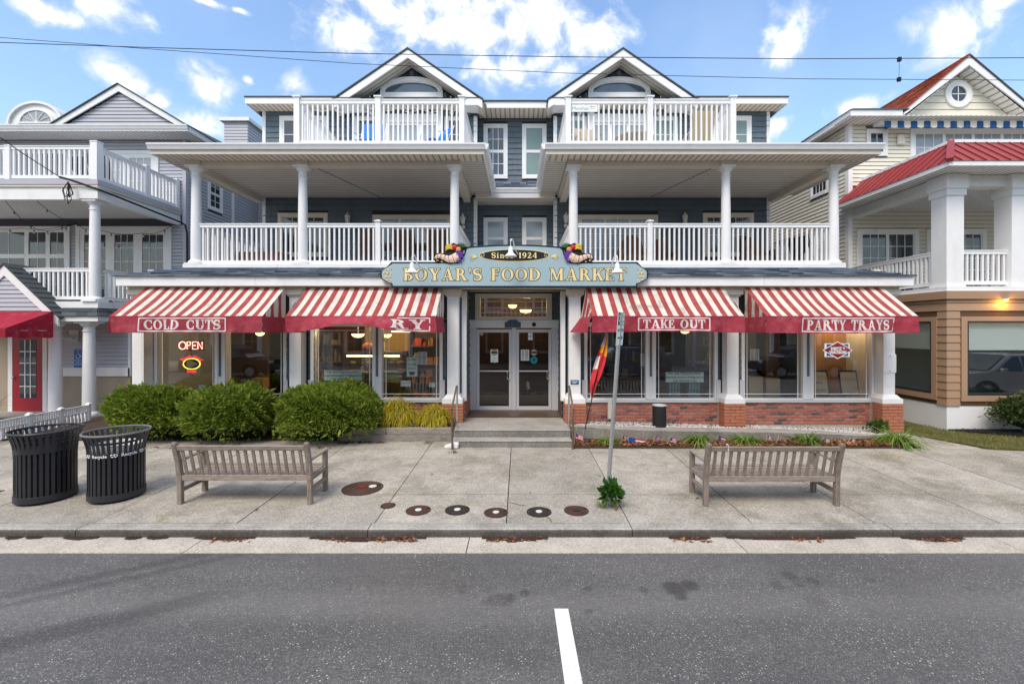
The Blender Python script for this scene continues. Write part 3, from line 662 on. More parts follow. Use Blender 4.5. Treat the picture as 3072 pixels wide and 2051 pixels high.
def lantern(par, x, y, z, s=1.0, mat_='white', flush=False):
    m_ = MB(); m_.lathe([(.055*s, 0), (.055*s, .02*s)], 0, 0, 0, 12); m_.T = Matrix.Translation((x, y, z)) @ Matrix.Rotation(R(90), 4, 'X'); m_.v = []; m_.f = []; m_.m = []
    m_.lathe([(.055*s, 0), (.055*s, .02*s), (.02*s, .04*s)], 0, 0, 0, 12); m_.T = None
    m_.tube([(x, y-.02*s, z), (x, y-.09*s, z-.05*s), (x, y-.12*s, z+.0*s), (x, y-.12*s, z+.05*s)], .010*s, 6)
    cx, cy = x, y-.12*s
    m_.lathe([(.02*s, .05*s), (.05*s, .06*s), (.055*s, .075*s)], cx, cy, z, 8); m_.lathe([(.085*s, .235*s), (.07*s, .265*s), (.035*s, .30*s), (.02*s, .325*s), (.012*s, .36*s)], cx, cy, z, 8)
    for k in range(6):
        a = k*math.pi/3; m_.bar((cx+.05*s*math.cos(a), cy+.05*s*math.sin(a), z+.07*s), (cx+.075*s*math.cos(a), cy+.075*s*math.sin(a), z+.24*s), .008*s, .008*s)
    o = m_.build('wall_lantern', M[mat_], par, smooth=True); MB().lathe([(.045*s, .075*s), (.068*s, .235*s)], cx, cy, z, 6).build('lantern_glass', M['lampglass'], o); return o
def shingle_slope(m_, a, b, c, d, rows, tab, th=.014):
    """tabs laid on the slope a-b (eave) to d-c (top)"""
    a, b, c, d = map(Vector, (a, b, c, d)); n = (b-a).cross(d-a).normalized()
    for r in range(rows):
        t0, t1 = r/rows, (r+1)/rows; p0, q0, p1, q1 = a.lerp(d, t0), b.lerp(c, t0), a.lerp(d, t1), b.lerp(c, t1)
        L = (q0-p0).length; u = -random.uniform(0, tab); k = max(1, int(L/tab)+2); pos = []
        while u < L: v = u+tab*random.uniform(.7, 1.3); pos.append((max(u, 0)/L, min(v, L)/L)); u = v
        for (s, e) in pos:
            if e-s < 1e-3: continue
            h = n*(th*random.uniform(.7, 1.5)); g_ = .003/L; lo = random.uniform(-.02, .02)
            P0, Q0, P1, Q1 = p0.lerp(q0, s+g_).lerp(p1.lerp(q1, s), lo), p0.lerp(q0, e-g_).lerp(p1.lerp(q1, e), lo), p1.lerp(q1, s+g_), p1.lerp(q1, e-g_)
            m_.hexa([P0, Q0, Q1, P1, P0+h, Q0+h, Q1+n*.003, P1+n*.003])
# ---------------------------------------------------------------- the food market
CXB = -.12
mkt = thing('market_building', 'blue shingled three storey market building with white double porches and twin gables', 'building', (CXB, 12, .3))
YW, YPF, YD = 10.8, 10.35, 11.85      # window wall, pier fronts, entrance doors
EX0, EX1 = -1.33, 1.05                # entrance recess
XL, XR = -9.12, 8.86
ZL = .468
def part(name, m_, **k): return m_.build(name, k.pop('mat'), mkt, **k)
# ground floor shell
b = MB()
for (a, c) in ((XL, -8.80), (-5.60, -5.03), (-1.86, EX0), (EX1, 1.56), (4.77, 5.35), (8.56, XR)): b.box(a, c, YW, YW+.16, .3, 2.80)
b.box(XL, EX0, YW, YW+.16, 2.80, 3.62); b.box(EX1, XR, YW, YW+.16, 2.80, 3.62)
part('front_wall', b, mat=M['shake_b'])
part('side_wall', MB().box(XL, XL+.15, YW+.16, 24, 0, 4.1), mat=M['lav']); part('side_wall', MB().box(XR-.15, XR, YW+.16, 24, 0, 4.1), mat=M['cream'])
part('rear_wall', MB().box(XL+.15, XR-.15, 19.6, 19.8, 0, 4.1), mat=M['cream_trim'])
part('shop_floor', MB().box(XL+.15, XR-.15, YW+.16, 19.6, .2, .5), mat=mat('shop_floor', (.09, .06, .04), .4, .3, 1.2))
part('shop_ceiling', MB().box(XL+.15, XR-.15, YW+.16, 19.6, 3.64, 3.72), mat=mat('shop_ceiling', (.22, .18, .14), .8, .1))
# storefront windows
BAYS = [(-8.72, -7.33, -7.08, -5.68), (-4.951, -3.538, -3.312, -1.92), (1.636, 3.044, 3.286, 4.697), (5.424, 6.824, 7.08, 8.48)]
for (a, b_, c, d) in BAYS:
    for (p, q) in ((a, b_), (c, d)):
        w = MB(); f_ = .075; z0, z1 = .975, 2.70
        for (u, v) in ((p-f_, p), (q, q+f_)): w.box(u, v, YW-.06, YW+.14, z0-.02, z1+f_)
        w.box(p, q, YW-.063, YW+.14, z1, z1+f_); w.box(p, q, YW-.063, YW+.14, z0-.03, z0); w.box(p-f_-.02, q+f_+.02, YW-.075, YW+.0, z1+f_, z1+f_+.03)
        fr = w.build('shop_window', M['white'], mkt)
        MB().box(p, q, YW+.03, YW+.036, z0, z1).build('pane', M['glass'], fr)
        m_ = MB()
        for u in (p+.085, q-.085): m_.box(u-.008, u+.008, YW+.005, YW+.024, z0, z1)
        for z in (z0+.095, z1-.095): m_.box(p, q, YW+.008, YW+.026, z-.008, z+.008)
        m_.build('muntin', M['white'], fr)
    mm = MB(); mm.box(b_+.075, c-.075, YW-.05, YW+.13, .95, 2.78); mo = mm.build('mullion', M['white2'], mkt); MB().box((b_+c)/2-.028, (b_+c)/2+.028, YW-.058, YW-.05, 1.5, 2.76).build('mullion_strip', M['shake'], mo)
    part('window_sill', MB().box(a-.13, d+.13, YW-.11, YW+.02, .885, .945), mat=M['grey_alu'])
    part('base_backing', MB().box(a-.3, d+.3, YW-.005, YW+.15, .2, .885), mat=M['mortar'])
for (u, v) in ((-8.81, 1), (-5.61, -1), (-5.02, 1), (-1.84, -1), (1.55, 1), (4.78, -1), (5.34, 1), (8.57, -1)):      # grey corner guards at the foot of the jambs
    part('corner_guard', MB().box(u-.05, u+.05, YW-.09, YW-.06, .95, 1.42), mat=M['grey_alu'])
    shakes(mkt, TR(0, YW-.0), lambda z: (u-.075-.0, u+.075), .95, 2.8, .175, ())
# brick under the right-hand windows: every brick a part; left-hand runs behind the shrubs stay joined
BL, BH = .20, .066
bmesh_ = []
for k in range(4):
    m_ = MB(); j = lambda: random.uniform(-.004, .004); L = BL-.012
    m_.hexa([(j(), j()-.004, j()), (L+j(), j()-.004, j()), (L, .03, 0), (0, .03, 0), (j(), j()-.004, BH-.012+j()), (L+j(), j()-.004, BH-.012+j()), (L, .03, BH-.012), (0, .03, BH-.012)])
    me = m_.mesh('brick'); me.materials.append(M['brick']); bmesh_.append(me)
bw = MB().box(1.34, 5.0, YW-.045, YW-.006, .2, .884).build('brick_base', M['mortar'], mkt); bw2 = MB().box(5.0, 8.9, YW-.045, YW-.006, .2, .884).build('brick_base', M['mortar'], mkt)
for par_, x0, x1 in ((bw, 1.56, 4.80), (bw2, 5.33, 8.62)):
    r = 0; z = .352
    while z < .87:
        x = x0-(BL/2 if r % 2 else 0)
        while x < x1:
            inst('brick', random.choice(bmesh_), par_, Matrix.Translation((x, YW-.055, z))); x += BL
        z += BH+.008; r += 1
lb = MB()
for x0, x1 in ((-8.85, -5.6), (-5.05, -1.75)):
    r = 0; z = .28
    while z < .87:
        x = x0-(BL/2 if r % 2 else 0)
        while x < x1: q = random.uniform(0, .006); lb.box(x, x+BL-.012, YW-.045-q, YW, z, z+BH-.012); x += BL
        z += BH+.008; r += 1
lb.build('brick_run', M['brick'], mkt, kind='stuff')
# piers with white square columns
PIERS = [-8.93, -5.25, -1.555, 1.30, 5.0, 8.66]
for i, x in enumerate(PIERS):
    hw = .255; zb = .25; zt = .90
    p = MB().box(x-hw+.02, x+hw-.02, YPF+.02, YW, zb-.15, zt).build('brick_pier', M['mortar'], mkt)
    r = 0; z = zb
    while z < zt-.03:
        h = .07
        for k in range(2 if r % 2 == 0 else 3):
            e = [(-hw, 0), (0, hw)] if r % 2 == 0 else [(-hw, -hw*.45), (-hw*.45, hw*.45), (hw*.45, hw)]
            a, c = e[k]; q = random.uniform(0, .012)
            MB().box(x+a+.006, x+c-.006, YPF-q, YPF+.1, z+.004, z+h-.006).build('pier_brick', M['brick_o'], p)
        for s in (-1, 1):
            sx0 = x+s*hw; MB().box(min(sx0, sx0-s*.09), max(sx0, sx0-s*.09), YPF+.104, YPF+.28, z+.004, z+h-.006).build('pier_brick', M['brick_o'], p)
        z += h+.004; r += 1
    c = MB(); s = .135; cy = YPF+.24
    c.box(x-s, x+s, cy-s, cy+s, 1.10, 3.40); c.box(x-s+.035, x+s-.035, cy-s-.006, cy-s, 1.3, 3.30)
    co = c.build('square_column', M['white2'], mkt, bevel=.006)
    pl = MB(); pl.box(x-.24, x+.24, YPF+.0, YW-.01, .905, 1.02); pl.hexa([(x-.22,YPF+.02,1.02),(x+.22,YPF+.02,1.02),(x+.22,YW-.02,1.02),(x-.22,YW-.02,1.02),(x-.155,cy-s-.02,1.11),(x+.155,cy-s-.02,1.11),(x+.155,cy+s+.02,1.11),(x-.155,cy+s+.02,1.11)])
    pl.build('column_base', M['white2'], co, bevel=.006)
    cp = MB(); cp.box(x-.165, x+.165, cy-.165, cy+.165, 3.40, 3.44); cp.box(x-.21, x+.21, cy-.21, cy+.21, 3.44, 3.555); cp.build('capital', M['cream_trim'], co)
# frieze, soffit, fascia, pent roof
EYF, EZ = 10.2, 3.86; ELX, ERX = -9.22, 9.0; DLX, DRX, DY, DZ = -8.33, 8.08, 11.1, 4.16
part('frieze_beam', MB().box(XL, XR, 10.42, 10.80, 3.557, 3.62), mat=M['cream_trim'])
part('soffit', MB().box(ELX+.03, ERX-.03, EYF+.03, YD+.3, 3.622, 3.636), mat=M['cream_trim'])
fx = [ELX, -6.02, -1.9, 1.5, 5.6, ERX]
for a, c in zip(fx, fx[1:]): part('fascia_board', MB().box(a+.003, c-.003, EYF, EYF+.03, 3.627, 3.845), mat=M['white'])
part('fascia_board', MB().box(ELX, ELX+.03, EYF+.03, 16, 3.627, 3.845), mat=M['white']); part('fascia_board', MB().box(ERX-.03, ERX, EYF+.03, 16, 3.627, 3.845), mat=M['white'])
pr = MB(); pr.hexa([(ELX,EYF,3.846),(ERX,EYF,3.846),(ERX,16,3.846),(ELX,16,3.846),(DLX,DY+.02,DZ-.01),(DRX,DY+.02,DZ-.01),(DRX,16,DZ-.01),(DLX,16,DZ-.01)]); prf = part('pent_roof', pr, mat=M['roof_dark'])
sh = MB(); e = .04
shingle_slope(sh, (ELX-e, EYF-.05, 3.838), (ERX+e, EYF-.05, 3.838), (DRX, DY+.03, DZ+.0), (DLX, DY+.03, DZ+.0), 5, .30, .032)
shingle_slope(sh, (ELX-e, 16, 3.838), (ELX-e, EYF-.05, 3.838), (DLX, DY+.03, DZ), (DLX, 16, DZ), 6, .26)
shingle_slope(sh, (ERX+e, EYF-.05, 3.838), (ERX+e, 16, 3.838), (DRX, 16, DZ), (DRX, DY+.03, DZ), 6, .26)
sh.build('roof_shingles', M['roof_blue'], prf, kind='stuff')
# second-floor deck, columns, railings
YC = 11.25; ZD = 4.235
part('deck_floor', MB().box(DLX, DRX, DY, 14.0, 4.14, ZD), mat=M['white2'])
for a, c in ((DLX-.02, -6.0), (-6.0, -1.0), (-1.0, 1.5), (1.5, 5.6), (5.6, DRX+.02)): part('deck_edge_board', MB().box(a+.004, c-.004, DY-.03, DY, 4.162, 4.25), mat=M['white'])
CXS = [-8.135, -5.45, -1.63, 1.36, 5.20, 7.91]
for x in CXS: rcolumn(mkt, x, YC, ZD, 6.72, .118)
for a, c in ((-8.02, -5.57), (-5.33, -3.61), (-3.49, -1.75), (1.48, 3.22), (3.34, 5.08), (5.32, 7.79)): railing(mkt, (a, YC, 0), (c, YC, 0), 4.27, 5.29)
post(mkt, -3.55, YC, ZD, 5.36); post(mkt, 3.28, YC, ZD, 5.36)
for x in (-8.135, -1.56, 1.29, 7.91): railing(mkt, (x, 11.40, 0), (x, 13.95, 0), 4.27, 5.29)
# porch roofs
PZ = 6.83
for (x0, x1, xi) in ((-8.82, -.84, 1), (.63, 8.64, -1)):
    part('porch_roof', MB().box(x0+.02, x1-.02, 10.70, 14.0, 6.86, 7.04), mat=M['white2'])
    part('porch_soffit', MB().box(x0+.02, x1-.02, 10.70, 11.16, 6.832, 6.858), mat=M['soff_x'])
    part('porch_soffit', MB().box(x0+.02, x0+.55, 11.162, 14.0, 6.832, 6.858), mat=M['soff_y']); part('porch_soffit', MB().box(x1-.65, x1-.02, 11.162, 14.0, 6.832, 6.858), mat=M['soff_y'])
    part('porch_ceiling', MB().box(x0+.56, x1-.66, 11.34, 14.0, 6.755, 6.858), mat=M['soff_y'])
    part('eave_trim', MB().box(x0, x1, 10.665, 10.70, 6.815, 6.915), mat=M['cream_trim'])
    gutterx(mkt, x0-.02, x1+.02, 10.685, 7.045)
    xg = x1 if xi == 1 else x0
    g_ = MB(); s = xi; pr_ = [(.0, -.13), (.07*s, -.13), (.085*s, -.09), (.10*s, -.06), (.11*s, -.03), (.11*s, 0), (.0, 0)]; g_.prism([(xg+p, 7.045+q) for p, q in pr_], 10.62, 13.7, 'y'); g_.build('rain_gutter', M['white'], mkt)
    part('eave_trim', MB().box(min(xg, xg-.03*s), max(xg, xg-.03*s), 10.70, 13.8, 6.78, 6.915), mat=M['white2'])
    xo = x0 if xi == 1 else x1; part('eave_trim', MB().box(min(xo, xo+.03*s), max(xo, xo+.03*s), 10.70, 14, 6.815, 7.05), mat=M['white2'])
    cl = [c for c in CXS if x0 < c < x1]; part('frieze_beam', MB().box(cl[0]-.11, cl[-1]+.11, 11.165, 11.335, 6.705, 6.83), mat=M['cream_trim'])
    for c in cl: part('column_block', MB().box(c-.165, c+.165, 11.10, 11.40, 6.72, 6.834), mat=M['cream_trim'])
    for c in (cl[0], cl[-1]): part('side_beam', MB().box(c-.10, c+.10, 11.34, 13.99, 6.60, 6.83), mat=M['cream_trim'])
    xa = (cl[0]+cl[-1])/2; m_ = MB(); m_.bar((xa-.3*s, 11.4, 6.752), (xa+.55*s, 13.95, 6.752), .02, .006); m_.build('ceiling_seam', M['blackm'], mkt)
part('porch_roof', MB().hexa([(-.84,13.72,6.86),(.63,13.72,6.86),(.63,14.5,6.86),(-.84,14.5,6.86),(-.84,13.72,6.93),(.63,13.72,6.93),(.63,14.5,7.44),(-.84,14.5,7.44)]), mat=M['roof_dark'])
sh = MB(); shingle_slope(sh, (-.84, 13.70, 6.93), (.63, 13.70, 6.93), (.63, 14.5, 7.45), (-.84, 14.5, 7.45), 5, .26); part('roof_shingles', sh, mat=M['roof_blue'], kind='stuff')
part('porch_soffit', MB().box(-1.35, 1.1, 13.71, 14.5, 6.66, 6.84), mat=M['soff_y']); gutterx(mkt, -.84, .63, 13.74, 6.95)
part('eave_trim', MB().box(-.84, .63, 13.69, 13.71, 6.66, 6.83), mat=M['grey_alu'])
# upper storeys
BX0, BX1, RX0, RX1 = -8.02, 7.82, -1.34, 1.09; YU, YR_ = 14.0, 14.5
part('upper_wall', MB().box(BX0, RX0, YU, 23, 4.1, 9.45), mat=M['shake_b']); part('upper_wall', MB().box(RX1, BX1, YU, 23, 4.1, 9.45), mat=M['shake_b']); part('upper_wall', MB().box(RX0, RX1, YR_, 23, 4.1, 9.6), mat=M['shake_b'])
T0 = TR(0, YU); T1 = TR(0, YR_)
ops2 = [(-7.55,-5.99,4.9,6.3),(-4.6,-2.13,4.2,6.25),(1.81,4.34,4.2,6.25),(5.74,7.33,4.9,6.3)]
shakes(mkt, T0, lambda z: (BX0, RX0), 4.25, 6.76, .175, ops2); shakes(mkt, T0, lambda z: (RX1, BX1), 4.25, 6.76, .175, ops2)
OPC2 = [(-1.16,-.38,4.9,6.25),(.09,.88,4.9,6.25)]
shakes(mkt, T1, lambda z: (RX0, RX1), 4.4, 6.66, .175, OPC2)
OPC3 = [(-1.16,-.38,7.51,9.28),(.09,.88,7.51,9.28)]
shakes(mkt, T1, lambda z: (RX0, RX1), 7.45, 9.45, .175, OPC3, single=lambda u, z: True)
SW = [(-7.5,-6.0),(-5.2,-4.36),(-2.35,-1.6)]; SWR = [(2*CXB-b, 2*CXB-a) for a, b in SW]
ops3 = [(a, c, 7.0, 9.3) for a, c in SW+SWR]+[(-4.33,-2.40,7.0,9.45), (2*CXB+2.40, 2*CXB+4.33, 7.0, 9.45)]
ops3[2] = (-2.35, -1.6, 7.0, 9.3)
shakes(mkt, T0, lambda z: (BX0, RX0), 7.05, 9.45, .175, ops3, single=lambda u, z: u < -4.4); shakes(mkt, T0, lambda z: (RX1, BX1), 7.05, 9.45, .175, ops3, single=lambda u, z: u > 4.2)
for x0, x1, y in ((BX0-.02, BX0+.08, YU), (RX0-.09, RX0+.02, YU), (RX1-.02, RX1+.09, YU), (BX1-.08, BX1+.02, YU)):
    part('corner_board', MB().box(x0, x1, y-.03, y+.1, 4.24, 6.75), mat=M['white2']); part('corner_board', MB().box(x0, x1, y-.03, y+.1, 7.05, 9.45), mat=M['white'])
window(mkt, T0, -7.45, -6.09, 5.0, 6.17, 2, 1, .1, tm='cream_trim', split=[-6.77]); window(mkt, T0, 5.84, 7.23, 5.0, 6.17, 3, 2, .1, tm='cream_trim', split=[6.53])
window(mkt, T0, -4.49, -2.24, 4.25, 6.11, 1, 2, .1, pane='curtain', tm='cream_trim', split=[-3.74, -2.99], name='sliding_door'); window(mkt, T0, 1.915, 4.236, 4.25, 6.11, 2, 4, .1, pane='curtain', tm='cream_trim', split=[2.69, 3.46], name='sliding_door')
for (a, c, d, e) in OPC2: window(mkt, T1, a+.09, c-.09, d+.09, e-.09, 1, 1, .09, pane='curtain', hung=True)
window(mkt, T1, -1.07, -.47, 7.6, 9.19, 3, 2, .09, hung=True); window(mkt, T1, .18, .79, 7.6, 9.19, 1, 1, .09, pane='blind', hung=True)
for i, (a, c) in enumerate(SW+SWR): window(mkt, T0, a+.1, c-.1, 7.3, 9.2, 2, 2, .1, pane='blind' if i >= 3 else 'pane', hung=True)
# roof: eaves, main slope, gables
RY = 13.49; rz0, rz1 = 9.456, 9.635; RL, RRx = -8.285, 8.115
for a, c in ((RL, -1.15), (.92, RRx)): part('main_roof', MB().hexa([(a,RY,9.63),(c,RY,9.63),(c,23.5,9.63),(a,23.5,9.63),(a,19,11.0),(c,19,11.0),(c,19.2,11.0),(a,19.2,11.0)]), mat=M['roof_dark'])
part('roof_edge', MB().box(RL-.02, -5.4, RY-.03, RY+.1, 9.634, 9.665), mat=M['roof_dark']); part('roof_edge', MB().box(5.2, RRx+.02, RY-.03, RY+.1, 9.634, 9.665), mat=M['roof_dark'])
for a, c in ((RL, -5.3), (5.1, RRx)): part('fascia_board', MB().box(a, c, RY, RY+.03, rz0-.01, rz1), mat=M['white'])
for a in (RL, RRx-.03): part('fascia_board', MB().box(a, a+.03, RY+.03, 23, rz0-.01, rz1), mat=M['white'])
part('eave_soffit', MB().box(RL+.03, -1.0, RY+.03, YU, rz0, rz0+.02), mat=M['soff_x']); part('eave_soffit', MB().box(.85, RRx-.03, RY+.03, YU, rz0, rz0+.02), mat=M['soff_x'])
part('fascia_board', MB().box(-1.12, .90, 13.80, 13.83, 9.47, 9.66), mat=M['white']); part('roof_edge', MB().box(-1.2, .95, 13.76, 13.9, 9.662, 9.695), mat=M['roof_dark']); part('eave_soffit', MB().box(-1.32, 1.08, 13.83, 14.5, 9.475, 9.49), mat=M['soff_x'])
part('roof_deck', MB().box(-1.2, .95, 13.90, 19, 9.495, 9.66), mat=M['roof_dark'])
GY = 13.40
for gx_ in (-3.35, 2*CXB+3.35-.0):
    sgn = -1 if gx_ < CXB else 1        # outer side
    hw, za, sl_ = 2.24, 11.05, .69; zf = za-sl_*hw
    for s in (-1, 1):
        X = lambda t: gx_+s*t
        # rake fascia
        m_ = MB(); P = [(X(0), za-.02), (X(hw), zf-.02), (X(hw), zf-.24), (X(0), za-.27)]
        if s == 1: P = P[::-1]
        m_.prism(P, GY, GY+.035, 'y'); part('rake_board', m_, mat=M['white'])
        # roof slab with ragged shingle edge
        m_ = MB(); m_.prism([(X(0), za+.03), (X(hw+.04), zf+.03-.0), (X(hw+.04), zf-.018), (X(0), za-.018)][::(1 if s == -1 else -1)], GY-.03, 18.5, 'y'); part('gable_roof', m_, mat=M['roof_dark'])
        # rake soffit
        m_ = MB(); m_.prism([(X(0), za-.272), (X(hw), zf-.245), (X(hw), zf-.225), (X(0), za-.25)][::(1 if s == -1 else -1)], GY+.036, 13.95, 'y'); part('rake_soffit', m_, mat=M['soff_y'])
        # cornice return
        a, c = (X(hw-.82), X(hw)); a, c = min(a, c), max(a, c)
        part('cornice_return', MB().box(a, c, GY+.005, YU, 9.36, zf+.06), mat=M['white'])
        sh2 = MB(); sh2.prism([(X(hw-.84), zf+.065), (X(hw-.0), zf+.065), (X(hw-.0), zf+.08), (X(hw-.84), zf+.08)], GY-.02, 13.9, 'y'); part('return_cap', sh2, mat=M['roof_dark'])
    gw = MB(); gw.prism([(gx_-2.1, 9.3), (gx_+2.1, 9.3), (gx_, 9.3+2.1*sl_-.02)], 13.92, 14.2, 'y'); part('gable_wall', gw, mat=M['shake_b'])
    shakes(mkt, TR(0, 13.92), lambda z: (gx_-(10.74-z)/sl_, gx_+(10.74-z)/sl_) if z < 10.74 else None, 9.3, 10.70, .175, [(gx_-.98, gx_+.98, 7, 10.2), (gx_-.75, gx_+.75, 7, 10.45)])
    # arched window over french doors
    aw = MB(); aw.T = TR(gx_, 13.92)
    for q in ring(0, 10.015, .97, .46, .82, .275, 0, 180, 20): aw.prism([q[1], q[0], q[3], q[2]], -.06, 0, 'y')
    for q in ring(0, 10.015, .90, .385, .85, .315, 0, 180, 20): aw.prism([q[1], q[0], q[3], q[2]], -.08, -.06, 'y')
    aw.box(-.97, -.82, -.06, 0, 7.05, 10.015); aw.box(.82, .97, -.06, 0, 7.05, 10.015); aw.box(-.82, .82, -.062, 0, 9.79, 9.985); aw.box(-.82, .82, -.075, 0, 9.83, 9.86)
    aw.box(-.82, .82, -.055, 0, 9.06, 9.32); aw.box(-.82, .82, -.05, 0, 9.72, 9.79)
    awo = aw.build('arched_window', M['white'], mkt)
    pn = MB(TR(gx_, 13.92))
    for q in ring(0, 9.985, .82, .305, .0, .0, 0, 180, 20): pn.add([(p[0], -.012, p[1]) for p in q[1:3]]+[(0, -.012, 9.985)], [(0, 1, 2)])
    pn.f = [f[::-1] for f in pn.f]; pn.build('pane', M['pane_b'], awo)
    MB(TR(gx_, 13.92)).box(-.82, .82, -.02, -.01, 9.32, 9.72).build('pane', M['pane_b'], awo)
    window(mkt, TR(gx_, 13.92), -.80, .80, 7.1, 9.02, 1, 1, .02, pane='curtain', split=[-.27, .27], name='french_door')
    for dx in (-1.28, 1.28): lantern(mkt, gx_+dx*.97, 13.90, 9.35, 1.25)
for px, py in ((1048, 668), (1390, 672), (1697, 668), (2050, 668)): lantern(mkt, wx(px, 14), 13.98, wz(py, 14)-.1, 1.1, 'cream_trim')
# third-floor balconies
YB = 11.1; ZB = 7.06
for xs in ((-5.51, -3.50, -1.425), (1.21, 3.24, 5.29)):
    part('balcony_floor', MB().box(xs[0]-.1, xs[2]+.1, YB-.1, 13.95, 7.042, ZB), mat=M['white2'])
    for x in xs: post(mkt, x, YB, ZB, 8.40, .135, .19)
    railing(mkt, (xs[0]+.07, YB, 0), (xs[1]-.07, YB, 0), 7.17, 8.33, .1195, .04, .11, .13); railing(mkt, (xs[1]+.07, YB, 0), (xs[2]-.07, YB, 0), 7.17, 8.33, .1195, .04, .11, .13)
    for x in (xs[0], xs[2]): railing(mkt, (x, YB+.1, 0), (x, 13.9, 0), 7.17, 8.33, .1195, .04, .11, .13); 
# ---------------------------------------------------------------- entrance
part('entrance_wall', MB().box(EX0-.15, EX0, YW+.16, YD, .3, 3.62), mat=M['shake_b']); part('entrance_wall', MB().box(EX1, EX1+.15, YW+.16, YD, .3, 3.62), mat=M['shake_b'])
shakes(mkt, TR(EX0, YW+.02, 0, ROTL), lambda z: (0, YD-YW), .95, 3.6, .175); shakes(mkt, TR(EX1, YD, 0, ROTR), lambda z: (0, YD-YW), .95, 3.6, .175)
for s, x in ((1, EX0), (-1, EX1)):
    q = MB(); r = 0; z = .30
    while z < .92:
        for k in range(4): q.box(min(x, x+s*.03), max(x, x+s*.03), YW+.02+k*.26+(r % 2)*.1, YW+.26+k*.26+(r % 2)*.1, z, z+.062)
        z += .074; r += 1
    q.build('brick_run', M['brick'], mkt, kind='stuff')
    part('entrance_post', MB().box(x-.05 if s > 0 else x-.06, x+.06 if s > 0 else x+.05, YW-.10, YW+.02, .92, 3.555), mat=M['white2'])
part('entrance_beam', MB().box(-1.75, 1.5, YPF+.08, YPF+.40, 3.557, 3.63), mat=M['cream_trim'])
dw = MB(); dw.box(EX0, -1.17, YD, YD+.12, ZL, 3.62); dw.box(.86, EX1, YD, YD+.12, ZL, 3.62); dw.box(-1.17, .86, YD, YD+.12, 3.575, 3.62); part('entrance_back_wall', dw, mat=M['shake_b'])
shakes(mkt, TR(0, YD), lambda z: (EX0, -1.17), 2.9, 3.6, .175); shakes(mkt, TR(0, YD), lambda z: (.86, EX1), 2.9, 3.6, .175)
tr = MB(); tr.box(-1.17, -1.03, YD-.05, YD+.1, 2.89, 3.575); tr.box(.72, .86, YD-.05, YD+.1, 2.89, 3.575); tr.box(-1.03, .72, YD-.052, YD+.1, 3.46, 3.575); tr.box(-1.03, .72, YD-.052, YD+.1, 2.89, 2.97)
tro = part('transom_window', tr, mat=M['cream_trim']); MB().box(-1.03, .72, YD+.03, YD+.035, 2.97, 3.46).build('pane', M['glass'], tro)
m_ = MB(); [m_.box(u-.01, u+.01, YD, YD+.025, 2.97, 3.46) for u in (-.92, .61)]; [m_.box(-1.03, .72, YD+.003, YD+.027, z-.01, z+.01) for z in (3.07, 3.37)]; m_.build('muntin', M['cream_trim'], tro)
part('door_header', MB().box(EX0+.01, EX1-.01, YD-.07, YD+.1, 2.67, 2.885), mat=M['white2'], bevel=.006)
part('header_panel', MB().prism([(-.385, 2.68), (.04, 2.68), (.04, 2.82), (-.02, 2.835), (-.07, 2.88), (-.27, 2.88), (-.32, 2.835), (-.385, 2.82)], YD-.09, YD-.07, 'y'), mat=mat('slate_plaque', (.06, .10, .14), .6, .2, 12))
m_ = MB(); m_.T = Matrix.Translation((.385, YD-.075, 2.76)) @ Matrix.Rotation(R(90), 4, 'X'); m_.lathe([(.055, 0), (.05, .02), (.03, .035)], 0, 0, 0, 14); part('door_sensor', m_, mat=M['blackm'])
for x0, x1 in ((-1.34, -1.14), (.856, 1.04)): part('door_jamb', MB().box(x0, x1, YD-.04, YD+.1, ZL, 2.67), mat=M['grey_alu'])
part('door_mullion', MB().box(-.195, -.09, YD-.03, YD+.1, ZL, 2.67), mat=M['grey_alu'])
for (a, b_, nm) in ((-1.135, -.20, 'L'), (-.085, .85, 'R')):
    d = MB(); st_ = .075; z0, z1 = ZL+.012, 2.63
    d.box(a, a+st_, YD, YD+.045, z0, z1); d.box(b_-st_, b_, YD, YD+.045, z0, z1); d.box(a+st_, b_-st_, YD-.002, YD+.045, z1-.08, z1); d.box(a+st_, b_-st_, YD-.002, YD+.045, z0, z0+.115)
    do = d.build('glass_door', M['grey_alu'], mkt, bevel=.004); MB().box(a+st_, b_-st_, YD+.02, YD+.026, z0+.115, z1-.08).build('pane', M['door_glass'], do)
    h = MB(); h.box(a+st_-.01, b_-.02, YD-.03, YD-.012, 1.515, 1.545); hx = b_-.10; h.tube([(hx+.06, YD, 1.54), (hx, YD-.06, 1.54), (hx-.02, YD-.07, 1.50), (hx-.02, YD-.07, 1.36), (hx, YD-.06, 1.31), (hx+.06, YD, 1.31)], .012, 8); h.build('push_bar', M['grey_alu'], do, smooth=True)
# steps, landing
ent = bpy.data.objects.new('entrance_steps', None); COL.objects.link(ent); ent.location = (CXB, 9.5, .17); tag(ent, 'grey concrete entrance steps and landing with rough aggregate risers below the glass doors', 'steps')
sx0, sx1 = -1.42, 1.10
M['riser'] = concrete('step_riser', (.19, .18, .165), (.30, .285, .26), .5, (.09, .085, .075), .8)
for nm_, y0_, y1_, zt_ in (('landing', 9.62, YD+.14, ZL), ('step', 9.30, 9.615, .315)):
    m_ = MB().box(sx0, sx1, y0_+.012, y1_, .1, zt_-.025); m_.m = [1]*6; m_.box(sx0, sx1, y0_, y1_, zt_-.0245, zt_); m_.build(nm_, [M['step'], M['riser']], ent, bevel=.006)
MB().box(EX0-.06, sx0-.0, 10.2, YW, .1, ZL-.01).build('landing_side', M['step'], ent)
MB().box(-1.14, .86, YD-.10, YD-.0, ZL, ZL+.012).build('door_sill', M['grey_alu'], ent)
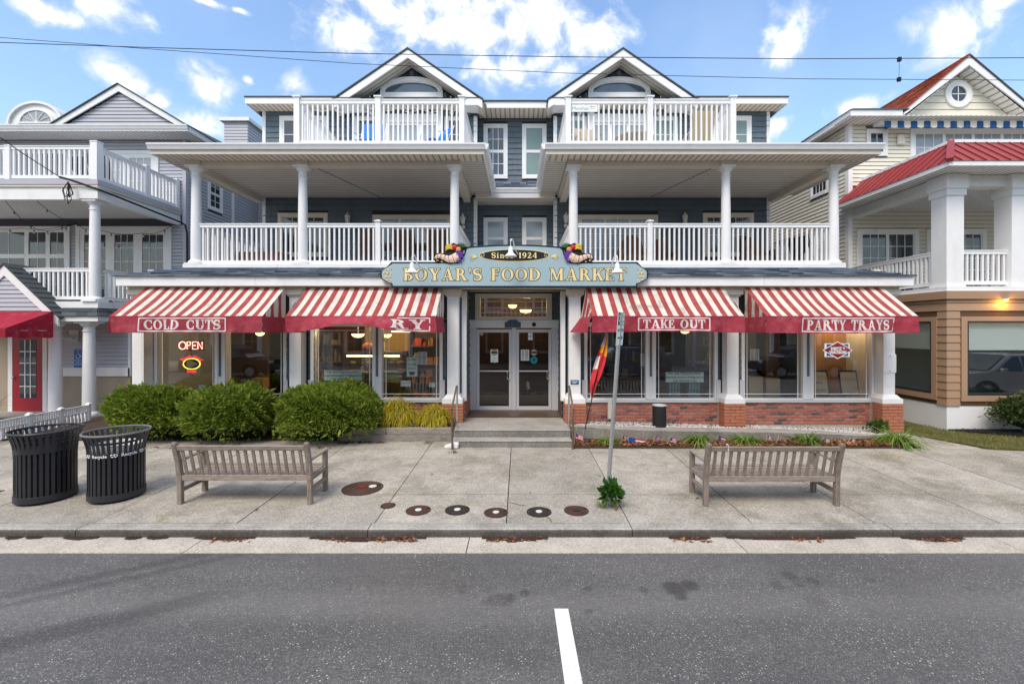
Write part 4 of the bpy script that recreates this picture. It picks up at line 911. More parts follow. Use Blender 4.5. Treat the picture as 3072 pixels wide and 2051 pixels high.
# handrails
def handrail(s, x, label):
    t = thing('handrail', label, 'handrail', (x, 9.3, .17), 'iron handrails beside the entrance steps')
    yb, yf = 9.86, 9.16
    m_ = MB(); m_.tube([(x, yf, zs(yf)-.02), (x-.01*s, yf, .80), (x-.02*s, yf+.03, 1.0), (x-.0*s, yf+.12, 1.12), (x+.0*s, 9.72, 1.36), (x, 9.80, 1.39), (x, yb, 1.36)], .021, 8); m_.build('rail', M['rust'], t, smooth=True)
    MB().tube([(x, yb, ZL-.02), (x, yb, 1.37)], .021, 8).build('rear_post', M['alu_post'], t, smooth=True)
    MB().tube([(x, yf, .45), (x, yb, .62)], .010, 6).build('brace', M['rust'], t)
handrail(1, wx(1357, 9.16), 'rusted pipe handrail on the side of the golden shrubs'); handrail(-1, wx(1718, 9.16), 'rusted pipe handrail beside the flagged flower bed')
t = MB(); x0, yy = wx(1357, 9.2), 9.2; t.prism([(x0-.17, .17), (x0-.1, .17), (x0+.0, .17), (x0+.12, .17), (x0+.125, .29), (x0+.02, .30), (x0-.05, .26), (x0-.17, .23)], yy+.02, yy+.12, 'y'); t.prism([(x0-.03, .185), (x0+.11, .175), (x0+.12, .285), (x0+.02, .29)], yy-.01, yy+.02, 'y')
tag(t.build('drain_elbow', M['white'], bevel=.015), 'white plastic downspout elbow lying at the foot of the handrail', 'drain pipe')
# ---------------------------------------------------------------- the shop sign
SY = 10.10
sg = thing('shop_sign', "pale blue carved shop sign reading BOYAR'S FOOD MARKET Since 1924 with gold letters", 'sign', (-.113, SY, 3.6))
def signpoly(e):
    P = [(-2.75-e, 3.60-e), (2.75+e, 3.60-e), (2.75+e, 3.66), (2.86+e, 3.70), (2.99+e, 3.78), (3.0+e, 3.90), (2.98+e, 3.96), (2.88+e, 4.02), (2.83+e, 4.06), (2.75+e, 4.125+e)]
    P += [(1.25, 4.125+e), (1.19+e*.5, 4.2), (1.12+e, 4.3), (1.09+e, 4.40), (1.09+e, 4.462+e)]
    for k in range(1, 12): u = 1.09-2.18*k/12; P.append((u, 4.462+e+.055*(1-(u/1.09)**2)))
    P += [(-x, z) for x, z in P[14:9:-1]]+[(-x, z) for x, z in P[9:1:-1]]
    out = []
    for p in P:
        if not out or (abs(p[0]-out[-1][0])+abs(p[1]-out[-1][1])) > 1e-4: out.append(p)
    return [(x-.113, z) for x, z in out]
MB().prism(signpoly(.028), SY-.02, SY+.05, 'y').build('sign_edge', mat('navy_edge', (.012, .022, .035), .5, .2), sg)
M['signblue'] = mat('sign_blue', (.34, .46, .50), .45, .05, 3, dirt=.12, dirtcol=(.42, .5, .5))
MB().prism(signpoly(-.012), SY-.034, SY-.022, 'y').build('sign_board', M['signblue'], sg)
sf = lambda x, z: (lambda a, b, c: (x+a, SY-.036-c, z+b))
for lo_, lg in zip(letters(None, "BOYAR'S FOOD MARKET", .275, sf(-.113+.015, 3.728), .13, .045, width=5.02), letters(None, "BOYAR'S FOOD MARKET", .275, sf(-.113+.015, 3.728), .13, .004, width=5.02, dep=.0025)):
    lg.build('letter_face', M['gold'], lo_.build('letter', M['blackm'], sg))
ov = MB(); ov.prism([(-.113+.80*math.cos(a)*1.0, 4.297+.145*math.sin(a)) for a in [2*math.pi*k/40 for k in range(40)]], SY-.037, SY-.034, 'y'); ov.build('gold_rim', M['gold'], sg)
ov = MB(); ov.prism([(-.113+.77*math.cos(a), 4.297+.128*math.sin(a)) for a in [2*math.pi*k/40 for k in range(40)]], SY-.040, SY-.0375, 'y'); ov.build('black_oval', M['blackm'], sg)
[m_.build('letter', M['gold'], sg) for m_ in letters(None, 'Since 1924', .125, lambda a, b, c: (-.113+a, SY-.0415-c, 4.235+b), .14, .012, width=1.02)]
scr = MB()
for s in (-1, 1):
    for k in range(2):
        pts = [(-.113+s*(.72+.07*(1-q/14)*math.cos(q*.62)), SY-.043, 4.297+.06*(1-q/14)*math.sin(q*.62)) for q in range(13)]
    scr.tube(pts, .007, 5)
    for q in range(5): a = R(-50+q*22); scr.tube([(-.113+s*.84, SY-.04, 4.26), (-.113+s*(.84+.10*math.cos(a*.5)), SY-.041, 4.25+.02*q-.02), (-.113+s*(.84+.17*math.cos(a)), SY-.041, 4.24+.12*math.sin(a))], [.012, .010, .003], 5)
    for (dx, dz, rr) in ((2.87, 3.86+.075, .045), (2.87, 3.86-.075, .045), (2.90, 3.86, .055), (2.82, 3.86, .05), (2.80, 4.0, .025), (2.80, 3.72, .025)):
        scr.tube([(-.113+s*(dx+rr*math.cos(q*.55)), SY-.038, dz+rr*1.1*math.sin(q*.55)) for q in range(12)], .008, 4)
scr.build('scrollwork', M['gold'], sg, smooth=True)
# fruit horns: a horn, grapes, fruit and pineapple leaves on a black ground
FR = {'ban': mat('banana', (.70, .50, .05), .6, .2, 20), 'app': mat('apple', (.50, .02, .02), .55, .2, 20), 'ora': mat('orange', (.70, .27, .03), .6, .2, 20), 'gra': mat('grape', (.13, .05, .30), .35, .2), 'horn': mat('horn', (.78, .55, .42), .5, .12, 8), 'pin': mat('pine_leaf', (.02, .12, .06), .5, .3)}
def horn(s, cx, cz):
    y = SY-.045; fs_ = .88; t = lambda a, b, d=0: (cx+s*a*fs_, y-d, cz+b*fs_)
    c = MB(); P = [(-.42,-.03),(-.40,.06),(-.33,.11),(-.22,.10),(-.12,.13),(-.16,.22),(-.15,.31),(-.02,.335),(.08,.37),(.16,.33),(.28,.36),(.37,.30),(.42,.22),(.32,.17),(.33,.05),(.26,-.08),(.12,-.13),(.02,-.17),(-.14,-.15),(-.24,-.09),(-.28,-.13),(-.36,-.14),(-.41,-.09)]
    q = [(cx+s*a*fs_, cz+b*fs_) for a, b in P]; c.prism(q if s < 0 else q[::-1], y, y+.03, 'y'); co = c.build('cornucopia', M['blackm'], sg)
    pts = [t(.20, .02, .02), t(.08, -.03, .02), t(-.04, -.05, .02), t(-.16, -.01, .02), t(-.26, .03, .02), t(-.34, .02, .02), t(-.375, -.03, .02), t(-.35, -.08, .02), t(-.31, -.075, .02)]
    h = MB(); h.tube(pts, [.11, .10, .08, .062, .052, .045, .038, .03, .018], 10); h.v = [(v[0], y-.02+(v[1]-(y-.02))*.35, v[2]) for v in h.v]; h.build('horn', FR['horn'], co, smooth=True)
    rb = MB()
    for k in range(8):
        i = k*.95; j = int(i); f = i-j; p = Vector(pts[j]).lerp(Vector(pts[j+1]), f); rr = [.11, .10, .08, .062, .052, .045, .038, .03, .018][j]; d = (Vector(pts[j+1])-Vector(pts[j])).normalized(); nn = Vector((-d.z, 0, d.x))
        rb.tube([p+nn*rr+Vector((0, -.0, 0)), p+nn*rr*.5+Vector((0, -.032, 0))+d*.012, p-nn*rr*.5+Vector((0, -.032, 0))+d*.012, p-nn*rr], .005, 4)
    rb.build('horn_ribs', M['blackm'], co)
    for k in range(3):
        b_ = MB(); b_.tube([t(-.13+.0*k, .17+.045*k, .02), t(-.08, .215+.045*k, .03), t(0, .23+.04*k, .03), t(.06, .20+.035*k, .02)], [.008, .024, .024, .010], 8); b_.build('banana', FR['ban'], co, smooth=True)
    MB().sphere(t(.10, .25, .02), .062, 12, 8, (1, .5, 1)).build('apple', FR['app'], co, smooth=True); MB().sphere(t(.20, .20, .02), .06, 12, 8, (1, .5, 1)).build('orange_fruit', FR['ora'], co, smooth=True)
    gp_ = MB()
    for r in range(6):
        for k in range(4-abs(r-2)//2): gp_.sphere(t(.15+.045*k+(r % 2)*.022, .14-.045*r, .035), .027, 8, 5, (1, .8, 1))
    gp_.build('grapes', FR['gra'], co, smooth=True, kind='stuff')
    lf = MB()
    for k in range(9): a = R(10+k*14); lf.tube([t(.27, .25, .015), t(.27+.07*math.cos(a), .25+.06*math.sin(a), .03), t(.27+.16*math.cos(a), .25+.13*math.sin(a), .02)], [.014, .016, .003], 5)
    lf.build('pineapple_leaves', FR['pin'], co, smooth=True, kind='stuff')
horn(1, wx(1353, SY), wz(773, SY)); horn(-1, wx(1730, SY), wz(773, SY))
def sign_lamp(px, py, side, label):
    x, y, zb = wx(px, 9.75), 9.62, wz(py, 9.62)
    x = wx(px, y)
    t = thing('sign_lamp', label, 'lamp', (x, y, zb), 'gooseneck lamps over the shop sign')
    MB().lathe([(.135, 0), (.137, .012), (.11, .035), (.07, .075), (.05, .11), (.045, .19), (.032, .215), (.012, .225)], x, y, zb, 20, cap=False).build('lamp_shade', M['white'], t, smooth=True)
    m_ = MB(); m_.tube([(x, y, zb+.20), (x, y, zb+.33), (x+.01*side, y+.02, zb+.38), (x+.04*side, y+.06, zb+.39), (x+.06*side, y+.1, zb+.34), (x+.08*side, y+.14, zb+.22), (x+.13*side, y+.3, zb+.15), (x+.16*side, SY-.005, zb+.12)], .013, 7); m_.build('gooseneck', M['white'], t, smooth=True)
    MB().lathe([(.03, 0), (.03, .02)], x, y, zb+.02, 10).build('bulb', M['lampglass'], t)
    MB().box(x+.16*side-.03, x+.16*side+.03, SY-.022, SY-.002, zb+.08, zb+.16).build('mount', M['blackm'], t)
sign_lamp(1236, 819, 1, 'white gooseneck lamp in front of the letter B of the sign'); sign_lamp(1532, 770, 1, 'white gooseneck lamp over the black oval of the sign'); sign_lamp(1852, 819, -1, 'white gooseneck lamp in front of the letter T of the sign')
# ---------------------------------------------------------------- awnings
def stripem():
    t = NT('awning_stripe'); sep = t.n('ShaderNodeSeparateXYZ'); t.l(t.obj, sep.inputs[0])
    c = t.ramp(t.isl(), [(0, (.5, .06, .07))])
    return t
def fabric(name, col, tr=.25, dirt=.5):
    t = NT(name); c = t.mix(t.noise(3, 5, .6), k3(col, .80), k3(col, 1.12)); c = t.mix(t.rng(t.noise(6, 6, .7), .45, .8, 0, .2), c, (.55, .47, .42))
    c = t.mix(t.rng(t.noise(1.5, 8, .75, stretch=(1, 1, 1.2)), .52, .74, 0, dirt), c, (.13, .10, .075))
    t.fin(c, .8, t.noise(7, 5, .6), .9, .03, .2); d = t.n('ShaderNodeBsdfTranslucent'); t.l(c, d.inputs[0]); mx_ = t.n('ShaderNodeMixShader'); mx_.inputs[0].default_value = tr
    t.l(t.b.outputs[0], mx_.inputs[1]); t.l(d.outputs[0], mx_.inputs[2]); t.l(mx_.outputs[0], t.out.inputs[0]); return t.m
M['aw_red'] = fabric('awning_red', (.42, .07, .068), .2, .65); M['aw_white'] = fabric('awning_cream', (.77, .725, .65), .2, .65); M['aw_val'] = fabric('awning_valance', (.42, .05, .08), .2, .3); M['aw_let'] = fabric('awning_letter', (.80, .70, .68), .1, .3)
def awning(x0, x1, text, tx, tw, label, blow=0, wave=0, sag=0, flare=0):
    t = thing('striped_awning', label, 'awning', ((x0+x1)/2, 9.9, 2.56), 'red and white striped shop awnings')
    YB_, YF_, ZT_, ZF_, VH = 10.36, 9.43, 3.60, 2.905, .345
    n = 28; w = (x1-x0)/n
    def top(u, s):   # u 0..1 along, s 0 back .. 1 front: a little belly between the bars
        return (x0+(x1-x0)*u, YB_+(YF_-YB_)*s, ZT_+(ZF_-ZT_)*s-.05*math.sin(math.pi*s)*(1-.4*math.cos(2*math.pi*u))*.6-.022*math.sin(6*math.pi*u+x0)*math.sin(math.pi*s))
    for k in range(n):
        m_ = MB(); S = 8; vs = []; u0, u1 = k/n, (k+1)/n
        for i in range(S+1): vs += [top(u0, i/S), top((u0+u1)/2, i/S), top(u1, i/S)]
        fs = [(i*3+j+3, i*3+j+4, i*3+j+1, i*3+j) for i in range(S) for j in range(2)]; m_.add(vs, fs); m_.build('stripe', M['aw_red'] if k % 2 == 0 else M['aw_white'], t, smooth=True)
    # front valance
    def val(u, s, off=0):      # s 0 top .. 1 bottom
        lift = blow*math.exp(-((u-.45)/.24)**2); z = ZF_-VH*s; ph = (math.sin(u*23+1)+.6*math.sin(u*51+s*2))*.02*s*(1+wave*1.5)+math.sin(u*9.5)*.018*s*wave
        y = YF_-off+ph-.0; z2 = ZF_-VH*(s*(1-.62*lift)); y2 = y-.27*lift*math.sin(s*1.5)
        return (x0+(x1-x0)*u, y2, z2+sag*math.sin(math.pi*u)*s*.05)
    N, S = 48, 6; m_ = MB(); m_.add([val(i/N, j/S) for j in range(S+1) for i in range(N+1)], [((j+1)*(N+1)+i, (j+1)*(N+1)+i+1, j*(N+1)+i+1, j*(N+1)+i) for j in range(S) for i in range(N)]); vo = m_.build('valance', M['aw_val'], t, smooth=True)
    L = x1-x0
    def mp(cx):
        return lambda a, b, c: val((cx+a-x0)/L, 1-b/VH, .004+c)
    if text:
        [q_.build('letter', M['aw_let'], vo) for k_, q_ in enumerate(letters(None, text, .20, lambda a, b, c: mp(tx)(a, b+.070, c), .12, .022, width=tw)) if not blow or k_ > 3]
        fr = MB(); hw = tw/2+.10
        for (a, b_, c, d) in ((-hw, hw, .022, .048), (-hw, hw, .295, .321)):
            K = 30; fr.add([mp(tx)(a+(b_-a)*i/K, zz, .002) for zz in (c, d) for i in range(K+1)], [(i, i+1, K+2+i, K+1+i) for i in range(K) if not blow or i > 20])
        for a in ((-hw-.013, hw-.013) if not blow else (hw-.013,)): fr.add([mp(tx)(a, .03, .002), mp(tx)(a+.026, .03, .002), mp(tx)(a+.026, .313, .002), mp(tx)(a, .313, .002)], [(0, 1, 2, 3)])
        fr.build('letter_frame', M['aw_let'], vo)
    # side panels: stripes narrowing upwards, then the side valance
    for e, x in ((0, x0), (1, x1)):
        K = 6
        for k in range(K):
            m_ = MB(); a, b_ = k/K, (k+1)/K; wv = lambda s, q: x+.025*math.sin(s*19+q*3)*(q)*(1-q)*4*.6-(0 if e else flare*(1-.8*s)*.35*q)
            Y = lambda s: YB_+(YF_-YB_)*s; Z = lambda s: ZT_+(ZF_-ZT_)*s
            m_.add([(wv(s, q), Y(s), Z(s)*(1-q)+ZF_*q if True else 0) for q in (0, .35, .7, 1) for s in (a, (a+b_)/2, b_)], [(i*3+j, i*3+j+1, i*3+j+4, i*3+j+3) for i in range(3) for j in range(2)])
            m_.build('side_stripe', M['aw_red'] if k % 2 == 1 else M['aw_white'], t, smooth=True)
        m_ = MB(); K = 8; m_.add([(x+.02*math.sin(i*2.1)*j*.5+(.03*j*.5 if e else -.03*j*.5-flare*(1-.8*i/K)*(.35+.325*j)), YB_+(YF_-YB_)*i/K, ZF_-VH*.5*j) for j in range(3) for i in range(K+1)], [(j*(K+1)+i, j*(K+1)+i+1, (j+1)*(K+1)+i+1, (j+1)*(K+1)+i) for j in range(2) for i in range(K)]); m_.build('side_valance', M['aw_val'], t, smooth=True)
    fr = MB(); fr.tube([(x0+.02, YB_, ZT_-.02), (x0+.02, YF_+.02, ZF_-.02), (x1-.02, YF_+.02, ZF_-.02), (x1-.02, YB_, ZT_-.02)], .013, 6); fr.tube([(x0+.02, YF_+.02, ZF_-.02), (x0+.02, YW-.05, ZF_-.02)], .013, 6); fr.tube([(x1-.02, YF_+.02, ZF_-.02), (x1-.02, YW-.05, ZF_-.02)], .013, 6); fr.build('awning_frame', M['alu_post'], t, smooth=True)
    rl = MB(); rl.tube([(x0, YF_+.002, ZF_+.004), (x1, YF_+.002, ZF_+.004)], .008, 6); rl.build('front_seam', M['aw_val'], t)
awning(-8.66, -5.43, 'COLD CUTS', (-8.66-5.43)/2-.07, 1.62, 'striped awning reading COLD CUTS over the neon signs', wave=.4)
awning(-4.95, -1.76, 'BAKERY', -3.04, 2.1, 'striped awning with its valance blown up by the wind beside the entrance', blow=.9, wave=.5)
awning(1.54, 4.76, 'TAKE OUT', 3.27, 1.30, 'striped awning reading TAKE OUT behind the street sign post', wave=.7, sag=.6, flare=.34)
awning(5.22, 8.43, 'PARTY TRAYS', 6.95, 1.72, 'striped awning reading PARTY TRAYS next to the tan building', wave=.6, sag=-.3)
# ---------------------------------------------------------------- left house (lavender, stacked porches)
lh = thing('porch_house', 'lavender sided house with stacked white porches and a small entrance gable', 'house', (-15, 14, .25))
def lp(name, m_, **k): return m_.build(name, k.pop('mat'), lh, **k)
LX, LYG, LYU = -11.42, 13.2, 15.3
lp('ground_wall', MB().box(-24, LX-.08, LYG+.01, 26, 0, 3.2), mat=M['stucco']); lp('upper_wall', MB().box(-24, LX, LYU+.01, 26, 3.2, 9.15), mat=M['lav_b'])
siding(lh, TR(0, LYG+.01), lambda z: (-13.75, LX-.08), 1.5, 2.98, .115, M['lav']); lp('skirt_board', MB().box(-13.75, LX-.07, LYG-.03, LYG+.01, 1.25, 1.5), mat=M['white2'])
lp('wall_post', MB().box(-13.86, -13.70, LYG-.06, LYG+.02, .2, 2.98), mat=M['white2']); lp('corner_board', MB().box(LX-.12, LX-.05, LYG-.03, LYG+.1, 1.25, 2.98), mat=M['white2'])
lo = [(-19.5,-15.35,4.2,6.18),(-15.2,-11.9,3.3,6.18),(-19.5,-15.35,6.7,8.82),(-14.6,-12.35,6.7,8.75)]
siding(lh, TR(0, LYU+.01), lambda z: (-19, LX), 3.35, 6.2, .12, M['lav'], lo); siding(lh, TR(0, LYU+.01), lambda z: (-19, LX), 6.75, 9.1, .12, M['lav'], lo)
siding(lh, TR(LX, LYU, 0, ROTL), lambda z: (0, 9), .5, 9.05, .12, M['lav'], [(1.05, 1.85, 7.05, 8.3), (2.4, 2.56, 0, 9.1)])
lp('corner_board', MB().box(LX-.10, LX+.02, LYU-.03, LYU+.10, 3.2, 9.1), mat=M['lav']); lp('corner_board', MB().box(LX-.05, LX+.03, LYU+2.4, LYU+2.56, .2, 9.1), mat=M['white2'])
window(lh, TR(LX, LYU, 0, ROTL), 1.15, 1.75, 7.15, 8.2, 2, 2, .1, hung=True)
lp('rear_wing', MB().box(LX, LX+.35, LYU+4.2, 26, 0, 9.05), mat=M['lav']); siding(lh, TR(LX, LYU+4.2), lambda z: (.02, .35), .5, 9.05, .12, M['lav'])
T2 = TR(0, LYU)
window(lh, T2, -19.4, -15.5, 4.25, 6.02, 2, 1, .13, split=[-18.1, -16.85, -16.12], hung=True, tm='white2', sash=.07); window(lh, T2, -15.03, -12.03, 3.42, 6.02, 3, 5, .13, split=[-14.0, -13.05], name='french_door', sash=.15, tm='white2')
window(lh, T2, -19.4, -15.5, 6.8, 8.68, 2, 2, .13, split=[-17.5], tm='white2'); window(lh, T2, -14.48, -12.47, 6.8, 8.62, 3, 4, .13, split=[-13.48], name='french_door', sash=.13, pane='curtain', tm='white2')
# porches
lp('deck_floor', MB().box(-20, -11.6, 12.3, LYU, 3.22, 3.38), mat=M['white2']); lp('deck_edge_board', MB().box(-20, -11.58, 12.27, 12.3, 3.22, 3.40), mat=M['white2']); lp('deck_edge_board', MB().box(-11.60, -11.57, 12.3, LYU, 3.22, 3.40), mat=M['white2'])
rcolumn(lh, -11.80, 12.42, 3.40, 6.20, .13); railing(lh, (-17.5, 12.42, 0), (-11.95, 12.42, 0), 3.46, 4.33, .13, .045); railing(lh, (-11.72, 12.6, 0), (-11.72, 15.2, 0), 3.46, 4.33, .13, .045)
lp('porch_beam', MB().box(-20, -11.60, 12.28, 12.42, 6.20, 6.53), mat=M['white2']); lp('porch_beam', MB().box(-11.74, -11.60, 12.42, LYU, 6.20, 6.53), mat=M['white2']); lp('beam_block', MB().box(-12.08, -11.52, 12.20, 12.62, 6.203, 6.50), mat=M['white2'])
lp('porch_ceiling', MB().box(-20, -11.74, 12.42, LYU, 6.42, 6.53), mat=M['soff_w']); lp('deck_floor', MB().box(-20, -11.56, 12.24, LYU, 6.54, 6.60), mat=M['cream_trim']); lp('deck_band', MB().box(-20, -11.54, 12.22, LYU, 6.60, 6.74), mat=M['lav'])
for x in (-14.06,): post(lh, x, 12.32, 6.74, 7.69, .13, .15)
post(lh, -11.66, 12.32, 6.74, 7.80, .19, .21); post(lh, -11.66, 13.95, 6.74, 7.74, .13, .15); post(lh, -11.66, 15.2, 6.74, 7.74, .13, .15)
railing(lh, (-13.99, 12.32, 0), (-11.76, 12.32, 0), 6.78, 7.68, .135, .05); railing(lh, (-18.5, 12.32, 0), (-14.13, 12.32, 0), 6.78, 7.68, .135, .05); railing(lh, (-11.66, 12.42, 0), (-11.66, 13.88, 0), 6.78, 7.68, .135, .05); railing(lh, (-11.66, 14.02, 0), (-11.66, 15.13, 0), 6.78, 7.68, .135, .05)
# ground storey columns, little roof and entrance gable
for x, y in ((-11.96, 12.42), (-12.9, 12.42)): rcolumn(lh, x, y, .22, 2.84, .15)
lp('plinth', MB().box(-16, -11.7, 12.1, LYG, 0, .22), mat=M['kerb'])
lp('fascia_board', MB().box(-13.1, -11.42, 12.10, 12.14, 2.85, 3.0), mat=M['white2']); lp('fascia_board', MB().box(-11.46, -11.42, 12.14, LYG, 2.85, 3.0), mat=M['white2']); lp('porch_soffit', MB().box(-13.1, -11.46, 12.14, LYG, 2.85, 2.88), mat=M['soff_w'])
pr = lp('pent_roof', MB().hexa([(-13.1,12.1,2.98),(-11.42,12.1,2.98),(-11.42,LYG,2.98),(-13.1,LYG,2.98),(-13.1,12.28,3.2),(-11.62,12.28,3.2),(-11.62,LYG,3.2),(-13.1,LYG,3.2)]), mat=M['roof_dark'])
sh = MB(); shingle_slope(sh, (-13.1,12.06,2.985),(-11.38,12.06,2.985),(-11.6,12.28,3.23),(-13.1,12.28,3.23), 2, .3); shingle_slope(sh, (-11.38,12.06,2.985),(-11.38,LYG,2.985),(-11.6,LYG,3.23),(-11.6,12.28,3.23), 2, .3); sh.build('roof_shingles', M['roof_dark'], pr, kind='stuff')
gx_, gz, gs = -13.85, 4.38, .96
for s in (-1, 1):
    m_ = MB(); m_.prism([(gx_, gz), (gx_+s*1.46, gz-gs*1.46), (gx_+s*1.46, gz-gs*1.46-.26), (gx_, gz-.30)][::(1 if s < 0 else -1)], 12.0, 12.04, 'y'); lp('rake_board', m_, mat=M['white2'])
    m_ = MB(); m_.prism([(gx_, gz+.03), (gx_+s*1.5, gz-gs*1.5+.03), (gx_+s*1.5, gz-gs*1.5-.01), (gx_, gz-.01)][::(1 if s < 0 else -1)], 11.97, 14.2, 'y'); rf = lp('gable_roof', m_, mat=M['roof_dark'])
# single shingles on the visible slope
for r in range(11):
    t0, t1 = r/11, (r+1)/11; y = 11.96-random.uniform(0, .2)
    while y < 13.9:
        y2 = y+random.uniform(.22, .36); a, c = max(y, 11.96), min(y2, 14.0)
        X = lambda t: gx_+1.52*(1-t); Z = lambda t: gz-gs*1.52*(1-t)+.035
        k = random.uniform(.010, .02)
        MB().hexa([(X(t0),a+.003,Z(t0)),(X(t0),c-.003,Z(t0)),(X(t1),c-.003,Z(t1)),(X(t1),a+.003,Z(t1)),(X(t0)+k,a+.003,Z(t0)+k),(X(t0)+k,c-.003,Z(t0)+k),(X(t1),c-.003,Z(t1)+.004),(X(t1),a+.003,Z(t1)+.004)]).build('shingle', M['roof_dark'], rf); y = y2
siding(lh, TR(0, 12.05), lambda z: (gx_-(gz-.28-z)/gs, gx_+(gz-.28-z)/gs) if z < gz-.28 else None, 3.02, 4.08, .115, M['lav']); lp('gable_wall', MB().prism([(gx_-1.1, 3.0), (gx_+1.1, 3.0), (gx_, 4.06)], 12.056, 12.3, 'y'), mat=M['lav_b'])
# red door
dr = lp('entrance_door', MB().box(-14.92, -14.03, LYG-.05, LYG+.02, .22, 2.42), mat=M['door_red'])
m_ = MB(); m_.box(-14.70, -14.22, LYG-.055, LYG-.05, .62, 2.32); m_.build('pane', M['pane'], dr)
m_ = MB(); [m_.box(u-.012, u+.012, LYG-.068, LYG-.055, .62, 2.32) for u in (-14.54, -14.38)]; [m_.box(-14.70, -14.22, LYG-.066, LYG-.056, z-.012, z+.012) for z in (.96, 1.30, 1.64, 1.98)]; m_.build('muntin', M['white'], dr)
MB().sphere((-14.86, LYG-.09, 1.22), .035, 8, 6).build('door_knob', M['alu_post'], dr, smooth=True)
for x in (-15.05, -14.03): lp('door_trim', MB().box(x, x+.13, LYG-.06, LYG+.0, .22, 2.6), mat=M['white2'])
# roof, gable, round dormer
lp('eave_soffit', MB().box(-24, -10.9, 14.66, LYU+8, 9.12, 9.15), mat=M['soff_w']); gutterx(lh, -24, -10.86, 14.68, 9.32, 'white2'); lp('fascia_board', MB().box(-24, -10.88, 14.64, 14.67, 9.13, 9.30), mat=M['white2']); lp('fascia_board', MB().box(-10.90, -10.86, 14.66, 24, 9.13, 9.32), mat=M['white2'])
lp('main_roof', MB().hexa([(-24,14.6,9.31),(-10.82,14.6,9.31),(-10.82,24,9.31),(-24,24,9.31),(-24,20,10.6),(-12.5,20,10.6),(-12.5,20.2,10.6),(-24,20.2,10.6)]), mat=M['roof_dark'])
gx_, gz, gs = -13.56, 10.92, .60
for s in (-1, 1):
    m_ = MB(); m_.prism([(gx_, gz), (gx_+s*2.3, gz-gs*2.3), (gx_+s*2.3, gz-gs*2.3-.2), (gx_, gz-.24)][::(1 if s < 0 else -1)], 15.1, 15.14, 'y'); lp('rake_board', m_, mat=M['white2'])
    m_ = MB(); m_.prism([(gx_, gz+.035), (gx_+s*2.34, gz-gs*2.34+.035), (gx_+s*2.34, gz-gs*2.34-.005), (gx_, gz-.005)][::(1 if s < 0 else -1)], 15.06, 21, 'y'); lp('gable_roof', m_, mat=M['roof_dark'])
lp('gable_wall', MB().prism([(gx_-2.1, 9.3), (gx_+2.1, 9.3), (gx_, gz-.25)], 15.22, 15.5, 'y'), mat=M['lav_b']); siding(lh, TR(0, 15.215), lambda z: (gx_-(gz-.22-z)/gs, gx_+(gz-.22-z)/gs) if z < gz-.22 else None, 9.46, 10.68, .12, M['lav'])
dx, dz = -16.75, 9.72
m_ = MB()
for q in ring(dx, dz, .98, .80, .90, .72, 0, 180, 18): m_.prism([q[1], q[0], q[3], q[2]], 15.42, 19, 'y')
dm = lp('barrel_dormer', m_, mat=M['white2'], smooth=True); m_ = MB(); m_.prism([(dx+.92*math.cos(R(a)), dz+.74*math.sin(R(a))) for a in range(0, 181, 10)][::-1]+[(dx+.92, 9.3), (dx-.92, 9.3)], 15.5, 15.56, 'y'); m_.build('dormer_face', M['white'], dm)
m_ = MB(); m_.add([(dx+.56*math.cos(R(a)), 15.49, dz+.08+.42*math.sin(R(a))) for a in range(180, -1, -10)]+[], [tuple(range(19))[::-1]]); m_.build('pane', M['curtain'], dm)
m_ = MB(); [m_.bar((dx, 15.485, dz+.08), (dx+.56*math.cos(R(a)), 15.485, dz+.08+.42*math.sin(R(a))), .03, .012) for a in (30, 60, 90, 120, 150)]; m_.bar((dx-.62, 15.48, dz+.07), (dx+.62, 15.48, dz+.07), .03, .05)
for q in ring(dx, dz+.08, .62, .48, .55, .41, 0, 180, 16): m_.prism([q[1], q[0], q[3], q[2]], 15.46, 15.5, 'y')
m_.build('muntin', M['white'], dm)
ch = lp('roof_box', MB().box(-12.55, -11.55, 19.0, 24, 9.2, 11.45), mat=M['lav']); MB().box(-12.68, -11.42, 18.87, 24.1, 11.452, 11.60).build('box_cap', M['white2'], ch)
siding(ch, TR(0, 19.0), lambda z: (-12.55, -11.55), 9.4, 11.45, .13, M['lav']); siding(ch, TR(-11.55, 19.0, 0, ROTL), lambda z: (0, 5), 9.4, 11.45, .13, M['lav'])
m_ = MB(); m_.prism([(-11.4, 9.5), (-10.9, 9.38), (-10.9, 9.20), (-12.2, 9.20), (-12.2, 9.72)], 16.6, 16.65, 'y'); lp('rake_board', m_, mat=M['white2'])
# red entrance awning
ra = thing('red_awning', 'plain red canvas awning over the red door of the lavender house', 'awning', (-13.8, 11.5, 2.4)); M['canvas'] = fabric('red_canvas', (.42, .02, .05), .25, .15)
x0, x1 = -15.2, -12.5; m_ = MB(); m_.add([(x0,11.98,3.12),(x1,11.98,3.12),(x1,10.86,2.66),(x0,10.86,2.66)], [(3,2,1,0)]); m_.build('canopy', M['canvas'], ra)
m_ = MB(); K = 20; m_.add([(x0+(x1-x0)*i/K, 10.86+.01*math.sin(i*2), 2.66-.22*j) for j in range(2) for i in range(K+1)], [(K+1+i, K+2+i, i+1, i) for i in range(K)]); m_.build('valance', M['canvas'], ra)
m_ = MB(); K = 10; m_.add([(x1+.012*math.sin(i*1.7)*j, 11.98-1.12*i/K, (3.12-.46*i/K) if j == 0 else 2.42-.02*math.sin(i*1.2)) for j in range(2) for i in range(K+1)], [(i, i+1, K+2+i, K+1+i) for i in range(K)]); m_.build('side_panel', M['canvas'], ra)
MB().tube([(x1-.01, 11.95, 2.60), (x1-.01, 10.88, 2.60), (x0, 10.88, 2.60)], .014, 6).build('awning_frame', M['alu_post'], ra)
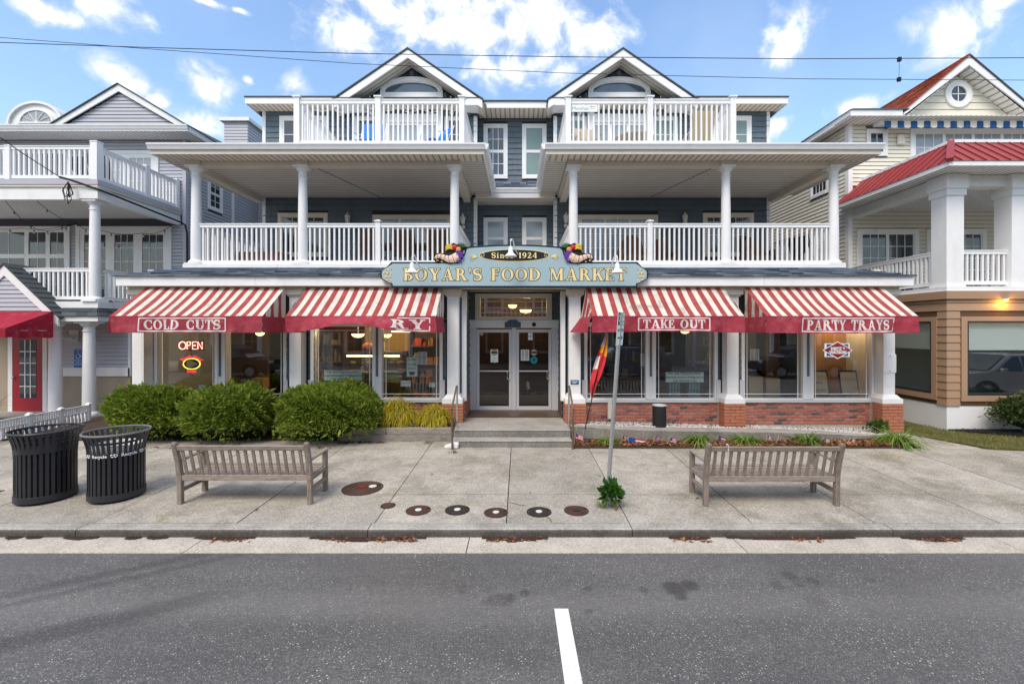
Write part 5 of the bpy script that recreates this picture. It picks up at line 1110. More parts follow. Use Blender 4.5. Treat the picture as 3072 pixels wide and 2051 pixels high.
# sign, lamp and lattice fence at the house front
hs = thing('access_sign', 'blue accessibility sign with wheelchair symbol on the lavender siding', 'sign', (-12.98, LYG-.03, 1.5)); sx_, sz_ = wx(240, LYG), wz(1075, LYG)
MB().box(sx_-.145, sx_+.145, LYG-.035, LYG-.022, sz_-.26, sz_+.26).build('sign_plate', mat('sign_blue_plate', (.0, .11, .42), .4, .05), hs)
m_ = MB(); f_ = lambda a, b: (sx_+a, LYG-.04, sz_+b)
m_.tube([f_(-.01, .19), f_(-.005, .12), f_(.05, .11), f_(.075, .03), f_(.10, .03)], .010, 5); m_.tube([f_(-.02+.06*math.cos(R(q)), .07+.06*math.sin(R(q))) for q in range(120, 400, 20)], .009, 5); m_.sphere(f_(-.012, .225), .016, 6, 4)
m_.build('wheelchair_symbol', M['paper'], hs); m_ = MB()
for k, tx in enumerate(('ACCESS AT', 'SIDE OF', 'BUILDING')): sans(m_, tx, .055, lambda a, b, c, k=k: (sx_+a, LYG-.037-c, sz_-.06-.065*k+b))
m_.build('lettering', M['paper'], hs)
m_ = MB(); qx, qz = wx(215, LYG), wz(1012, LYG); m_.box(qx-.05, qx+.22, LYG-.03, LYG-.015, qz-.12, qz+.22); m_.lathe([(.0, -.10), (.11, -.06), (.15, 0), (.14, .02), (.06, .05), (.03, .12)], qx+.02, LYG-.18, qz, 14); tag(m_.build('bell_lamp', M['lampglass'], smooth=True), 'grey wall light beside the blue accessibility sign', 'lamp')
fn = thing('lattice_fence', 'low white lattice topped picket fence behind the litter bins', 'fence', (-11.4, 10.7, .2)); fx0 = -11.45
for k in range(5): y = 9.0+k*.72; post(fn, fx0, y, .12, .66+.0*k, .07, .11)
for k in range(4):
    y0, y1 = 9.035+k*.72, 9.685+k*.72; m_ = MB(); m_.box(fx0-.02, fx0+.02, y0, y1, .60, .63); m_.box(fx0-.02, fx0+.02, y0, y1, .44, .465); m_.box(fx0-.02, fx0+.02, y0, y1, .18, .21)
    for i in range(12): y = y0+.02+i*(y1-y0-.04)/11; m_.box(fx0-.012, fx0+.012, y-.012, y+.012, .465, .60)
    for z in (.495, .53, .565): m_.box(fx0-.010, fx0+.010, y0, y1, z-.008, z+.008)
    for i in range(7): y = y0+.04+i*(y1-y0-.08)/6; m_.box(fx0-.013, fx0+.013, y-.025, y+.025, .21, .44)
    m_.build('fence_panel', M['white2'], fn)
# ---------------------------------------------------------------- right house (tan shopfront, cream storeys)
rh = thing('tan_shop_house', 'cream sided house with tan boarded shopfront and red metal porch roof', 'house', (14, 12, .25))
def rp(name, m_, **k): return m_.build(name, k.pop('mat'), rh, **k)
TX, TY = 10.24, 10.7
rp('foundation', MB().box(TX+.02, 22, TY+.02, 24, 0, .80), mat=M['wstucco'])
FW = (10.72, 14.2, 1.05, 2.83); SWn = (11.09, 13.0, 1.04, 2.83)     # front window, side window
b = MB(); b.box(TX+.01, FW[0], TY+.01, TY+.15, .8, 3.4); b.box(FW[0], FW[1], TY+.01, TY+.15, .8, FW[2]); b.box(FW[0], FW[1], TY+.01, TY+.15, FW[3], 3.4); b.box(FW[1], 22, TY+.01, TY+.15, .8, 3.4)
b.box(TX+.01, TX+.15, TY+.15, SWn[0], .8, 3.4); b.box(TX+.01, TX+.15, SWn[0], SWn[1], .8, SWn[2]); b.box(TX+.01, TX+.15, SWn[0], SWn[1], SWn[3], 3.4); b.box(TX+.01, TX+.15, SWn[1], 24, .8, 3.4); rp('shop_wall', b, mat=M['tan_b'])
M['blindw'] = mat('blind_fabric', (.74, .82, .78), .8, .02); M['pale'] = mat('pale_green_room', (.26, .31, .28), .8, .04, 1)
rp('room', MB().box(TX+.15, 16, 13.2, 13.3, .8, 3.4).box(TX+.15, 16, TY+.15, 13.2, .8, .85).box(TX+.15, 16, TY+.15, 13.2, 3.35, 3.4).box(15.9, 16, TY+.15, 13.2, .85, 3.35), mat=M['pale'])
siding(rh, TR(0, TY+.01), lambda z: (TX, 16), .80, 3.36, .19, M['tan'], [(FW[0]-.16, FW[1]+.16, FW[2]-.16, FW[3]+.13)], .02)
siding(rh, TR(TX+.01, 16, 0, ROTR), lambda z: (0, 16-TY), .80, 3.36, .19, M['tan'], [(16-SWn[1]-.1, 16-SWn[0]+.14, SWn[2]-.16, SWn[3]+.13)], .02)
for (T, u0, u1, z0, z1) in ((TR(0, TY+.01), FW[0], FW[1], FW[2], FW[3]), (TR(TX+.01, 16, 0, ROTR), 16-SWn[1], 16-SWn[0], SWn[2], SWn[3])):
    m_ = MB(T); tw = .14; m_.box(u0-tw, u0, -.028, 0, z0-tw, z1+.11); m_.box(u1, u1+tw, -.028, 0, z0-tw, z1+.11); m_.box(u0, u1, -.030, 0, z1, z1+.11); m_.box(u0, u1, -.030, 0, z0-tw, z0); fo = m_.build('window_surround', M['tan'], rh)
    m_ = MB(T); m_.box(u0, u0+.04, -.02, .08, z0, z1); m_.box(u1-.04, u1, -.02, .08, z0, z1); m_.box(u0+.04, u1-.04, -.021, .08, z1-.04, z1); m_.box(u0+.04, u1-.04, -.021, .08, z0, z0+.05); m_.build('window_frame', M['black'], fo)
    MB(T).box(u0+.04, u1-.04, .03, .036, z0+.05, z1-.04).build('pane', M['glass'], fo); MB(T).box(u0+.05, u1-.05, .10, .11, z1-.70, z1-.02).build('roller_blind', M['blindw'], fo)
rp('cornice_band', MB().box(TX-.06, 22, TY-.06, TY+.01, 3.36, 3.55), mat=M['tan']); rp('cornice_band', MB().box(TX-.06, TX+.01, TY+.01, 20, 3.36, 3.55), mat=M['tan'])
rp('deck_floor', MB().box(TX-.03, 22, TY-.03, 14, 3.40, 3.56).box(TX-.01, 22, TY-.01, 14, 3.56, 3.66), mat=M['white'])
for x in (10.51, 12.08, 14.4):
    m_ = MB(); m_.box(x-.21, x+.21, 10.76, 11.18, 3.66, 6.0); c = m_.build('square_column', M['white'], rh, bevel=.008)
    m_ = MB(); m_.box(x-.24, x+.24, 10.73, 11.21, 5.86, 6.02); m_.box(x-.27, x+.27, 10.70, 11.24, 6.02, 6.36); m_.build('capital', M['white2'], c)
    MB().box(x-.23, x+.23, 10.74, 11.20, 3.662, 3.72).build('column_base', M['white'], c)
railing(rh, (10.72, 10.90, 0), (11.87, 10.90, 0), 3.72, 4.56, .125, .045); railing(rh, (12.29, 10.90, 0), (14.19, 10.90, 0), 3.72, 4.56, .125, .045); railing(rh, (10.36, 11.18, 0), (10.36, 13.85, 0), 3.72, 4.56, .125, .045)
# porch roof with standing seams
ex, ey, ez = 9.83, 10.2, 6.37; run = .8; tz = 7.22
rp('fascia_board', MB().box(ex, 22, ey, ey+.03, ez, ez+.11), mat=M['white']); rp('fascia_board', MB().box(ex, ex+.03, ey+.03, 13.9, ez, ez+.11), mat=M['white'])
rp('porch_soffit', MB().box(ex+.03, 22, ey+.03, 13.9, ez+.003, ez+.03), mat=M['soff_w']); rp('porch_beam', MB().box(10.34, 10.68, 11.25, 13.9, 6.12, 6.36), mat=M['white2']); rp('porch_beam', MB().box(10.80, 22, 10.82, 11.12, 6.10, 6.36), mat=M['white2'])
rf = rp('metal_roof', MB().hexa([(ex-.02,ey-.02,ez+.11),(22,ey-.02,ez+.11),(22,14,ez+.11),(ex-.02,14,ez+.11),(ex+run,ey+run,tz),(22,ey+run,tz),(22,14,tz),(ex+run,14,tz)]), mat=M['metal_red'])
for k in range(24):
    x = ex+.25+k*.28; f = min(1, (x-ex)/run) if x-ex < run else 1
    MB().bar((x, ey-.02, ez+.125), (x, ey+run*f, ez+.11+(tz-ez-.11)*f+.015), .03, .04, (0, -1, 1)).build('seam_rib', M['metal_red'], rf)
for k in range(12):
    y = ey+.25+k*.28; f = min(1, (y-ey)/run)
    MB().bar((ex-.02, y, ez+.125), (ex+run*f, y, ez+.11+(tz-ez-.11)*f+.015), .03, .04, (-1, 0, 1)).build('seam_rib', M['metal_red'], rf)
MB().bar((ex-.03, ey-.03, ez+.12), (ex+run, ey+run, tz+.03), .13, .09).build('hip_cap', M['metal_red'], rf)
rp('roof_cap', MB().box(ex+run-.03, 22, ey+run-.03, ey+run+.12, tz, tz+.075), mat=M['white']); rp('roof_cap', MB().box(ex+run-.03, ex+run+.12, ey+run+.12, 13.9, tz, tz+.075), mat=M['white'])
rp('roof_deck', MB().box(ex+run+.12, 22, ey+run+.12, 13.9, tz+.001, tz+.02), mat=M['step'])
# cream storeys
UY = 13.9
rp('upper_wall', MB().box(TX+.01, 22, UY+.01, 24, 3.4, 9.05), mat=M['cream_b'])
ro = [(10.5,12.4,3.6,5.75),(12.65,14.5,3.6,5.75),(15.0,16.5,3.6,5.75),(10.78,11.45,8.0,8.9),(12.15,16,7.3,8.9)]
siding(rh, TR(0, UY+.01), lambda z: (TX, 17), 3.66, 6.4, .125, M['cream'], ro); siding(rh, TR(0, UY+.01), lambda z: (TX, 17), 7.1, 9.05, .125, M['cream'], ro)
siding(rh, TR(TX+.01, 21, 0, ROTR), lambda z: (0, 21-UY), 3.0, 9.05, .125, M['cream'], [(5.3, 6.25, 7.15, 7.75), (4.6, 5.3, 8.1, 8.85)])
rp('corner_board', MB().box(TX-.02, TX+.11, UY-.03, UY+.12, 3.66, 9.05), mat=M['white2'])
window(rh, TR(TX, 21, 0, ROTR), 5.4, 6.15, 7.25, 7.65, 4, 1, .09)
T3 = TR(0, UY)
window(rh, T3, 10.62, 12.28, 3.7, 5.62, 3, 5, .13, split=[11.44], name='sliding_door', tm='white2', pane='pane'); window(rh, T3, 12.78, 14.38, 3.7, 5.62, 3, 5, .13, split=[13.58], name='sliding_door', tm='white2'); window(rh, T3, 15.1, 16.4, 4.3, 5.62, 2, 2, .1, hung=True)
window(rh, T3, 10.88, 11.35, 8.1, 8.76, 2, 2, .09, tm='white2'); window(rh, T3, 12.27, 15.9, 7.4, 8.74, 3, 3, .12, split=[13.2, 14.1, 15.0], pane='curtain', tm='white2', name='sliding_door')
rp('wall_light', MB().box(11.72, 11.95, UY-.10, UY-.014, 8.35, 8.68), mat=M['cream_trim'], bevel=.03)
ax = 13.6; az, gs = 10.92, .84; GYr = 13.5
rp('eave_soffit', MB().box(9.87, 22, 13.33, UY+.1, 9.0, 9.02), mat=M['soff_w']); rp('fascia_board', MB().box(9.87, 11.42, GYr-.2, GYr-.17, 8.99, 9.17), mat=M['white']); rp('fascia_board', MB().box(9.87, 9.90, GYr-.17, 22, 8.99, 9.17), mat=M['white']); rp('eave_soffit', MB().box(9.90, TX, UY+.1, 22, 9.0, 9.02), mat=M['soff_w'])
rp('main_roof', MB().hexa([(9.83,GYr-.24,9.17),(11.6,GYr-.24,9.17),(11.6,22,9.17),(9.83,22,9.17),(9.95,GYr-.2,9.21),(11.6,GYr-.2,9.21),(11.6,22,9.4),(9.95,22,9.21)]), mat=M['roof_dark'])
for s in (-1, 1):
    m_ = MB(); m_.prism([(ax, az), (ax+s*2.12, az-gs*2.12), (ax+s*2.12, az-gs*2.12-.15), (ax, az-.30)][::(1 if s < 0 else -1)], GYr, GYr+.04, 'y'); rp('rake_board', m_, mat=M['white'])
    m_ = MB(); m_.prism([(ax, az+.03), (ax+s*2.1, az-gs*2.1+.03), (ax+s*2.1, az-gs*2.1-.02), (ax, az-.02)][::(1 if s < 0 else -1)], GYr-.03, 22, 'y'); gro = rp('gable_roof', m_, mat=M['roof_red'] if s < 0 else M['roof_dark'])
    if s < 0:
        sh = MB(); shingle_slope(sh, (ax-2.11, 22, az-gs*2.11+.04), (ax-2.11, GYr-.04, az-gs*2.11+.04), (ax, GYr-.04, az+.045), (ax, 22, az+.045), 20, .3, .016); sh.build('roof_shingles', M['roof_red'], gro, kind='stuff')
    m_ = MB(); m_.prism([(ax, az-.33), (ax+s*2.3, az-gs*2.3-.25), (ax+s*2.3, az-gs*2.3-.23), (ax, az-.31)][::(1 if s < 0 else -1)], GYr+.041, UY, 'y'); rp('rake_soffit', m_, mat=M['soff_w'])
rp('gable_wall', MB().prism([(ax-2.2, 9.0), (ax+2.2, 9.0), (ax, 9.0+2.2*gs-.05)], UY+.01, UY+.4, 'y'), mat=M['cream_b'])
siding(rh, TR(0, UY+.0), lambda z: (ax-(10.62-z)/gs, ax+(10.62-z)/gs) if z < 10.62 else None, 9.05, 10.5, .21, M['cream'])
m_ = MB(TR(ax+.02, UY, 9.93)); 
for q in ring(0, 0, .42, .42, .24, .24, 0, 360, 28): m_.prism([q[1], q[0], q[3], q[2]], -.07, 0, 'y')
ro_ = m_.build('round_window', M['white'], rh); m_ = MB(TR(ax+.02, UY, 9.93)); m_.prism([(.25*math.cos(R(a)), .25*math.sin(R(a))) for a in range(360, 0, -15)], -.03, -.02, 'y'); m_.build('pane', M['pane'], ro_)
m_ = MB(TR(ax+.02, UY, 9.93)); m_.box(-.012, .012, -.045, -.03, -.24, .24); m_.box(-.24, .24, -.046, -.031, -.012, .012); m_.build('muntin', M['white'], ro_)
ba = thing('retractable_awning', 'rolled blue and white striped awning under the cream gable', 'awning', (13.5, 13.6, 8.7)); MB().box(10.98, 17, 13.55, UY-.02, 8.90, 9.0).build('cassette', M['white'], ba)
M['aw_blue'] = fabric('awning_blue', (.02, .10, .26), .2, .1); n = 30
for k in range(n):
    a, c = 11.05+k*.2, 11.05+(k+1)*.2; m_ = MB(); N = 6; m_.add([(a+(c-a)*i/N, 13.52+.03*j*0-.02*math.sin(math.pi*i/N), 8.93 if j == 0 else 8.745-.03*math.sin(math.pi*i/N)) for j in range(2) for i in range(N+1)], [(N+1+i, N+2+i, i+1, i) for i in range(N)]); m_.build('valance_scallop', M['aw_blue'] if k % 2 == 0 else M['aw_white'], ba, smooth=True)
# warm lamp under the tan cornice
wl = thing('soffit_lamp', 'small lit amber lamp under the cornice of the tan shopfront', 'lamp', (wx(3020, 10.6), 10.6, 3.3)); lx, ly, lz = wx(3020, 10.6), 10.62, 3.33
MB().lathe([(.05, 0), (.05, .03)], lx, ly, lz, 14).build('lamp_body', M['white'], wl); t_ = NT('amber_glow'); e_ = t_.n('ShaderNodeEmission'); e_.inputs[0].default_value = (1, .55, .08, 1); e_.inputs[1].default_value = 12; t_.l(e_.outputs[0], t_.out.inputs[0])
MB().lathe([(.042, 0), (.03, -.012), (.005, -.016)], lx, ly, lz, 14).build('lamp_lens', t_.m, wl)
pl = bpy.data.lights.new('lamp_light', 'POINT'); pl.energy = 6; pl.color = (1, .5, .06); pl.shadow_soft_size = .03; po = bpy.data.objects.new('lamp_light', pl); COL.objects.link(po); po.location = (lx, ly-.03, lz-.06); setpar(po, wl)
# ---------------------------------------------------------------- beds, ramp, lawn
soil = MB(); soil.box(-9.7, -3.8, 9.86, YW, 0, .20); soil.box(-3.75, -1.45, 9.84, YW, 0, .42); soil.box(1.12, 8.3, 9.235, 10.05, 0, .205); soil.box(-24, -9.7, 9.86, 13.2, 0, .205); struct('garden_soil', soil, M['soil'])
M['kerb_d'] = concrete('ledge_face', (.20, .185, .16), (.31, .29, .25), .6, (.09, .085, .07), .5)
rmp = MB(); RP = [(1.12, 10.0, .462), (1.6, 9.94, .45), (2.1, 9.86, .43), (2.75, 9.78, .415), (4.0, 9.75, .40), (5.4, 9.74, .385), (6.6, 9.78, .345), (7.6, 9.92, .27), (8.6, 10.12, .21)]
for (a, b_) in zip(RP, RP[1:]):
    rmp.hexa([(a[0],a[1],.05),(b_[0],b_[1],.05),(b_[0],10.22,.05),(a[0],10.22,.05),(a[0],a[1]+.012,a[2]),(b_[0],b_[1]+.012,b_[2]),(b_[0],10.22,b_[2]),(a[0],10.22,a[2])])
rmp.m = [1 if k % 6 == 2 else 0 for k in range(len(rmp.f))]
struct('ramp_ledge', rmp, [M['step'], M['kerb_d']]).__setitem__('label', 'low curved concrete ledge in front of the brick base')
pth = MB(); pth.hexa([(7.4,9.845,0),(9.3,9.845,0),(8.95,10.9,0),(8.4,10.9,0),(7.4,9.845,zs(9.84)),(9.3,9.845,zs(9.84)),(8.95,10.9,.215),(8.4,10.9,.215)]); struct('side_path', pth, M['slab'])
gb = MB(); gb.hexa([(1.3,10.22,0),(8.45,10.22,0),(8.45,YW,0),(1.3,YW,0),(1.3,10.22,.42),(8.45,10.22,.22),(8.45,YW,.24),(1.3,YW,.42)]); struct('gravel_bed', gb, M['soil'])
V = []; Fq = []
for _ in range(4200):
    x = rng.uniform(1.3, 8.5); y = rng.uniform(10.14, 10.76); s = rng.uniform(.012, .027); z = np.interp(x, [1.3, 8.45], [.42, .23])+rng.uniform(0, .02)
    if y < 10.22: z = np.interp(x, [p[0] for p in RP], [p[2] for p in RP])+s*.3
    b_ = len(V); q = rng.uniform(.7, 1.3, (6, 1))*np.array([(1,0,0),(0,1,0),(-1,0,0),(0,-1,0),(0,0,.7),(0,0,-.7)])*s
    V += [tuple(np.array((x, y, z))+p) for p in q]; Fq += [(b_+i, b_+j, b_+4) for i, j in ((0,1),(1,2),(2,3),(3,0))]+[(b_+j, b_+i, b_+5) for i, j in ((0,1),(1,2),(2,3),(3,0))]
tag(npmesh('gravel', V, Fq, M['gravel'], None, 'stuff', 3), 'white gravel strewn along the foot of the brick wall', 'gravel')
lw = MB(); lw.prism([(8.95, 10.72), (9.12, 10.2), (9.62, 9.16), (10.4, 9.0), (22, 9.0), (22, 10.7), (10.2, 10.7), (10.2, 13), (8.95, 13)], .0, .215, 'z'); struct('lawn', lw, M['lawn'])
mu = MB(); mu.prism([(10.26, 10.69), (10.9, 10.22), (11.8, 9.86), (13, 9.75), (22, 9.75), (22, 10.69)], .215, .25, 'z'); struct('mulch_bed', mu, M['mulch'])
V = []; Fq = []
for _ in range(1500):
    x = rng.uniform(10.4, 14); y = rng.uniform(9.8+max(0, (11.6-x))*.5, 10.68); s = rng.uniform(.012, .035); a = rng.uniform(0, 6.28); b_ = len(V); c, d = math.cos(a)*s, math.sin(a)*s
    z = .25+rng.uniform(0, .025); t_ = rng.uniform(-.3, .3)*s; V += [(x-c, y-d, z-t_), (x+d*.35, y-c*.35, z), (x+c, y+d, z+t_), (x-d*.35, y+c*.35, z+.004)]; Fq.append((b_, b_+1, b_+2, b_+3))
tag(npmesh('mulch_chips', V, Fq, M['mulch'], None, 'stuff'), 'dark bark mulch in front of the tan shopfront', 'mulch')
def blades(name, parent, st, dr, ln, wd, droop, mat_, segs=3, kind=None):
    """curved tapering blades from points st, first along dr, bending down by droop"""
    st = np.asarray(st, float); dr = np.asarray(dr, float); n = len(st); ln = np.broadcast_to(np.asarray(ln, float), n); dp = np.broadcast_to(np.asarray(droop, float), n)
    side = np.cross(dr, (0, 0, 1)); side += rng.normal(0, .15, side.shape); side /= np.linalg.norm(side, axis=1, keepdims=True)+1e-9
    V = np.zeros((n, segs+1, 2, 3))
    for i in range(segs+1):
        t = i/segs; p = st+dr*(ln*t)[:, None]; p[:, 2] -= dp*ln*t*t; w = wd*(1-.85*t**1.5)
        V[:, i, 0] = p-side*w/2; V[:, i, 1] = p+side*w/2
    V = V.reshape(-1, 3); base = (np.arange(n)*(segs+1)*2)[:, None, None]; q = np.array([[2*i, 2*i+1, 2*i+3, 2*i+2] for i in range(segs)])[None]
    return npmesh(name, V, (base+q).reshape(-1, 4), mat_, parent, kind)
pts = []; 
while len(pts) < 9000:
    x, y = rng.uniform(8.98, 14), rng.uniform(9.02, 11.3)
    if y < 9.02+max(0, (9.62-x))*2.05: continue
    if x > 10.25 and y > 10.66: continue
    if x > 10.3 and y > 10.66-(x-10.26)*.62 and y > 9.74: continue
    pts.append((x, y, .21))
pts = np.array(pts); d = rng.normal(0, .45, (len(pts), 3)); d[:, 2] = 1; d /= np.linalg.norm(d, axis=1, keepdims=True)
tag(blades('grass', None, pts, d, rng.uniform(.03, .085, len(pts)), .007, .2, M['grass'], 2, 'stuff'), 'yellowing lawn grass beside the tan shopfront', 'grass')
pl_ = rng.uniform((-9.6, 6.2), (-8.1, 6.9), (700, 2)); pts = np.column_stack([pl_, [zs(y)+.012 for y in pl_[:, 1]]]); d = rng.normal(0, .6, (700, 3)); d[:, 2] = 1; d /= np.linalg.norm(d, axis=1, keepdims=True)
vg = MB(); vg.box(-10.5, -8.0, 6.15, 6.95, .08, .135); struct('verge', vg, M['lawn']); tag(blades('verge_grass', None, pts, d, rng.uniform(.03, .09, 700), .008, .3, M['grass'], 2, 'stuff'), 'thin brown grass patch at the kerb side of the bins', 'grass')
# ---------------------------------------------------------------- shrubs
def bush(name, label, cat, c, r, n, leaf, mat_, core, p=2.6, up=.35, group=None, lump=.15, seed=0, aspect=.34):
    g_ = np.random.default_rng(seed); th = thing(name, label, cat, (c[0], c[1], c[2]-r[2]), group)
    d = g_.normal(0, 1, (n, 3)); d[:, 2] = np.where(d[:, 2] < -.4, -d[:, 2], d[:, 2]); d[:, 1] = np.where((d[:, 1] > .4) & (g_.random(n) < .6), -d[:, 1], d[:, 1]); d /= np.linalg.norm(d, axis=1, keepdims=True)
    rad = 1/np.power((np.abs(d)**p).sum(1), 1/p); ph = g_.uniform(0, 6.28, (9, 3)); fr = g_.uniform(3, 11, (9, 3)); lm = sum(np.sin(d@fr[k]+ph[k, 0])*np.cos(d@fr[(k+3) % 9]+ph[k, 1]) for k in range(9))/3
    k = rad*(1+lump*lm)*(1-np.abs(g_.normal(0, .09, n))); pos = np.array(c)+d*k[:, None]*np.array(r)
    lo = c[2]-r[2]*.96; pos[:, 2] = np.where(pos[:, 2] < lo, lo+g_.uniform(0, .06, n), pos[:, 2])
    o = d*np.array([1/r[0], 1/r[1], 1/r[2]]); o /= np.linalg.norm(o, axis=1, keepdims=True); dr = o+g_.normal(0, .55, (n, 3)); dr[:, 2] += up; dr /= np.linalg.norm(dr, axis=1, keepdims=True)
    s = np.cross(dr, g_.normal(0, 1, (n, 3))); s /= np.linalg.norm(s, axis=1, keepdims=True); L = (leaf*g_.uniform(.6, 1.5, n)*np.where(g_.random(n) < .05, 1.9, 1))[:, None]; nn = np.cross(dr, s)
    V = np.stack([pos, pos+dr*L*.5+s*L*aspect*.5+nn*L*.08, pos+dr*L, pos+dr*L*.5-s*L*aspect*.5+nn*L*.08], 1).reshape(-1, 3); npmesh('foliage', V, np.arange(4*n).reshape(-1, 4), mat_, th)
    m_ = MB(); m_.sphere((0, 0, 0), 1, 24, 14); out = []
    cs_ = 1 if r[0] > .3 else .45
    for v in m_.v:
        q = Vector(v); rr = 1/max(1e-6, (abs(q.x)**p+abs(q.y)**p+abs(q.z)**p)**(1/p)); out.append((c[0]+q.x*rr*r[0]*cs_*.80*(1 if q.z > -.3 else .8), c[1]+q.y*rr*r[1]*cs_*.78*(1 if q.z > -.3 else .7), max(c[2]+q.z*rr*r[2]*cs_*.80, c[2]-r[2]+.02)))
    m_.v = out; m_.build('foliage_core', M[core], th, smooth=True)  # solid dark core, keeps the foliage from being see-through
    st = MB(); [st.tube([(c[0]+r[0]*.1*(k-1), c[1], c[2]-r[2]-.05), (c[0]+r[0]*.25*(k-1), c[1]+r[1]*.05*k, c[2])], [.03*min(1, r[0]*1.2), .012*min(1, r[0]*1.2)], 6) for k in range(3)]; st.build('stem', M['bark'], th)
    return th
G = 'clipped yew shrubs along the shop front'
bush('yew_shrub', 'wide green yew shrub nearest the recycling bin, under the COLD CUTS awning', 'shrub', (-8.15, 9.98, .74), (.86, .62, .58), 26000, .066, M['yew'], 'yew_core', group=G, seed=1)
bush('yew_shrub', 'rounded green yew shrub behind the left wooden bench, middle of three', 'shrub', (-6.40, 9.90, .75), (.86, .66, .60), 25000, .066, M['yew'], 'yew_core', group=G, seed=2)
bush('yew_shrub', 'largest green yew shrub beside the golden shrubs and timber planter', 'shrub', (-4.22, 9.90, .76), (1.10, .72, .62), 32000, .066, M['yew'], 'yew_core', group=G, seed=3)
bush('azalea_shrub', 'loose leafy shrub in the dark mulch before the tan shopfront', 'shrub', (11.7, 10.28, .68), (.80, .36, .40), 3600, .055, M['azalea'], 'yew_core', 2.1, .2, lump=.2, seed=4, aspect=.6)
bush('azalea_shrub', 'half cut off leafy shrub at the edge of the mulch bed', 'shrub', (13.0, 10.3, .66), (.62, .36, .38), 2600, .055, M['azalea'], 'yew_core', 2.1, .2, lump=.2, seed=5, aspect=.6)
def thread_shrub(label, c, r, n, seed):
    th = thing('golden_shrub', label, 'shrub', (c[0], c[1], .42), 'golden threadleaf shrubs in the timber planter'); g_ = np.random.default_rng(seed)
    d = g_.normal(0, 1, (n, 3)); d[:, 2] = np.abs(d[:, 2]); d /= np.linalg.norm(d, axis=1, keepdims=True); k = g_.uniform(.35, 1, n)**.5; sub_ = np.array([(0, 0, .0), (-.45, -.1, -.12), (.42, .0, -.05), (.1, -.3, -.22), (-.15, .2, .12)])*np.array(r); pos = np.array(c)+sub_[g_.integers(0, 5, n)]+d*k[:, None]*np.array(r)*.82
    dr = d*np.array((1, 1, .4))+g_.normal(0, .3, (n, 3)); dr[:, 2] += .15; dr /= np.linalg.norm(dr, axis=1, keepdims=True)
    blades('foliage', th, pos, dr, g_.uniform(.08, .2, n), .014, g_.uniform(.5, 1.5, n), M['gold_leaf'], 3)
    MB().sphere(c, 1, 14, 8, tuple(x*.6 for x in r)).build('foliage_core', mat('shrub_core', (.07, .06, .015), .95, .4, 8), th, smooth=True); MB().tube([(c[0], c[1], .40), (c[0], c[1], c[2])], .02, 6).build('stem', M['bark'], th)  # solid core inside the threads, plus a stem
thread_shrub('larger golden threadleaf shrub against the yew in the timber planter', (-2.78, 10.15, .64), (.42, .30, .52), 2600, 1); thread_shrub('smaller golden threadleaf shrub beside the entrance handrail', (-1.93, 10.15, .58), (.34, .26, .40), 1900, 2)
# timber planter
tp = thing('timber_planter', 'weathered grey timber planter edging below the golden shrubs', 'planter', (-2.6, 9.85, .18))
for (x0, x1, z0, z1) in ((-3.82, -2.92, .335, .475), (-2.905, -1.46, .335, .475), (-3.95, -1.46, .17, .33)): MB().box(x0, x1, 9.74, 9.90, z0, z1).build('timber', M['timber'], tp, bevel=.012)
# day lilies, weeds, reeds
def clump(name, label, cat, c, n, L, wd, mat_, spread=.9, droop=.9, group=None):
    th = thing(name, label, cat, c, group); a = rng.uniform(0, 6.28, n); e = rng.uniform(.35, 1.1, n)*spread; d = np.column_stack([np.cos(a)*e, np.sin(a)*e, np.ones(n)]); d /= np.linalg.norm(d, axis=1, keepdims=True)
    st = np.array(c)+np.column_stack([np.cos(a)*.04, np.sin(a)*.03, np.zeros(n)])+rng.normal(0, .02, (n, 3))*np.array((1, 1, .1)); blades('leaves', th, st, d, L*rng.uniform(.6, 1.15, n), wd, rng.uniform(.5, 1.2, n)*droop, mat_, 5); return th
GL = 'arching daylily clumps in the flag bed'
for px, py, s, lab in ((1822, 1330, .8, 'small daylily clump beside the sign post pole'), (2095, 1334, 1.0, 'daylily clump behind the arm of the right-hand bench'), (2240, 1334, 1.0, 'daylily clump behind the middle of the right-hand bench'), (2425, 1334, 1.05, 'daylily clump behind the far end of the right-hand bench'), (2690, 1336, 1.35, 'largest daylily clump at the path end of the flag bed')):
    Y = 9.55; clump('daylily', lab, 'plant', (wx(px, Y), Y, .20), int(120*s), .68*s, .028, M['lily'], 1.2, 1.1, GL)
for px, py, lab in ((1280, 1330, 'grassy weed tuft at the foot of the timber planter'), (1357, 1357, 'small weed tuft at the foot of the rusty handrail')):
    Y = (HC-.17)*F/(py-PY); clump('weed_tuft', lab, 'plant', (wx(px, Y), Y, zs(Y)), 26, .13, .010, M['weed'], 1.2, .6)
clump('reed_grass', 'tall dry ornamental grass by the red door', 'plant', (-14.2, 11.8, .2), 240, 1.1, .012, M['reed'], .55, .5); clump('reed_grass', 'green ornamental grass at the edge of the left walkway', 'plant', (-14.0, 11.2, .2), 160, .9, .014, M['lily'], .4, .4)
bush('wall_weed', 'leafy green weed at the foot of the corner brick pier', 'plant', (8.25, 10.32, .36), (.26, .10, .14), 300, .05, M['weed'], 'yew_core', 2, .2, lump=.25, seed=8, aspect=.7)
X, Y = 1.262, 6.36; bush('post_weed', 'leafy green weed growing around the base of the sign post', 'plant', (X+.05, Y-.02, .27), (.10, .09, .15), 300, .07, M['weed'], 'yew_core', 2, .2, lump=.3, seed=9, aspect=.7); clump('grass_tuft', 'pale grass tuft beside the sign post weed', 'plant', (X-.10, Y-.05, zs(Y)), 40, .22, .008, M['lily'], .5, .4)
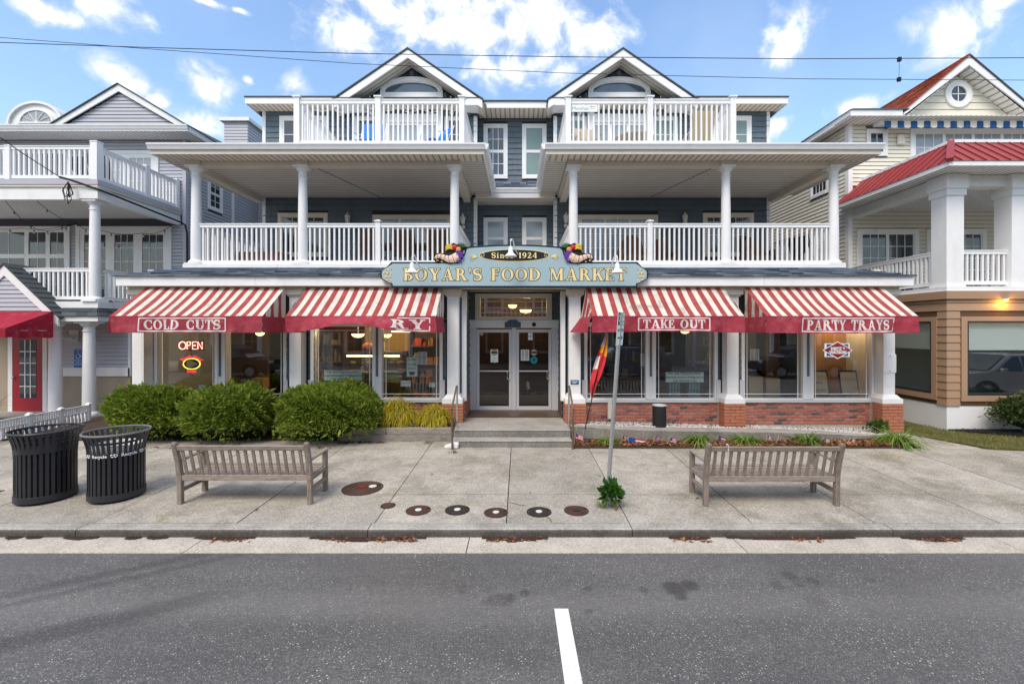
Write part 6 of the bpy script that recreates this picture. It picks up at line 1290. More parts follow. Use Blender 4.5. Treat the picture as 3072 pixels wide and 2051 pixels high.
tag(scatter_leaves('bed_litter', None, [(1.15, 8.1, 9.26, 9.85, 22), (-3.7, -1.5, 9.9, 10.3, 1.0), (-3.9, -2.9, 9.6, 9.75, .8), (-9, -3.9, 9.2, 9.4, .6), (9, 13, 9.3, 10.5, .35)], 90, .042, lambda x, y: (.205 if x > 1 and x < 8.2 else .43 if -3.75 < x < -1.4 and y > 9.88 else zs(y) if x < 8 else .235), M['litter']), 'brown dead leaves covering the flag bed', 'leaves')
# ---------------------------------------------------------------- benches
def make_bench(label):
    t = thing('park_bench', label, 'bench', (0, 0, 0), 'weathered wooden benches facing the shop')
    H = .935
    for s in (-1, 1):
        m_ = MB(); P = [(0, 0), (0, .42), (-.03, .62), (-.10, .90)]
        for (a, b_) in zip(P, P[1:]): m_.hexa([(s*H-.034, a[0]-.034, a[1]), (s*H+.034, a[0]-.034, a[1]), (s*H+.034, a[0]+.034, a[1]), (s*H-.034, a[0]+.034, a[1]), (s*H-.034, b_[0]-.034, b_[1]), (s*H+.034, b_[0]-.034, b_[1]), (s*H+.034, b_[0]+.034, b_[1]), (s*H-.034, b_[0]+.034, b_[1])])
        m_.hexa([(s*H-.034,-.134,.90),(s*H+.034,-.134,.90),(s*H+.034,-.066,.90),(s*H-.034,-.066,.90),(s*H-.022,-.125,.922),(s*H+.022,-.125,.922),(s*H+.022,-.08,.922),(s*H-.022,-.08,.922)]); m_.build('back_leg', M['teak_v'], t, bevel=.006)
        MB().box(s*H-.034, s*H+.034, .47, .535, 0, .62).build('front_leg', M['teak_v'], t, bevel=.006)
        m_ = MB(); m_.hexa([(s*H-.03,-.04,.615),(s*H+.03,-.04,.615),(s*H+.036,.56,.622),(s*H-.036,.56,.622),(s*H-.03,-.04,.655),(s*H+.03,-.04,.655),(s*H+.036,.56,.66),(s*H-.036,.56,.66)]); m_.build('armrest', M['teak'], t, bevel=.012)
        MB().box(s*H-.022, s*H+.022, .035, .47, .17, .225).build('stretcher', M['teak'], t, bevel=.004); MB().box(s*H-.022, s*H+.022, .035, .47, .33, .395).build('side_apron', M['teak'], t, bevel=.004)
    MB().box(-H+.034, H-.034, -.02, .022, .345, .425).build('back_apron', M['teak'], t, bevel=.004); MB().box(-H+.034, H-.034, .485, .515, .325, .40).build('front_apron', M['teak'], t, bevel=.004)
    m_ = MB(); m_.hexa([(-H+.03,-.105,.80),(H-.03,-.105,.80),(H-.03,-.065,.80),(-H+.03,-.065,.80),(-H+.03,-.120,.875),(H-.03,-.120,.875),(H-.03,-.080,.875),(-H+.03,-.080,.875)]); m_.build('top_rail', M['teak'], t, bevel=.008)
    for k in range(16):
        x = -H+.10+k*(2*H-.20)/15; MB().hexa([(x-.023,-.008,.42),(x+.023,-.008,.42),(x+.023,.010,.42),(x-.023,.010,.42),(x-.023,-.095,.805),(x+.023,-.095,.805),(x+.023,-.077,.805),(x-.023,-.077,.805)]).build('back_slat', M['teak_v'], t, bevel=.003)
    for k in range(6): y = .045+k*.085; z = .405-.018*math.sin(k/5*math.pi); MB().box(-H+.0, H-.0, y, y+.068, z, z+.024).build('seat_slat', M['teak'], t, bevel=.004)
    return t
b1 = make_bench('weathered grey wooden bench on the side of the recycling bin'); b1.location = (-3.952, 6.445, zs(6.45)); b1.rotation_euler.x = .018
b2 = copy_tree(b1); b2['label'] = 'weathered wooden bench with a white cord tied on its top rail'; b2.location = (3.60, 6.39, zs(6.4))
m_ = MB(); m_.tube([(2.93, 6.265, 1.01), (2.93, 6.29, 1.015), (2.932, 6.325, 1.008), (2.93, 6.33, .93), (2.928, 6.29, .915), (2.93, 6.26, .93), (2.93, 6.258, 1.0)], .006, 5); tag(m_.build('white_cord', M['white']), 'white cord looped round the top rail of the bench', 'cord')
# ---------------------------------------------------------------- litter bins
M['rimgrey'] = mat('worn_rim', (.16, .16, .165), .45, .3, 15)
def make_bin(recycle, label, X, Y, H, rb, rt):
    t = thing('litter_bin', label, 'litter bin', (X, Y, zs(Y)), 'black slatted steel litter bins')
    n = 34; m_ = MB(); P = [(rb, .07), (rb, .30), (rb, .62), (rb+.004, .72), (rb+.014, .80), (rb+.034, .88), (rt-.012, .95), (rt, .985)]; w = .019
    zz = H/1.0
    vs = []
    for r, z in P: vs += [(r, -w, z*zz), (r, w, z*zz), (r+.008, w, z*zz), (r+.008, -w, z*zz)]
    m_.add(vs, [(4*i+j, 4*i+(j+1) % 4, 4*i+4+(j+1) % 4, 4*i+4+j) for i in range(len(P)-1) for j in range(4)]); me = m_.mesh('slat'); me.materials.append(M['black'])
    for k in range(n): inst('slat', me, t, Matrix.Rotation(2*math.pi*k/n, 4, 'Z')).matrix_parent_inverse = Matrix.Identity(4)
    def lp_(name, prof, mt, nn=36, cap=False, smooth=True, parent=t):
        o = MB().lathe(prof, 0, 0, 0, nn, cap).build(name, mt, None, smooth=smooth); o.parent = parent; return o
    lp_('rim', [(rt+.012, .97*zz), (rt+.02, .985*zz), (rt+.012, zz), (rt-.004, zz), (rt-.010, .985*zz), (rt-.004, .97*zz), (rt+.012, .97*zz)], M['rimgrey'] if recycle else M['black'])
    lp_('base_ring', [(rb+.004, .03), (rb+.018, .03), (rb+.018, .115), (rb+.006, .12), (rb+.004, .03)], M['black']); lp_('foot', [(rb-.03, 0), (rb-.03, .06)], M['blackm'], cap=True)
    lp_('liner', [(rb-.035, .06), (rb-.02, .70*zz), (rb-.03, .70*zz), (rb-.045, .1)], M['blackm'])
    if recycle:
        lp_('band', [(rb+.009, .655), (rb+.015, .655), (rb+.015, .715), (rb+.009, .715)], M['black']); lp_('bag', [(rb-.016, .68), (rb-.012, .80), (rb-.02, .80), (rb-.03, .5)], M['paper'])
        m2 = MB()
        def wrap(a0): return lambda a, b, c: ((rb+.017)*math.cos(a0+a/rb), (rb+.017)*math.sin(a0+a/rb), .667+b)
        vdir = math.atan2(-Y, -X)
        for k in range(6):
            a0 = vdir-.62+k*1.04; sans(m2, 'Recycle', .06, wrap(a0), bold=.0012)
            for s in (-1, 1):
                for j in range(3):
                    f = wrap(a0+s*.47); q = R(90+120*j); q2 = R(90+120*j+95); r_ = .019; P3 = [f(r_*math.cos(q+(q2-q)*i/3), .02+r_*math.sin(q+(q2-q)*i/3), 0) for i in range(4)]; m2.tube(P3, [.005, .005, .008, .001], 4)
        o = m2.build('lettering', M['paper']); o.parent = t
    else: lp_('band', [(rb+.009, .73), (rb+.016, .73), (rb+.016, .86), (rb+.011, .86)], M['black'])
    lp_('inner_ring', [(rb-.006, .84*zz), (rb-.0, .84*zz), (rb-.0, .87*zz), (rb-.006, .87*zz)], M['black'])
    return t
make_bin(False, 'black slatted litter bin with a plain wide band', -7.05, 6.66, 1.04, .325, .395); make_bin(True, 'black slatted recycling bin with Recycle lettered on its band', -6.05, 6.72, 1.0, .322, .39)
# small black can at the brick wall
t = thing('waste_can', 'small black cylindrical can standing on the gravel by the brick wall', 'waste can', (wx(1978, 10.25), 10.25, .40)); X, Y = wx(1978, 10.25), 10.25
MB().lathe([(.135, .40), (.15, .405), (.155, .89), (.152, .90), (.14, .90), (.13, .86)], X, Y, 0, 24, False).build('can_body', M['blackm'], t, smooth=True); MB().lathe([(.148, .885), (.16, .89), (.16, .905), (.12, .905), (.11, .87)], X, Y, 0, 24, False).build('can_rim', M['grey_alu'], t, smooth=True); MB().lathe([(.13, .86), (.01, .85)], X, Y, 0, 24).build('sand_tray', M['beige'], t)
# ---------------------------------------------------------------- parking sign
t = thing('parking_sign', 'leaning steel post with green and white no parking anytime sign', 'street sign', (1.247, 6.38, zs(6.38)))
MB().tube([(1.247, 6.38, .08), (1.447, 6.38, 2.86)], .030, 12).build('post', M['alu_post'], t, smooth=True)
dv = Vector((.154, .265, 0)).normalized(); nv = Vector((.265, -.154, 0)).normalized(); o0 = Vector((1.425, 6.38, 0))+nv*.034
lean = lambda z: Vector(((z-2.86)*.072, 0, 0))
def sp(a, b, c): p = o0+dv*a+nv*c+lean(2.40+b); return (p.x, p.y, 2.40+b)
def plate(m_, a0, a1, b0, b1, c0, c1): m_.hexa([sp(a0,b0,c0), sp(a1,b0,c0), sp(a1,b0,c1), sp(a0,b0,c1), sp(a0,b1,c0), sp(a1,b1,c0), sp(a1,b1,c1), sp(a0,b1,c1)])
m_ = MB(); plate(m_, -.155, .155, 0, .475, 0, .004); pl_o = m_.build('sign_plate', M['paper'], t)
m_ = MB(); plate(m_, -.148, .148, .006, .010, .004, .006); plate(m_, -.148, .148, .465, .469, .004, .006); plate(m_, -.148, -.144, .006, .469, .004, .006); plate(m_, .144, .148, .006, .469, .004, .006); plate(m_, -.146, .146, .292, .302, .004, .0065); plate(m_, -.142, -.045, .30, .464, .004, .0062)
sans(m_, 'NO', .085, lambda a, b, c: sp(a+.05, b+.385, .006)); sans(m_, 'PARKING', .05, lambda a, b, c: sp(a+.05, b+.325, .006)); sans(m_, 'ANYTIME', .062, lambda a, b, c: sp(a, b+.20, .006), bold=.001)
plate(m_, -.11, .05, .098, .124, .004, .006); m_.add([sp(.05, .075, .006), sp(.05, .147, .006), sp(.125, .111, .006)], [(0, 2, 1)]); m_.build('sign_print', M['green'], t)
m_ = MB(); q = ring(-.094, .385, .042, .05, .030, .036, 0, 360, 16); [m_.add([sp(p[0], p[1], .0068) for p in k_], [(0, 1, 2, 3)]) for k_ in q]; m_.build('no_symbol', M['paper'], t)
# cream box behind the post
tag(MB().box(wx(1823, 10.7), wx(1835, 10.7), 10.66, 10.745, wz(1256, 10.7), wz(1204, 10.7)).build('pipe_cover', M['cream_trim'], bevel=.006), 'narrow cream plastic cover on the brick wall behind the sign post', 'cover')
# ---------------------------------------------------------------- feather flag
t = thing('feather_flag', 'furled red and yellow feather flag on a dark pole by the steps', 'flag', (wx(1747, 9.75), 9.75, .2)); A = Vector((wx(1746, 9.75), 9.75, .16)); B = Vector((wx(1823, 9.72), 9.72, 2.66)); MB().tube([A, A.lerp(B, .5), B], [.014, .012, .007], 8).build('pole', M['black'], t, smooth=True)
MB().tube([A, A+Vector((.05, -.02, .30))], .02, 8).build('ground_sleeve', M['alu_post'], t)
m_ = MB(); N = 22; prof = []
for i in range(N+1):
    s = i/N; p = B.lerp(A, .02+.60*s); l = .19*math.sin(math.pi*min(1, s*1.02))**.8*(.45+.55*s); r_ = .11*math.sin(math.pi*s**.8)*(1-.4*s); w = .04*math.sin(s*9)
    for j, u in enumerate((-l, -l*.66, -l*.33, 0, r_*.5, r_)): prof.append((p.x+u, p.y-.03-.05*math.sin(j*2.2+s*6)+w*.5, p.z-abs(u)*.25))
cols = [mat('flag_white', (.75, .70, .68), .7), mat('flag_red', (.60, .04, .05), .7), mat('flag_yellow', (.85, .42, .02), .7)]
for i in range(N):
    for j in range(5):
        s = i/N
        m_.mi = (2 if s < .36 else 1) if j > 3 else (1 if j == 3 else (0 if s < .22 else 2 if s < .30 and j > 0 else 1 if s < .36 else 0 if s < .52 and j in (0, 1) else 1))
        b_ = i*6+j; m_.f.append((b_, b_+6, b_+7, b_+1)); m_.m.append(m_.mi)
m_.v = prof; m_.build('flag_cloth', cols, t, smooth=True)
# ---------------------------------------------------------------- little flags in the bed
FC = [mat('flag_stripe_red', (.48, .03, .05), .8), mat('flag_stripe_white', (.72, .70, .70), .8), mat('flag_canton', (.03, .06, .24), .8)]
def small_flag(px, py, w, ang, label, Y=9.5, tilt=0., z0=.2):
    x = wx(px, Y); zt = wz(py, Y); t = thing('small_flag', label, 'flag', (x, Y, z0), 'little American flags stuck in the beds'); MB().tube([(x-tilt*.2, Y, z0-.02), (x, Y, zt+.01)], .004, 5).build('stick', M['beige'], t); m_ = MB(); h = w*.62; w *= 1.25; h *= 1.25; c, d = math.cos(ang), math.sin(ang)
    for k in range(7):
        for i in range(5):
            q = lambda u, v: (x+c*u+d*.02*math.sin(u*40), Y+d*u-.012*math.sin(u*45+2), zt-v-.35*u*abs(tilt)-.15*u)
            m_.mi = 2 if (k < 4 and i < 2) else (0 if k % 2 == 0 else 1); u0, u1, v0, v1 = w*i/5, w*(i+1)/5, h*k/7, h*(k+1)/7; m_.add([q(u0, v1), q(u1, v1), q(u1, v0), q(u0, v0)], [(0, 1, 2, 3)])
    m_.build('cloth', FC, t, smooth=True)
ORD = ['first', 'second', 'third', 'fourth', 'fifth', 'sixth', 'seventh', 'eighth', 'ninth', 'tenth', 'eleventh', 'twelfth', 'thirteenth', 'fourteenth']
for k, (px, py, w, a, tl) in enumerate(((1727, 1300, .13, -.5, .2), (1752, 1322, .14, .5, .6), (1868, 1306, .16, 1.0, .2), (1885, 1311, .30, 0, 0), (1966, 1308, .15, .9, .3), (2010, 1312, .12, .1, .3), (2028, 1318, .12, 1.1, .8), (2118, 1312, .13, .1, .1), (2155, 1306, .24, .6, .5), (2302, 1306, .12, .6, .2), (2338, 1303, .15, .9, .4), (2472, 1312, .14, .3, .6), (2553, 1312, .13, .5, .5), (2606, 1324, .17, .3, .4))):
    small_flag(px, py, w, a, f'small American flag, {ORD[k]} along the flower bed from the entrance handrail', tilt=tl)
for k, (px, py, w, a, tl) in enumerate(((1128, 1270, .13, .5, .6), (1200, 1270, .16, .2, .5), (1236, 1264, .12, .8, .2), (1286, 1270, .12, .7, .5))): small_flag(px, py, w, a, f'small American flag, {ORD[k]} from the yew in the timber planter', 9.98, tl, .42)
# ---------------------------------------------------------------- signs and posters in the windows
YG = YW+.045
def poster(px, py, w, h, bg, label, lines=(), Y=None, name='window_poster', ink='ink', extra=None):
    Y = Y or YG; x, z = wx(px, Y), wz(py, Y); t = thing(name, label, 'poster', (x, Y, z-h/2)); MB().box(x-w/2, x+w/2, Y, Y+.003, z-h/2, z+h/2).build('sheet', M[bg], t); m_ = MB()
    for (tx, s, dz) in lines: sans(m_, tx, s, lambda a, b, c, dz=dz: (x+a, Y-.002-c, z+dz+b), bold=.0008)
    if extra: extra(m_, x, Y, z)
    if m_.v: m_.build('print', M[ink], t)
    return t, x, Y, z
job = [('For Job Opportunities', .085, .065), ('Email: boyarsmarket1924@gmail.com', .062, -.02), ('Call: 609-399-1143', .075, -.115)]
YGI = YW+.045
poster(1029, 1126, .92, .25, 'mint', 'pale green job notice in the bakery window above the yew', job); poster(2054, 1131, .92, .245, 'mint', 'pale green job notice above the bottled water packs', job)
def rows(n, w, h):
    def f(m_, x, Y, z):
        for k in range(n): zz = z+h/2-h*(k+.5)/n; [m_.box(x+a*w, x+b*w, Y-.0025, Y-.0015, zz-.006, zz+.006) for a, b in ((-.42, -.1), (.0, .4))]
    return f
poster(1267, 1074, .23, .30, 'paper', 'white sheet of opening hours in the window beside the entrance', extra=rows(9, .23, .27)); poster(2264, 1064, .22, .28, 'paper', 'white hours sheet in the window under PARTY TRAYS', extra=rows(9, .22, .25)); poster(1932, 1079, .17, .30, 'paper', 'white price sheet behind the parking sign post', extra=rows(11, .17, .28))
t, x, Y, z = poster(1236, 1100, .26, .46, 'mint', 'blue poster reading FRESH COFFEE DAILY with a coffee cup', [('FRESH', .075, .15), ('COFFEE', .062, .035), ('DAILY', .07, -.06)])
MB().prism([(x-.08, z-.12), (x+.08, z-.12), (x+.05, z-.2), (x-.05, z-.2)], Y-.006, Y-.002, 'y').build('cup', M['wood_dark'], t)
poster(1217, 1150, .24, .14, 'paper', 'small white carton notice low in the window beside the entrance', [('COLD CUTS', .04, .0)]); poster(1296, 1154, .14, .11, 'mint', 'little green sticker low in the window nearest the entrance'); poster(606, 1163, .17, .14, 'mint', 'small green card behind the first yew shrub'); poster(640, 1163, .15, .14, 'red', 'small red card behind the first yew shrub')
# neon signs
def emit(name, col, s):
    t = NT(name); e = t.n('ShaderNodeEmission'); e.inputs[0].default_value = col+(1,); e.inputs[1].default_value = s; t.l(e.outputs[0], t.out.inputs[0]); return t.m
M['neon_r'] = emit('neon_red', (1, .12, .07), 2.6); M['neon_y'] = emit('neon_yellow', (1, .62, .08), 1.4); M['neon_o'] = emit('neon_core', (1, .45, .33), 2.2); M['neon_m'] = emit('neon_crimson', (1, .02, .05), 1.6); M['lightbox_w'] = emit('lightbox_white', (1, 1, 1), .48); M['lightbox_r'] = emit('lightbox_red', (.30, .008, .012), .55); M['lightbox_b'] = emit('lightbox_blue', (.01, .08, .36), .5)
YN = YW+.10
x, z = wx(572, YN), wz(1036, YN); t = thing('open_neon', 'red neon OPEN sign in the first shop window', 'neon sign', (x, YN, z-.2)); m_ = MB(); N_ = lambda a, b: (x+a, YN, z+b); hh = .088
m_.tube([N_(-.20+.085*math.cos(R(q)), hh*1.05*math.sin(R(q))) for q in range(0, 361, 24)], .011, 6); m_.tube([N_(-.085, -hh), N_(-.085, hh), N_(-.02, hh), N_(.0, .05), N_(-.02, .005), N_(-.08, 0)], .011, 6); m_.tube([N_(.14, hh), N_(.045, hh), N_(.045, -hh), N_(.14, -hh)], .011, 6); m_.tube([N_(.045, .0), N_(.12, 0)], .011, 6); m_.tube([N_(.175, -hh), N_(.175, hh), N_(.28, -hh), N_(.28, hh)], .011, 6); m_.build('neon_tube', M['neon_o'], t, smooth=True)
m_ = MB(); m_.box(x-.31, x+.31, YN+.035, YN+.05, z-.13, z+.13); m_.build('back_plate', mat('neon_back', (.22, .02, .015), .3, .1), t); MB().tube([(x-.05, YN+.045, z+.13), (x-.05, YN+.045, 2.75)], .004, 5).build('hanger', M['blackm'], t)
x, z = wx(575, YN), wz(1091, YN); t = thing('oval_neon', "oval neon sign reading Boar's Head Brand with a boar emblem", 'neon sign', (x, YN, z-.25))
MB().prism([(x+.20*math.cos(R(a)), z+.125*math.sin(R(a))) for a in range(0, 360, 12)][::-1], YN+.01, YN+.02, 'y').build('black_oval', M['blackm'], t); MB().tube([(x+.205*math.cos(R(a)), YN, z+.13*math.sin(R(a))) for a in range(0, 361, 12)], .013, 6).build('oval_ring', M['neon_y'], t, smooth=True)
m_ = MB(); P = [(-.14,.03),(-.10,.075),(-.05,.095),(.0,.085),(.03,.06),(.09,.03),(.135,.01),(.13,-.02),(.09,-.035),(.05,-.05),(.0,-.075),(-.03,-.095),(-.08,-.08),(-.12,-.04)]; m_.prism([(x+a, z+b) for a, b in P][::-1], YN-.002, YN+.009, 'y'); m_.build('boar_emblem', mat('boar_gold', (.62, .60, .34), .6, .3, 30), t)
m_ = MB()
def arc(r0, a0, s): return lambda a, b, c: (x+(r0+b)*1.25*math.sin(a/r0*s+a0), YN-.002, z-.02+(r0+b)*.86*math.cos(a/r0*s+a0)*1.0)
sans(m_, "Boar's Head", .10, arc(.195, 0, .82), bold=.003); sans(m_, 'Brand', .09, lambda a, b, c: (x+a, YN-.002, z-.215+b+.25*a*a*2), bold=.003); m_.build('neon_letters', M['neon_m'], t)
MB().tube([(x-.02, YN+.02, z+.1), (x-.02, YN+.02, 2.2)], .004, 5).build('hanger', M['blackm'], t)
x, z = wx(2512, YN), wz(1050, YN); t = thing('deli_lightbox', 'red diamond DIETZ & WATSON lit sign in the last shop window', 'lit sign', (x, YN, z-.25))
for (s, mt, d) in ((1.0, 'lightbox_w', 0), (.87, 'lightbox_b', -.006)): MB().box(x-.30*s, x+.30*s, YN+d-.001, YN+.02+d, z-.165*s, z+.165*s).build('lit_panel', M[mt], t)
for (a, b_, mt, d) in ((.37, .215, 'lightbox_w', -.012), (.335, .19, 'lightbox_r', -.016)): MB().prism([(x-a, z), (x, z+b_), (x+a, z), (x, z-b_)][::-1], YN+d, YN+d+.004, 'y').build('lit_diamond', M[mt], t)
m_ = MB(); sans(m_, 'DIETZ &', .095, lambda a, b, c: (x+a, YN-.020, z+.005+b), bold=.006); sans(m_, 'WATSON', .095, lambda a, b, c: (x+a, YN-.020, z-.085+b), bold=.006); m_.build('lit_letters', M['lightbox_w'], t)
# entrance door decals
def decal(px, py, r, mt, label, inner=None, Y=YD-.0):
    x, z = wx(px, YD), wz(py, YD); t = thing('door_decal', label, 'sticker', (x, YD, z-r)); MB().prism([(x+r*math.cos(R(a)), z+r*math.sin(R(a))) for a in range(360, 0, -20)], YD+.014, YD+.018, 'y').build('sticker', M[mt], t)
    if inner: MB().prism([(x+a*r, z+b*r) for a, b in inner][::-1], YD+.011, YD+.013, 'y').build('emblem', M['ink'], t)
bar_ = [(-.95, -.28), (.95, -.28), (.95, .28), (-.95, .28)]; pine = [(-.1, -.7), (.1, -.7), (.1, -.2), (.5, -.2), (0, .75), (-.5, -.2), (-.1, -.2)]
poster(1483, 1067, .20, .34, 'paper', 'white hanging card on the left glass door', Y=YD+.016); decal(1483, 1057, .085, 'kraft', 'round kraft sticker on the card of the left glass door', bar_); decal(1602, 1057, .085, 'kraft', 'round kraft sticker on the right glass door', bar_); decal(1602, 1080, .095, 'teal', 'round teal sticker with a dark tree on the right glass door', pine); decal(1484, 1080, .07, 'mint', 'round mint sticker low on the left door card')
poster(1575, 1065, .22, .29, 'paper', 'white hours sheet on the right glass door', extra=rows(9, .22, .26), Y=YD+.014); poster(1591, 1009, .12, .19, 'paper', 'small NO sign sticker at the top of the right glass door', [('NO', .06, -.02)], Y=YD+.014); decal(1445, 1001, .05, 'kraft', 'small pale sticker in the corner of the left glass door')
t = thing('blue_plate', 'small blue plate on the white column by the steps', 'sign', (wx(1724, 10.4), 10.45, 1.5)); x, z = wx(1724, 10.44), wz(1146, 10.44); MB().box(x-.095, x+.095, YPF+.088, YPF+.098, z-.05, z+.05).build('plate', mat('plate_blue', (.0, .10, .22), .4, .1), t); m_ = MB(); [m_.box(x+a, x+b, YPF+.085, YPF+.088, z+c, z+c+.012) for a, b, c in ((-.07, .07, .008), (-.05, .04, -.02))]; m_.build('print', M['paper'], t)
t = thing('blank_plate', 'blank white plate screwed to the corner column by the tan house', 'plate', (8.66, 10.43, 1.5)); MB().box(8.66-.15, 8.66+.15, YPF+.085, YPF+.103, 1.62, 2.05).build('plate', M['white'], t, bevel=.004)
for zz in (1.66, 2.01): MB().sphere((8.66, YPF+.083, zz), .012, 6, 4).build('screw', M['black'], t)
# ---------------------------------------------------------------- inside the shop
part('partition', MB().box(6.93, 6.98, YW+.17, 11.9, .5, 3.64), mat=M['dark'])  # unseen dark divider added to hold the amber lamp's light in the last window
M['warm'] = mat('warm_wall', (.42, .28, .12), .8, .2, 1.5); M['panel'] = mat('wood_panel', (.40, .20, .07), .6, .25, 2); M['cream_w'] = mat('cream_wall', (.60, .50, .32), .8, .1)
part('partition', MB().box(-7.6, -5.2, 15.5, 15.6, .5, 3.64), mat=M['wood_dark']); part('partition', MB().box(-5.2, -2.0, 15.0, 15.1, .5, 3.64), mat=M['warm']); part('partition', MB().box(6.6, 8.7, 11.9, 11.96, .5, 3.64), mat=M['panel']); part('partition', MB().box(-9, -7.6, 13.5, 13.6, .5, 3.64), mat=M['wood_dark']); part('partition', MB().box(-1.6, -1.52, 11.98, 15, .5, 3.64), mat=M['warm']); part('partition', MB().box(1.2, 1.28, 11.98, 15, .5, 3.64), mat=M['dark'])
def shelf(x0, x1, y, label, zs_=(.5, 1.05, 1.6, 2.15), cols=None, seed=0):
    t = thing('shelf_unit', label, 'shelf', ((x0+x1)/2, y, .5)); r_ = random.Random(seed); m_ = MB(); m_.box(x0, x1, y+.4, y+.42, .5, 2.6); [m_.box(x0, x1, y, y+.4, z-.03, z) for z in zs_[1:]]; [m_.box(x-.02, x+.02, y, y+.4, .5, 2.6) for x in (x0, x1)]; m_.build('shelf_frame', M['wood_dark'], t)
    cs = cols or [(.20, .05, .03), (.22, .15, .04), (.06, .10, .05), (.3, .26, .2), (.05, .06, .12), (.12, .07, .04)]
    mats_ = [mat('goods', c, .4, .1) for c in cs]; gm = MB()
    for z in zs_:
        x = x0+.06
        while x < x1-.1:
            w = r_.uniform(.07, .22); h = r_.uniform(.12, .40); x += r_.choice((0, 0, .08, .2)); gm.mi = r_.randrange(len(cs))
            if r_.random() < .5: gm.lathe([(w*.45, 0), (w*.45, h*.65), (w*.2, h*.8), (w*.18, h)], x+w/2, y+.1, z, 8)
            else: gm.box(x, x+w*.92, y+.04, y+.3, z, z+h)
            x += w+.01
    gm.build('goods', mats_, t, kind='stuff')
shelf(1.7, 4.6, 14.6, 'stocked grocery shelf behind the TAKE OUT window', seed=1); shelf(-3.2, -1.75, 13.0, 'stocked shelf beside the coffee poster', seed=2, cols=[(.5, .06, .02), (.45, .2, .05), (.3, .25, .1)]); shelf(5.2, 6.5, 13.2, 'dim grocery shelf behind the hours sheet window', seed=3); shelf(-7.4, -5.6, 14.2, 'dark shelf behind the neon sign windows', seed=4, cols=[(.1, .08, .06), (.2, .15, .1), (.3, .2, .1)]); part('partition', MB().box(-1.5, 1.2, 14.6, 14.66, .5, 3.64), mat=M['wood_dark'])
t = thing('deli_case', 'glass fronted deli counter in the bakery window', 'counter', (-4.1, 12.6, .5)); m_ = MB(); m_.box(-4.95, -3.3, 12.5, 13.3, .5, 1.15); m_.box(-4.95, -3.3, 12.6, 13.3, 1.92, 2.0); m_.box(-4.95, -3.3, 13.25, 13.3, 1.15, 1.92); m_.build('cabinet', M['wood_dark'], t)
m_ = MB(); m_.hexa([(-4.95,12.5,1.15),(-3.3,12.5,1.15),(-3.3,12.51,1.15),(-4.95,12.51,1.15),(-4.95,12.6,1.92),(-3.3,12.6,1.92),(-3.3,12.61,1.92),(-4.95,12.61,1.92)]); m_.build('pane', M['glass'], t); MB().box(-4.9, -3.4, 12.66, 12.70, 1.86, 1.90).build('case_tube', emit('case_light', (1, .85, .5), 5), t)
m_ = MB(); r_ = random.Random(5)
for k in range(26): m_.sphere((-4.85+r_.random()*1.5, 12.7+r_.random()*.4, 1.2+.24*(k % 3)), .06+.03*r_.random(), 8, 5, (1.2, 1, .6))
m_.build('food', mat('food', (.45, .22, .08), .5, .4, 9), t, kind='stuff'); MB().box(-4.92, -3.33, 12.65, 13.25, 1.40, 1.42).build('case_shelf', M['grey_alu'], t)
for k, (x_, lab) in enumerate(((-4.36, 'orange pumpkin on top of the deli counter'),)):
    t = thing('pumpkin', lab, 'pumpkin', (x_, 12.9, 2.0)); m_ = MB(); n = 16
    for i in range(7): pass
    m_.v = [((x_+.17*(1+.10*abs(math.cos(4*2*math.pi*j/32)))*math.sin(math.pi*i/10)*math.cos(2*math.pi*j/32)), 12.9+.17*(1+.10*abs(math.cos(4*2*math.pi*j/32)))*math.sin(math.pi*i/10)*math.sin(2*math.pi*j/32), 2.13-.13*math.cos(math.pi*i/10)) for i in range(11) for j in range(32)]; m_.f = [(i*32+j, i*32+(j+1) % 32, (i+1)*32+(j+1) % 32, (i+1)*32+j) for i in range(10) for j in range(32)]; m_.m = [0]*len(m_.f)
    m_.build('gourd', mat('pumpkin', (.40, .13, .02), .5, .2), t, smooth=True); MB().tube([(x_, 12.9, 2.25), (x_+.02, 12.9, 2.32)], [.02, .012], 6).build('stalk', M['bark'], t)
t = thing('bakery_bag', 'cream printed paper bag standing on the deli counter', 'bag', (-3.95, 12.85, 2.0)); m_ = MB(); m_.hexa([(-4.04,12.8,2.0),(-3.86,12.8,2.0),(-3.86,12.9,2.0),(-4.04,12.9,2.0),(-4.05,12.82,2.25),(-3.87,12.82,2.27),(-3.87,12.86,2.27),(-4.05,12.86,2.25)]); m_.build('bag_body', mat('bag_paper', (.75, .66, .35), .7), t)
def pendant(px, py, Y, r, label, E=45, tri=False):
    x, z = wx(px, Y), wz(py, Y); t = thing('pendant_lamp', label, 'lamp', (x, Y, z), 'lit pendant bowls inside the shop'); gl = emit('bowl_glow', (1, .66, .22), 2.6)
    if tri: [MB().lathe([(r*.45, 0), (r*.4, .03), (r*.22, .10)], x+dx, Y, z, 12, False).build('shade', emit('white_shade', (1, .85, .55), 3), t) for dx in (-r*.9, 0, r*.9)]
    else: MB().lathe([(.02, -.07), (r*.5, -.06), (r*.85, -.025), (r, .02), (r*1.02, .035)], x, Y, z, 18, False).build('bowl', gl, t, smooth=True)
    MB().tube([(x, Y, z+.03), (x, Y, 3.64)], .012, 6).build('stem', M['black'], t); l = bpy.data.lights.new('lamp_light', 'POINT'); l.energy = E*.8; l.color = (1, .72, .36); l.shadow_soft_size = .12; o = bpy.data.objects.new('lamp_light', l); COL.objects.link(o); o.location = (x, Y, z+.18); setpar(o, t)
pendant(1074, 1005, 12.4, .17, 'lit amber bowl pendant over the deli counter', 40); pendant(1161, 1006, 13.6, .14, 'smaller lit bowl pendant by the window mullion', 30); pendant(1204, 996, 12.2, .20, 'cluster of white lit shades beside the blown valance', 22, True)
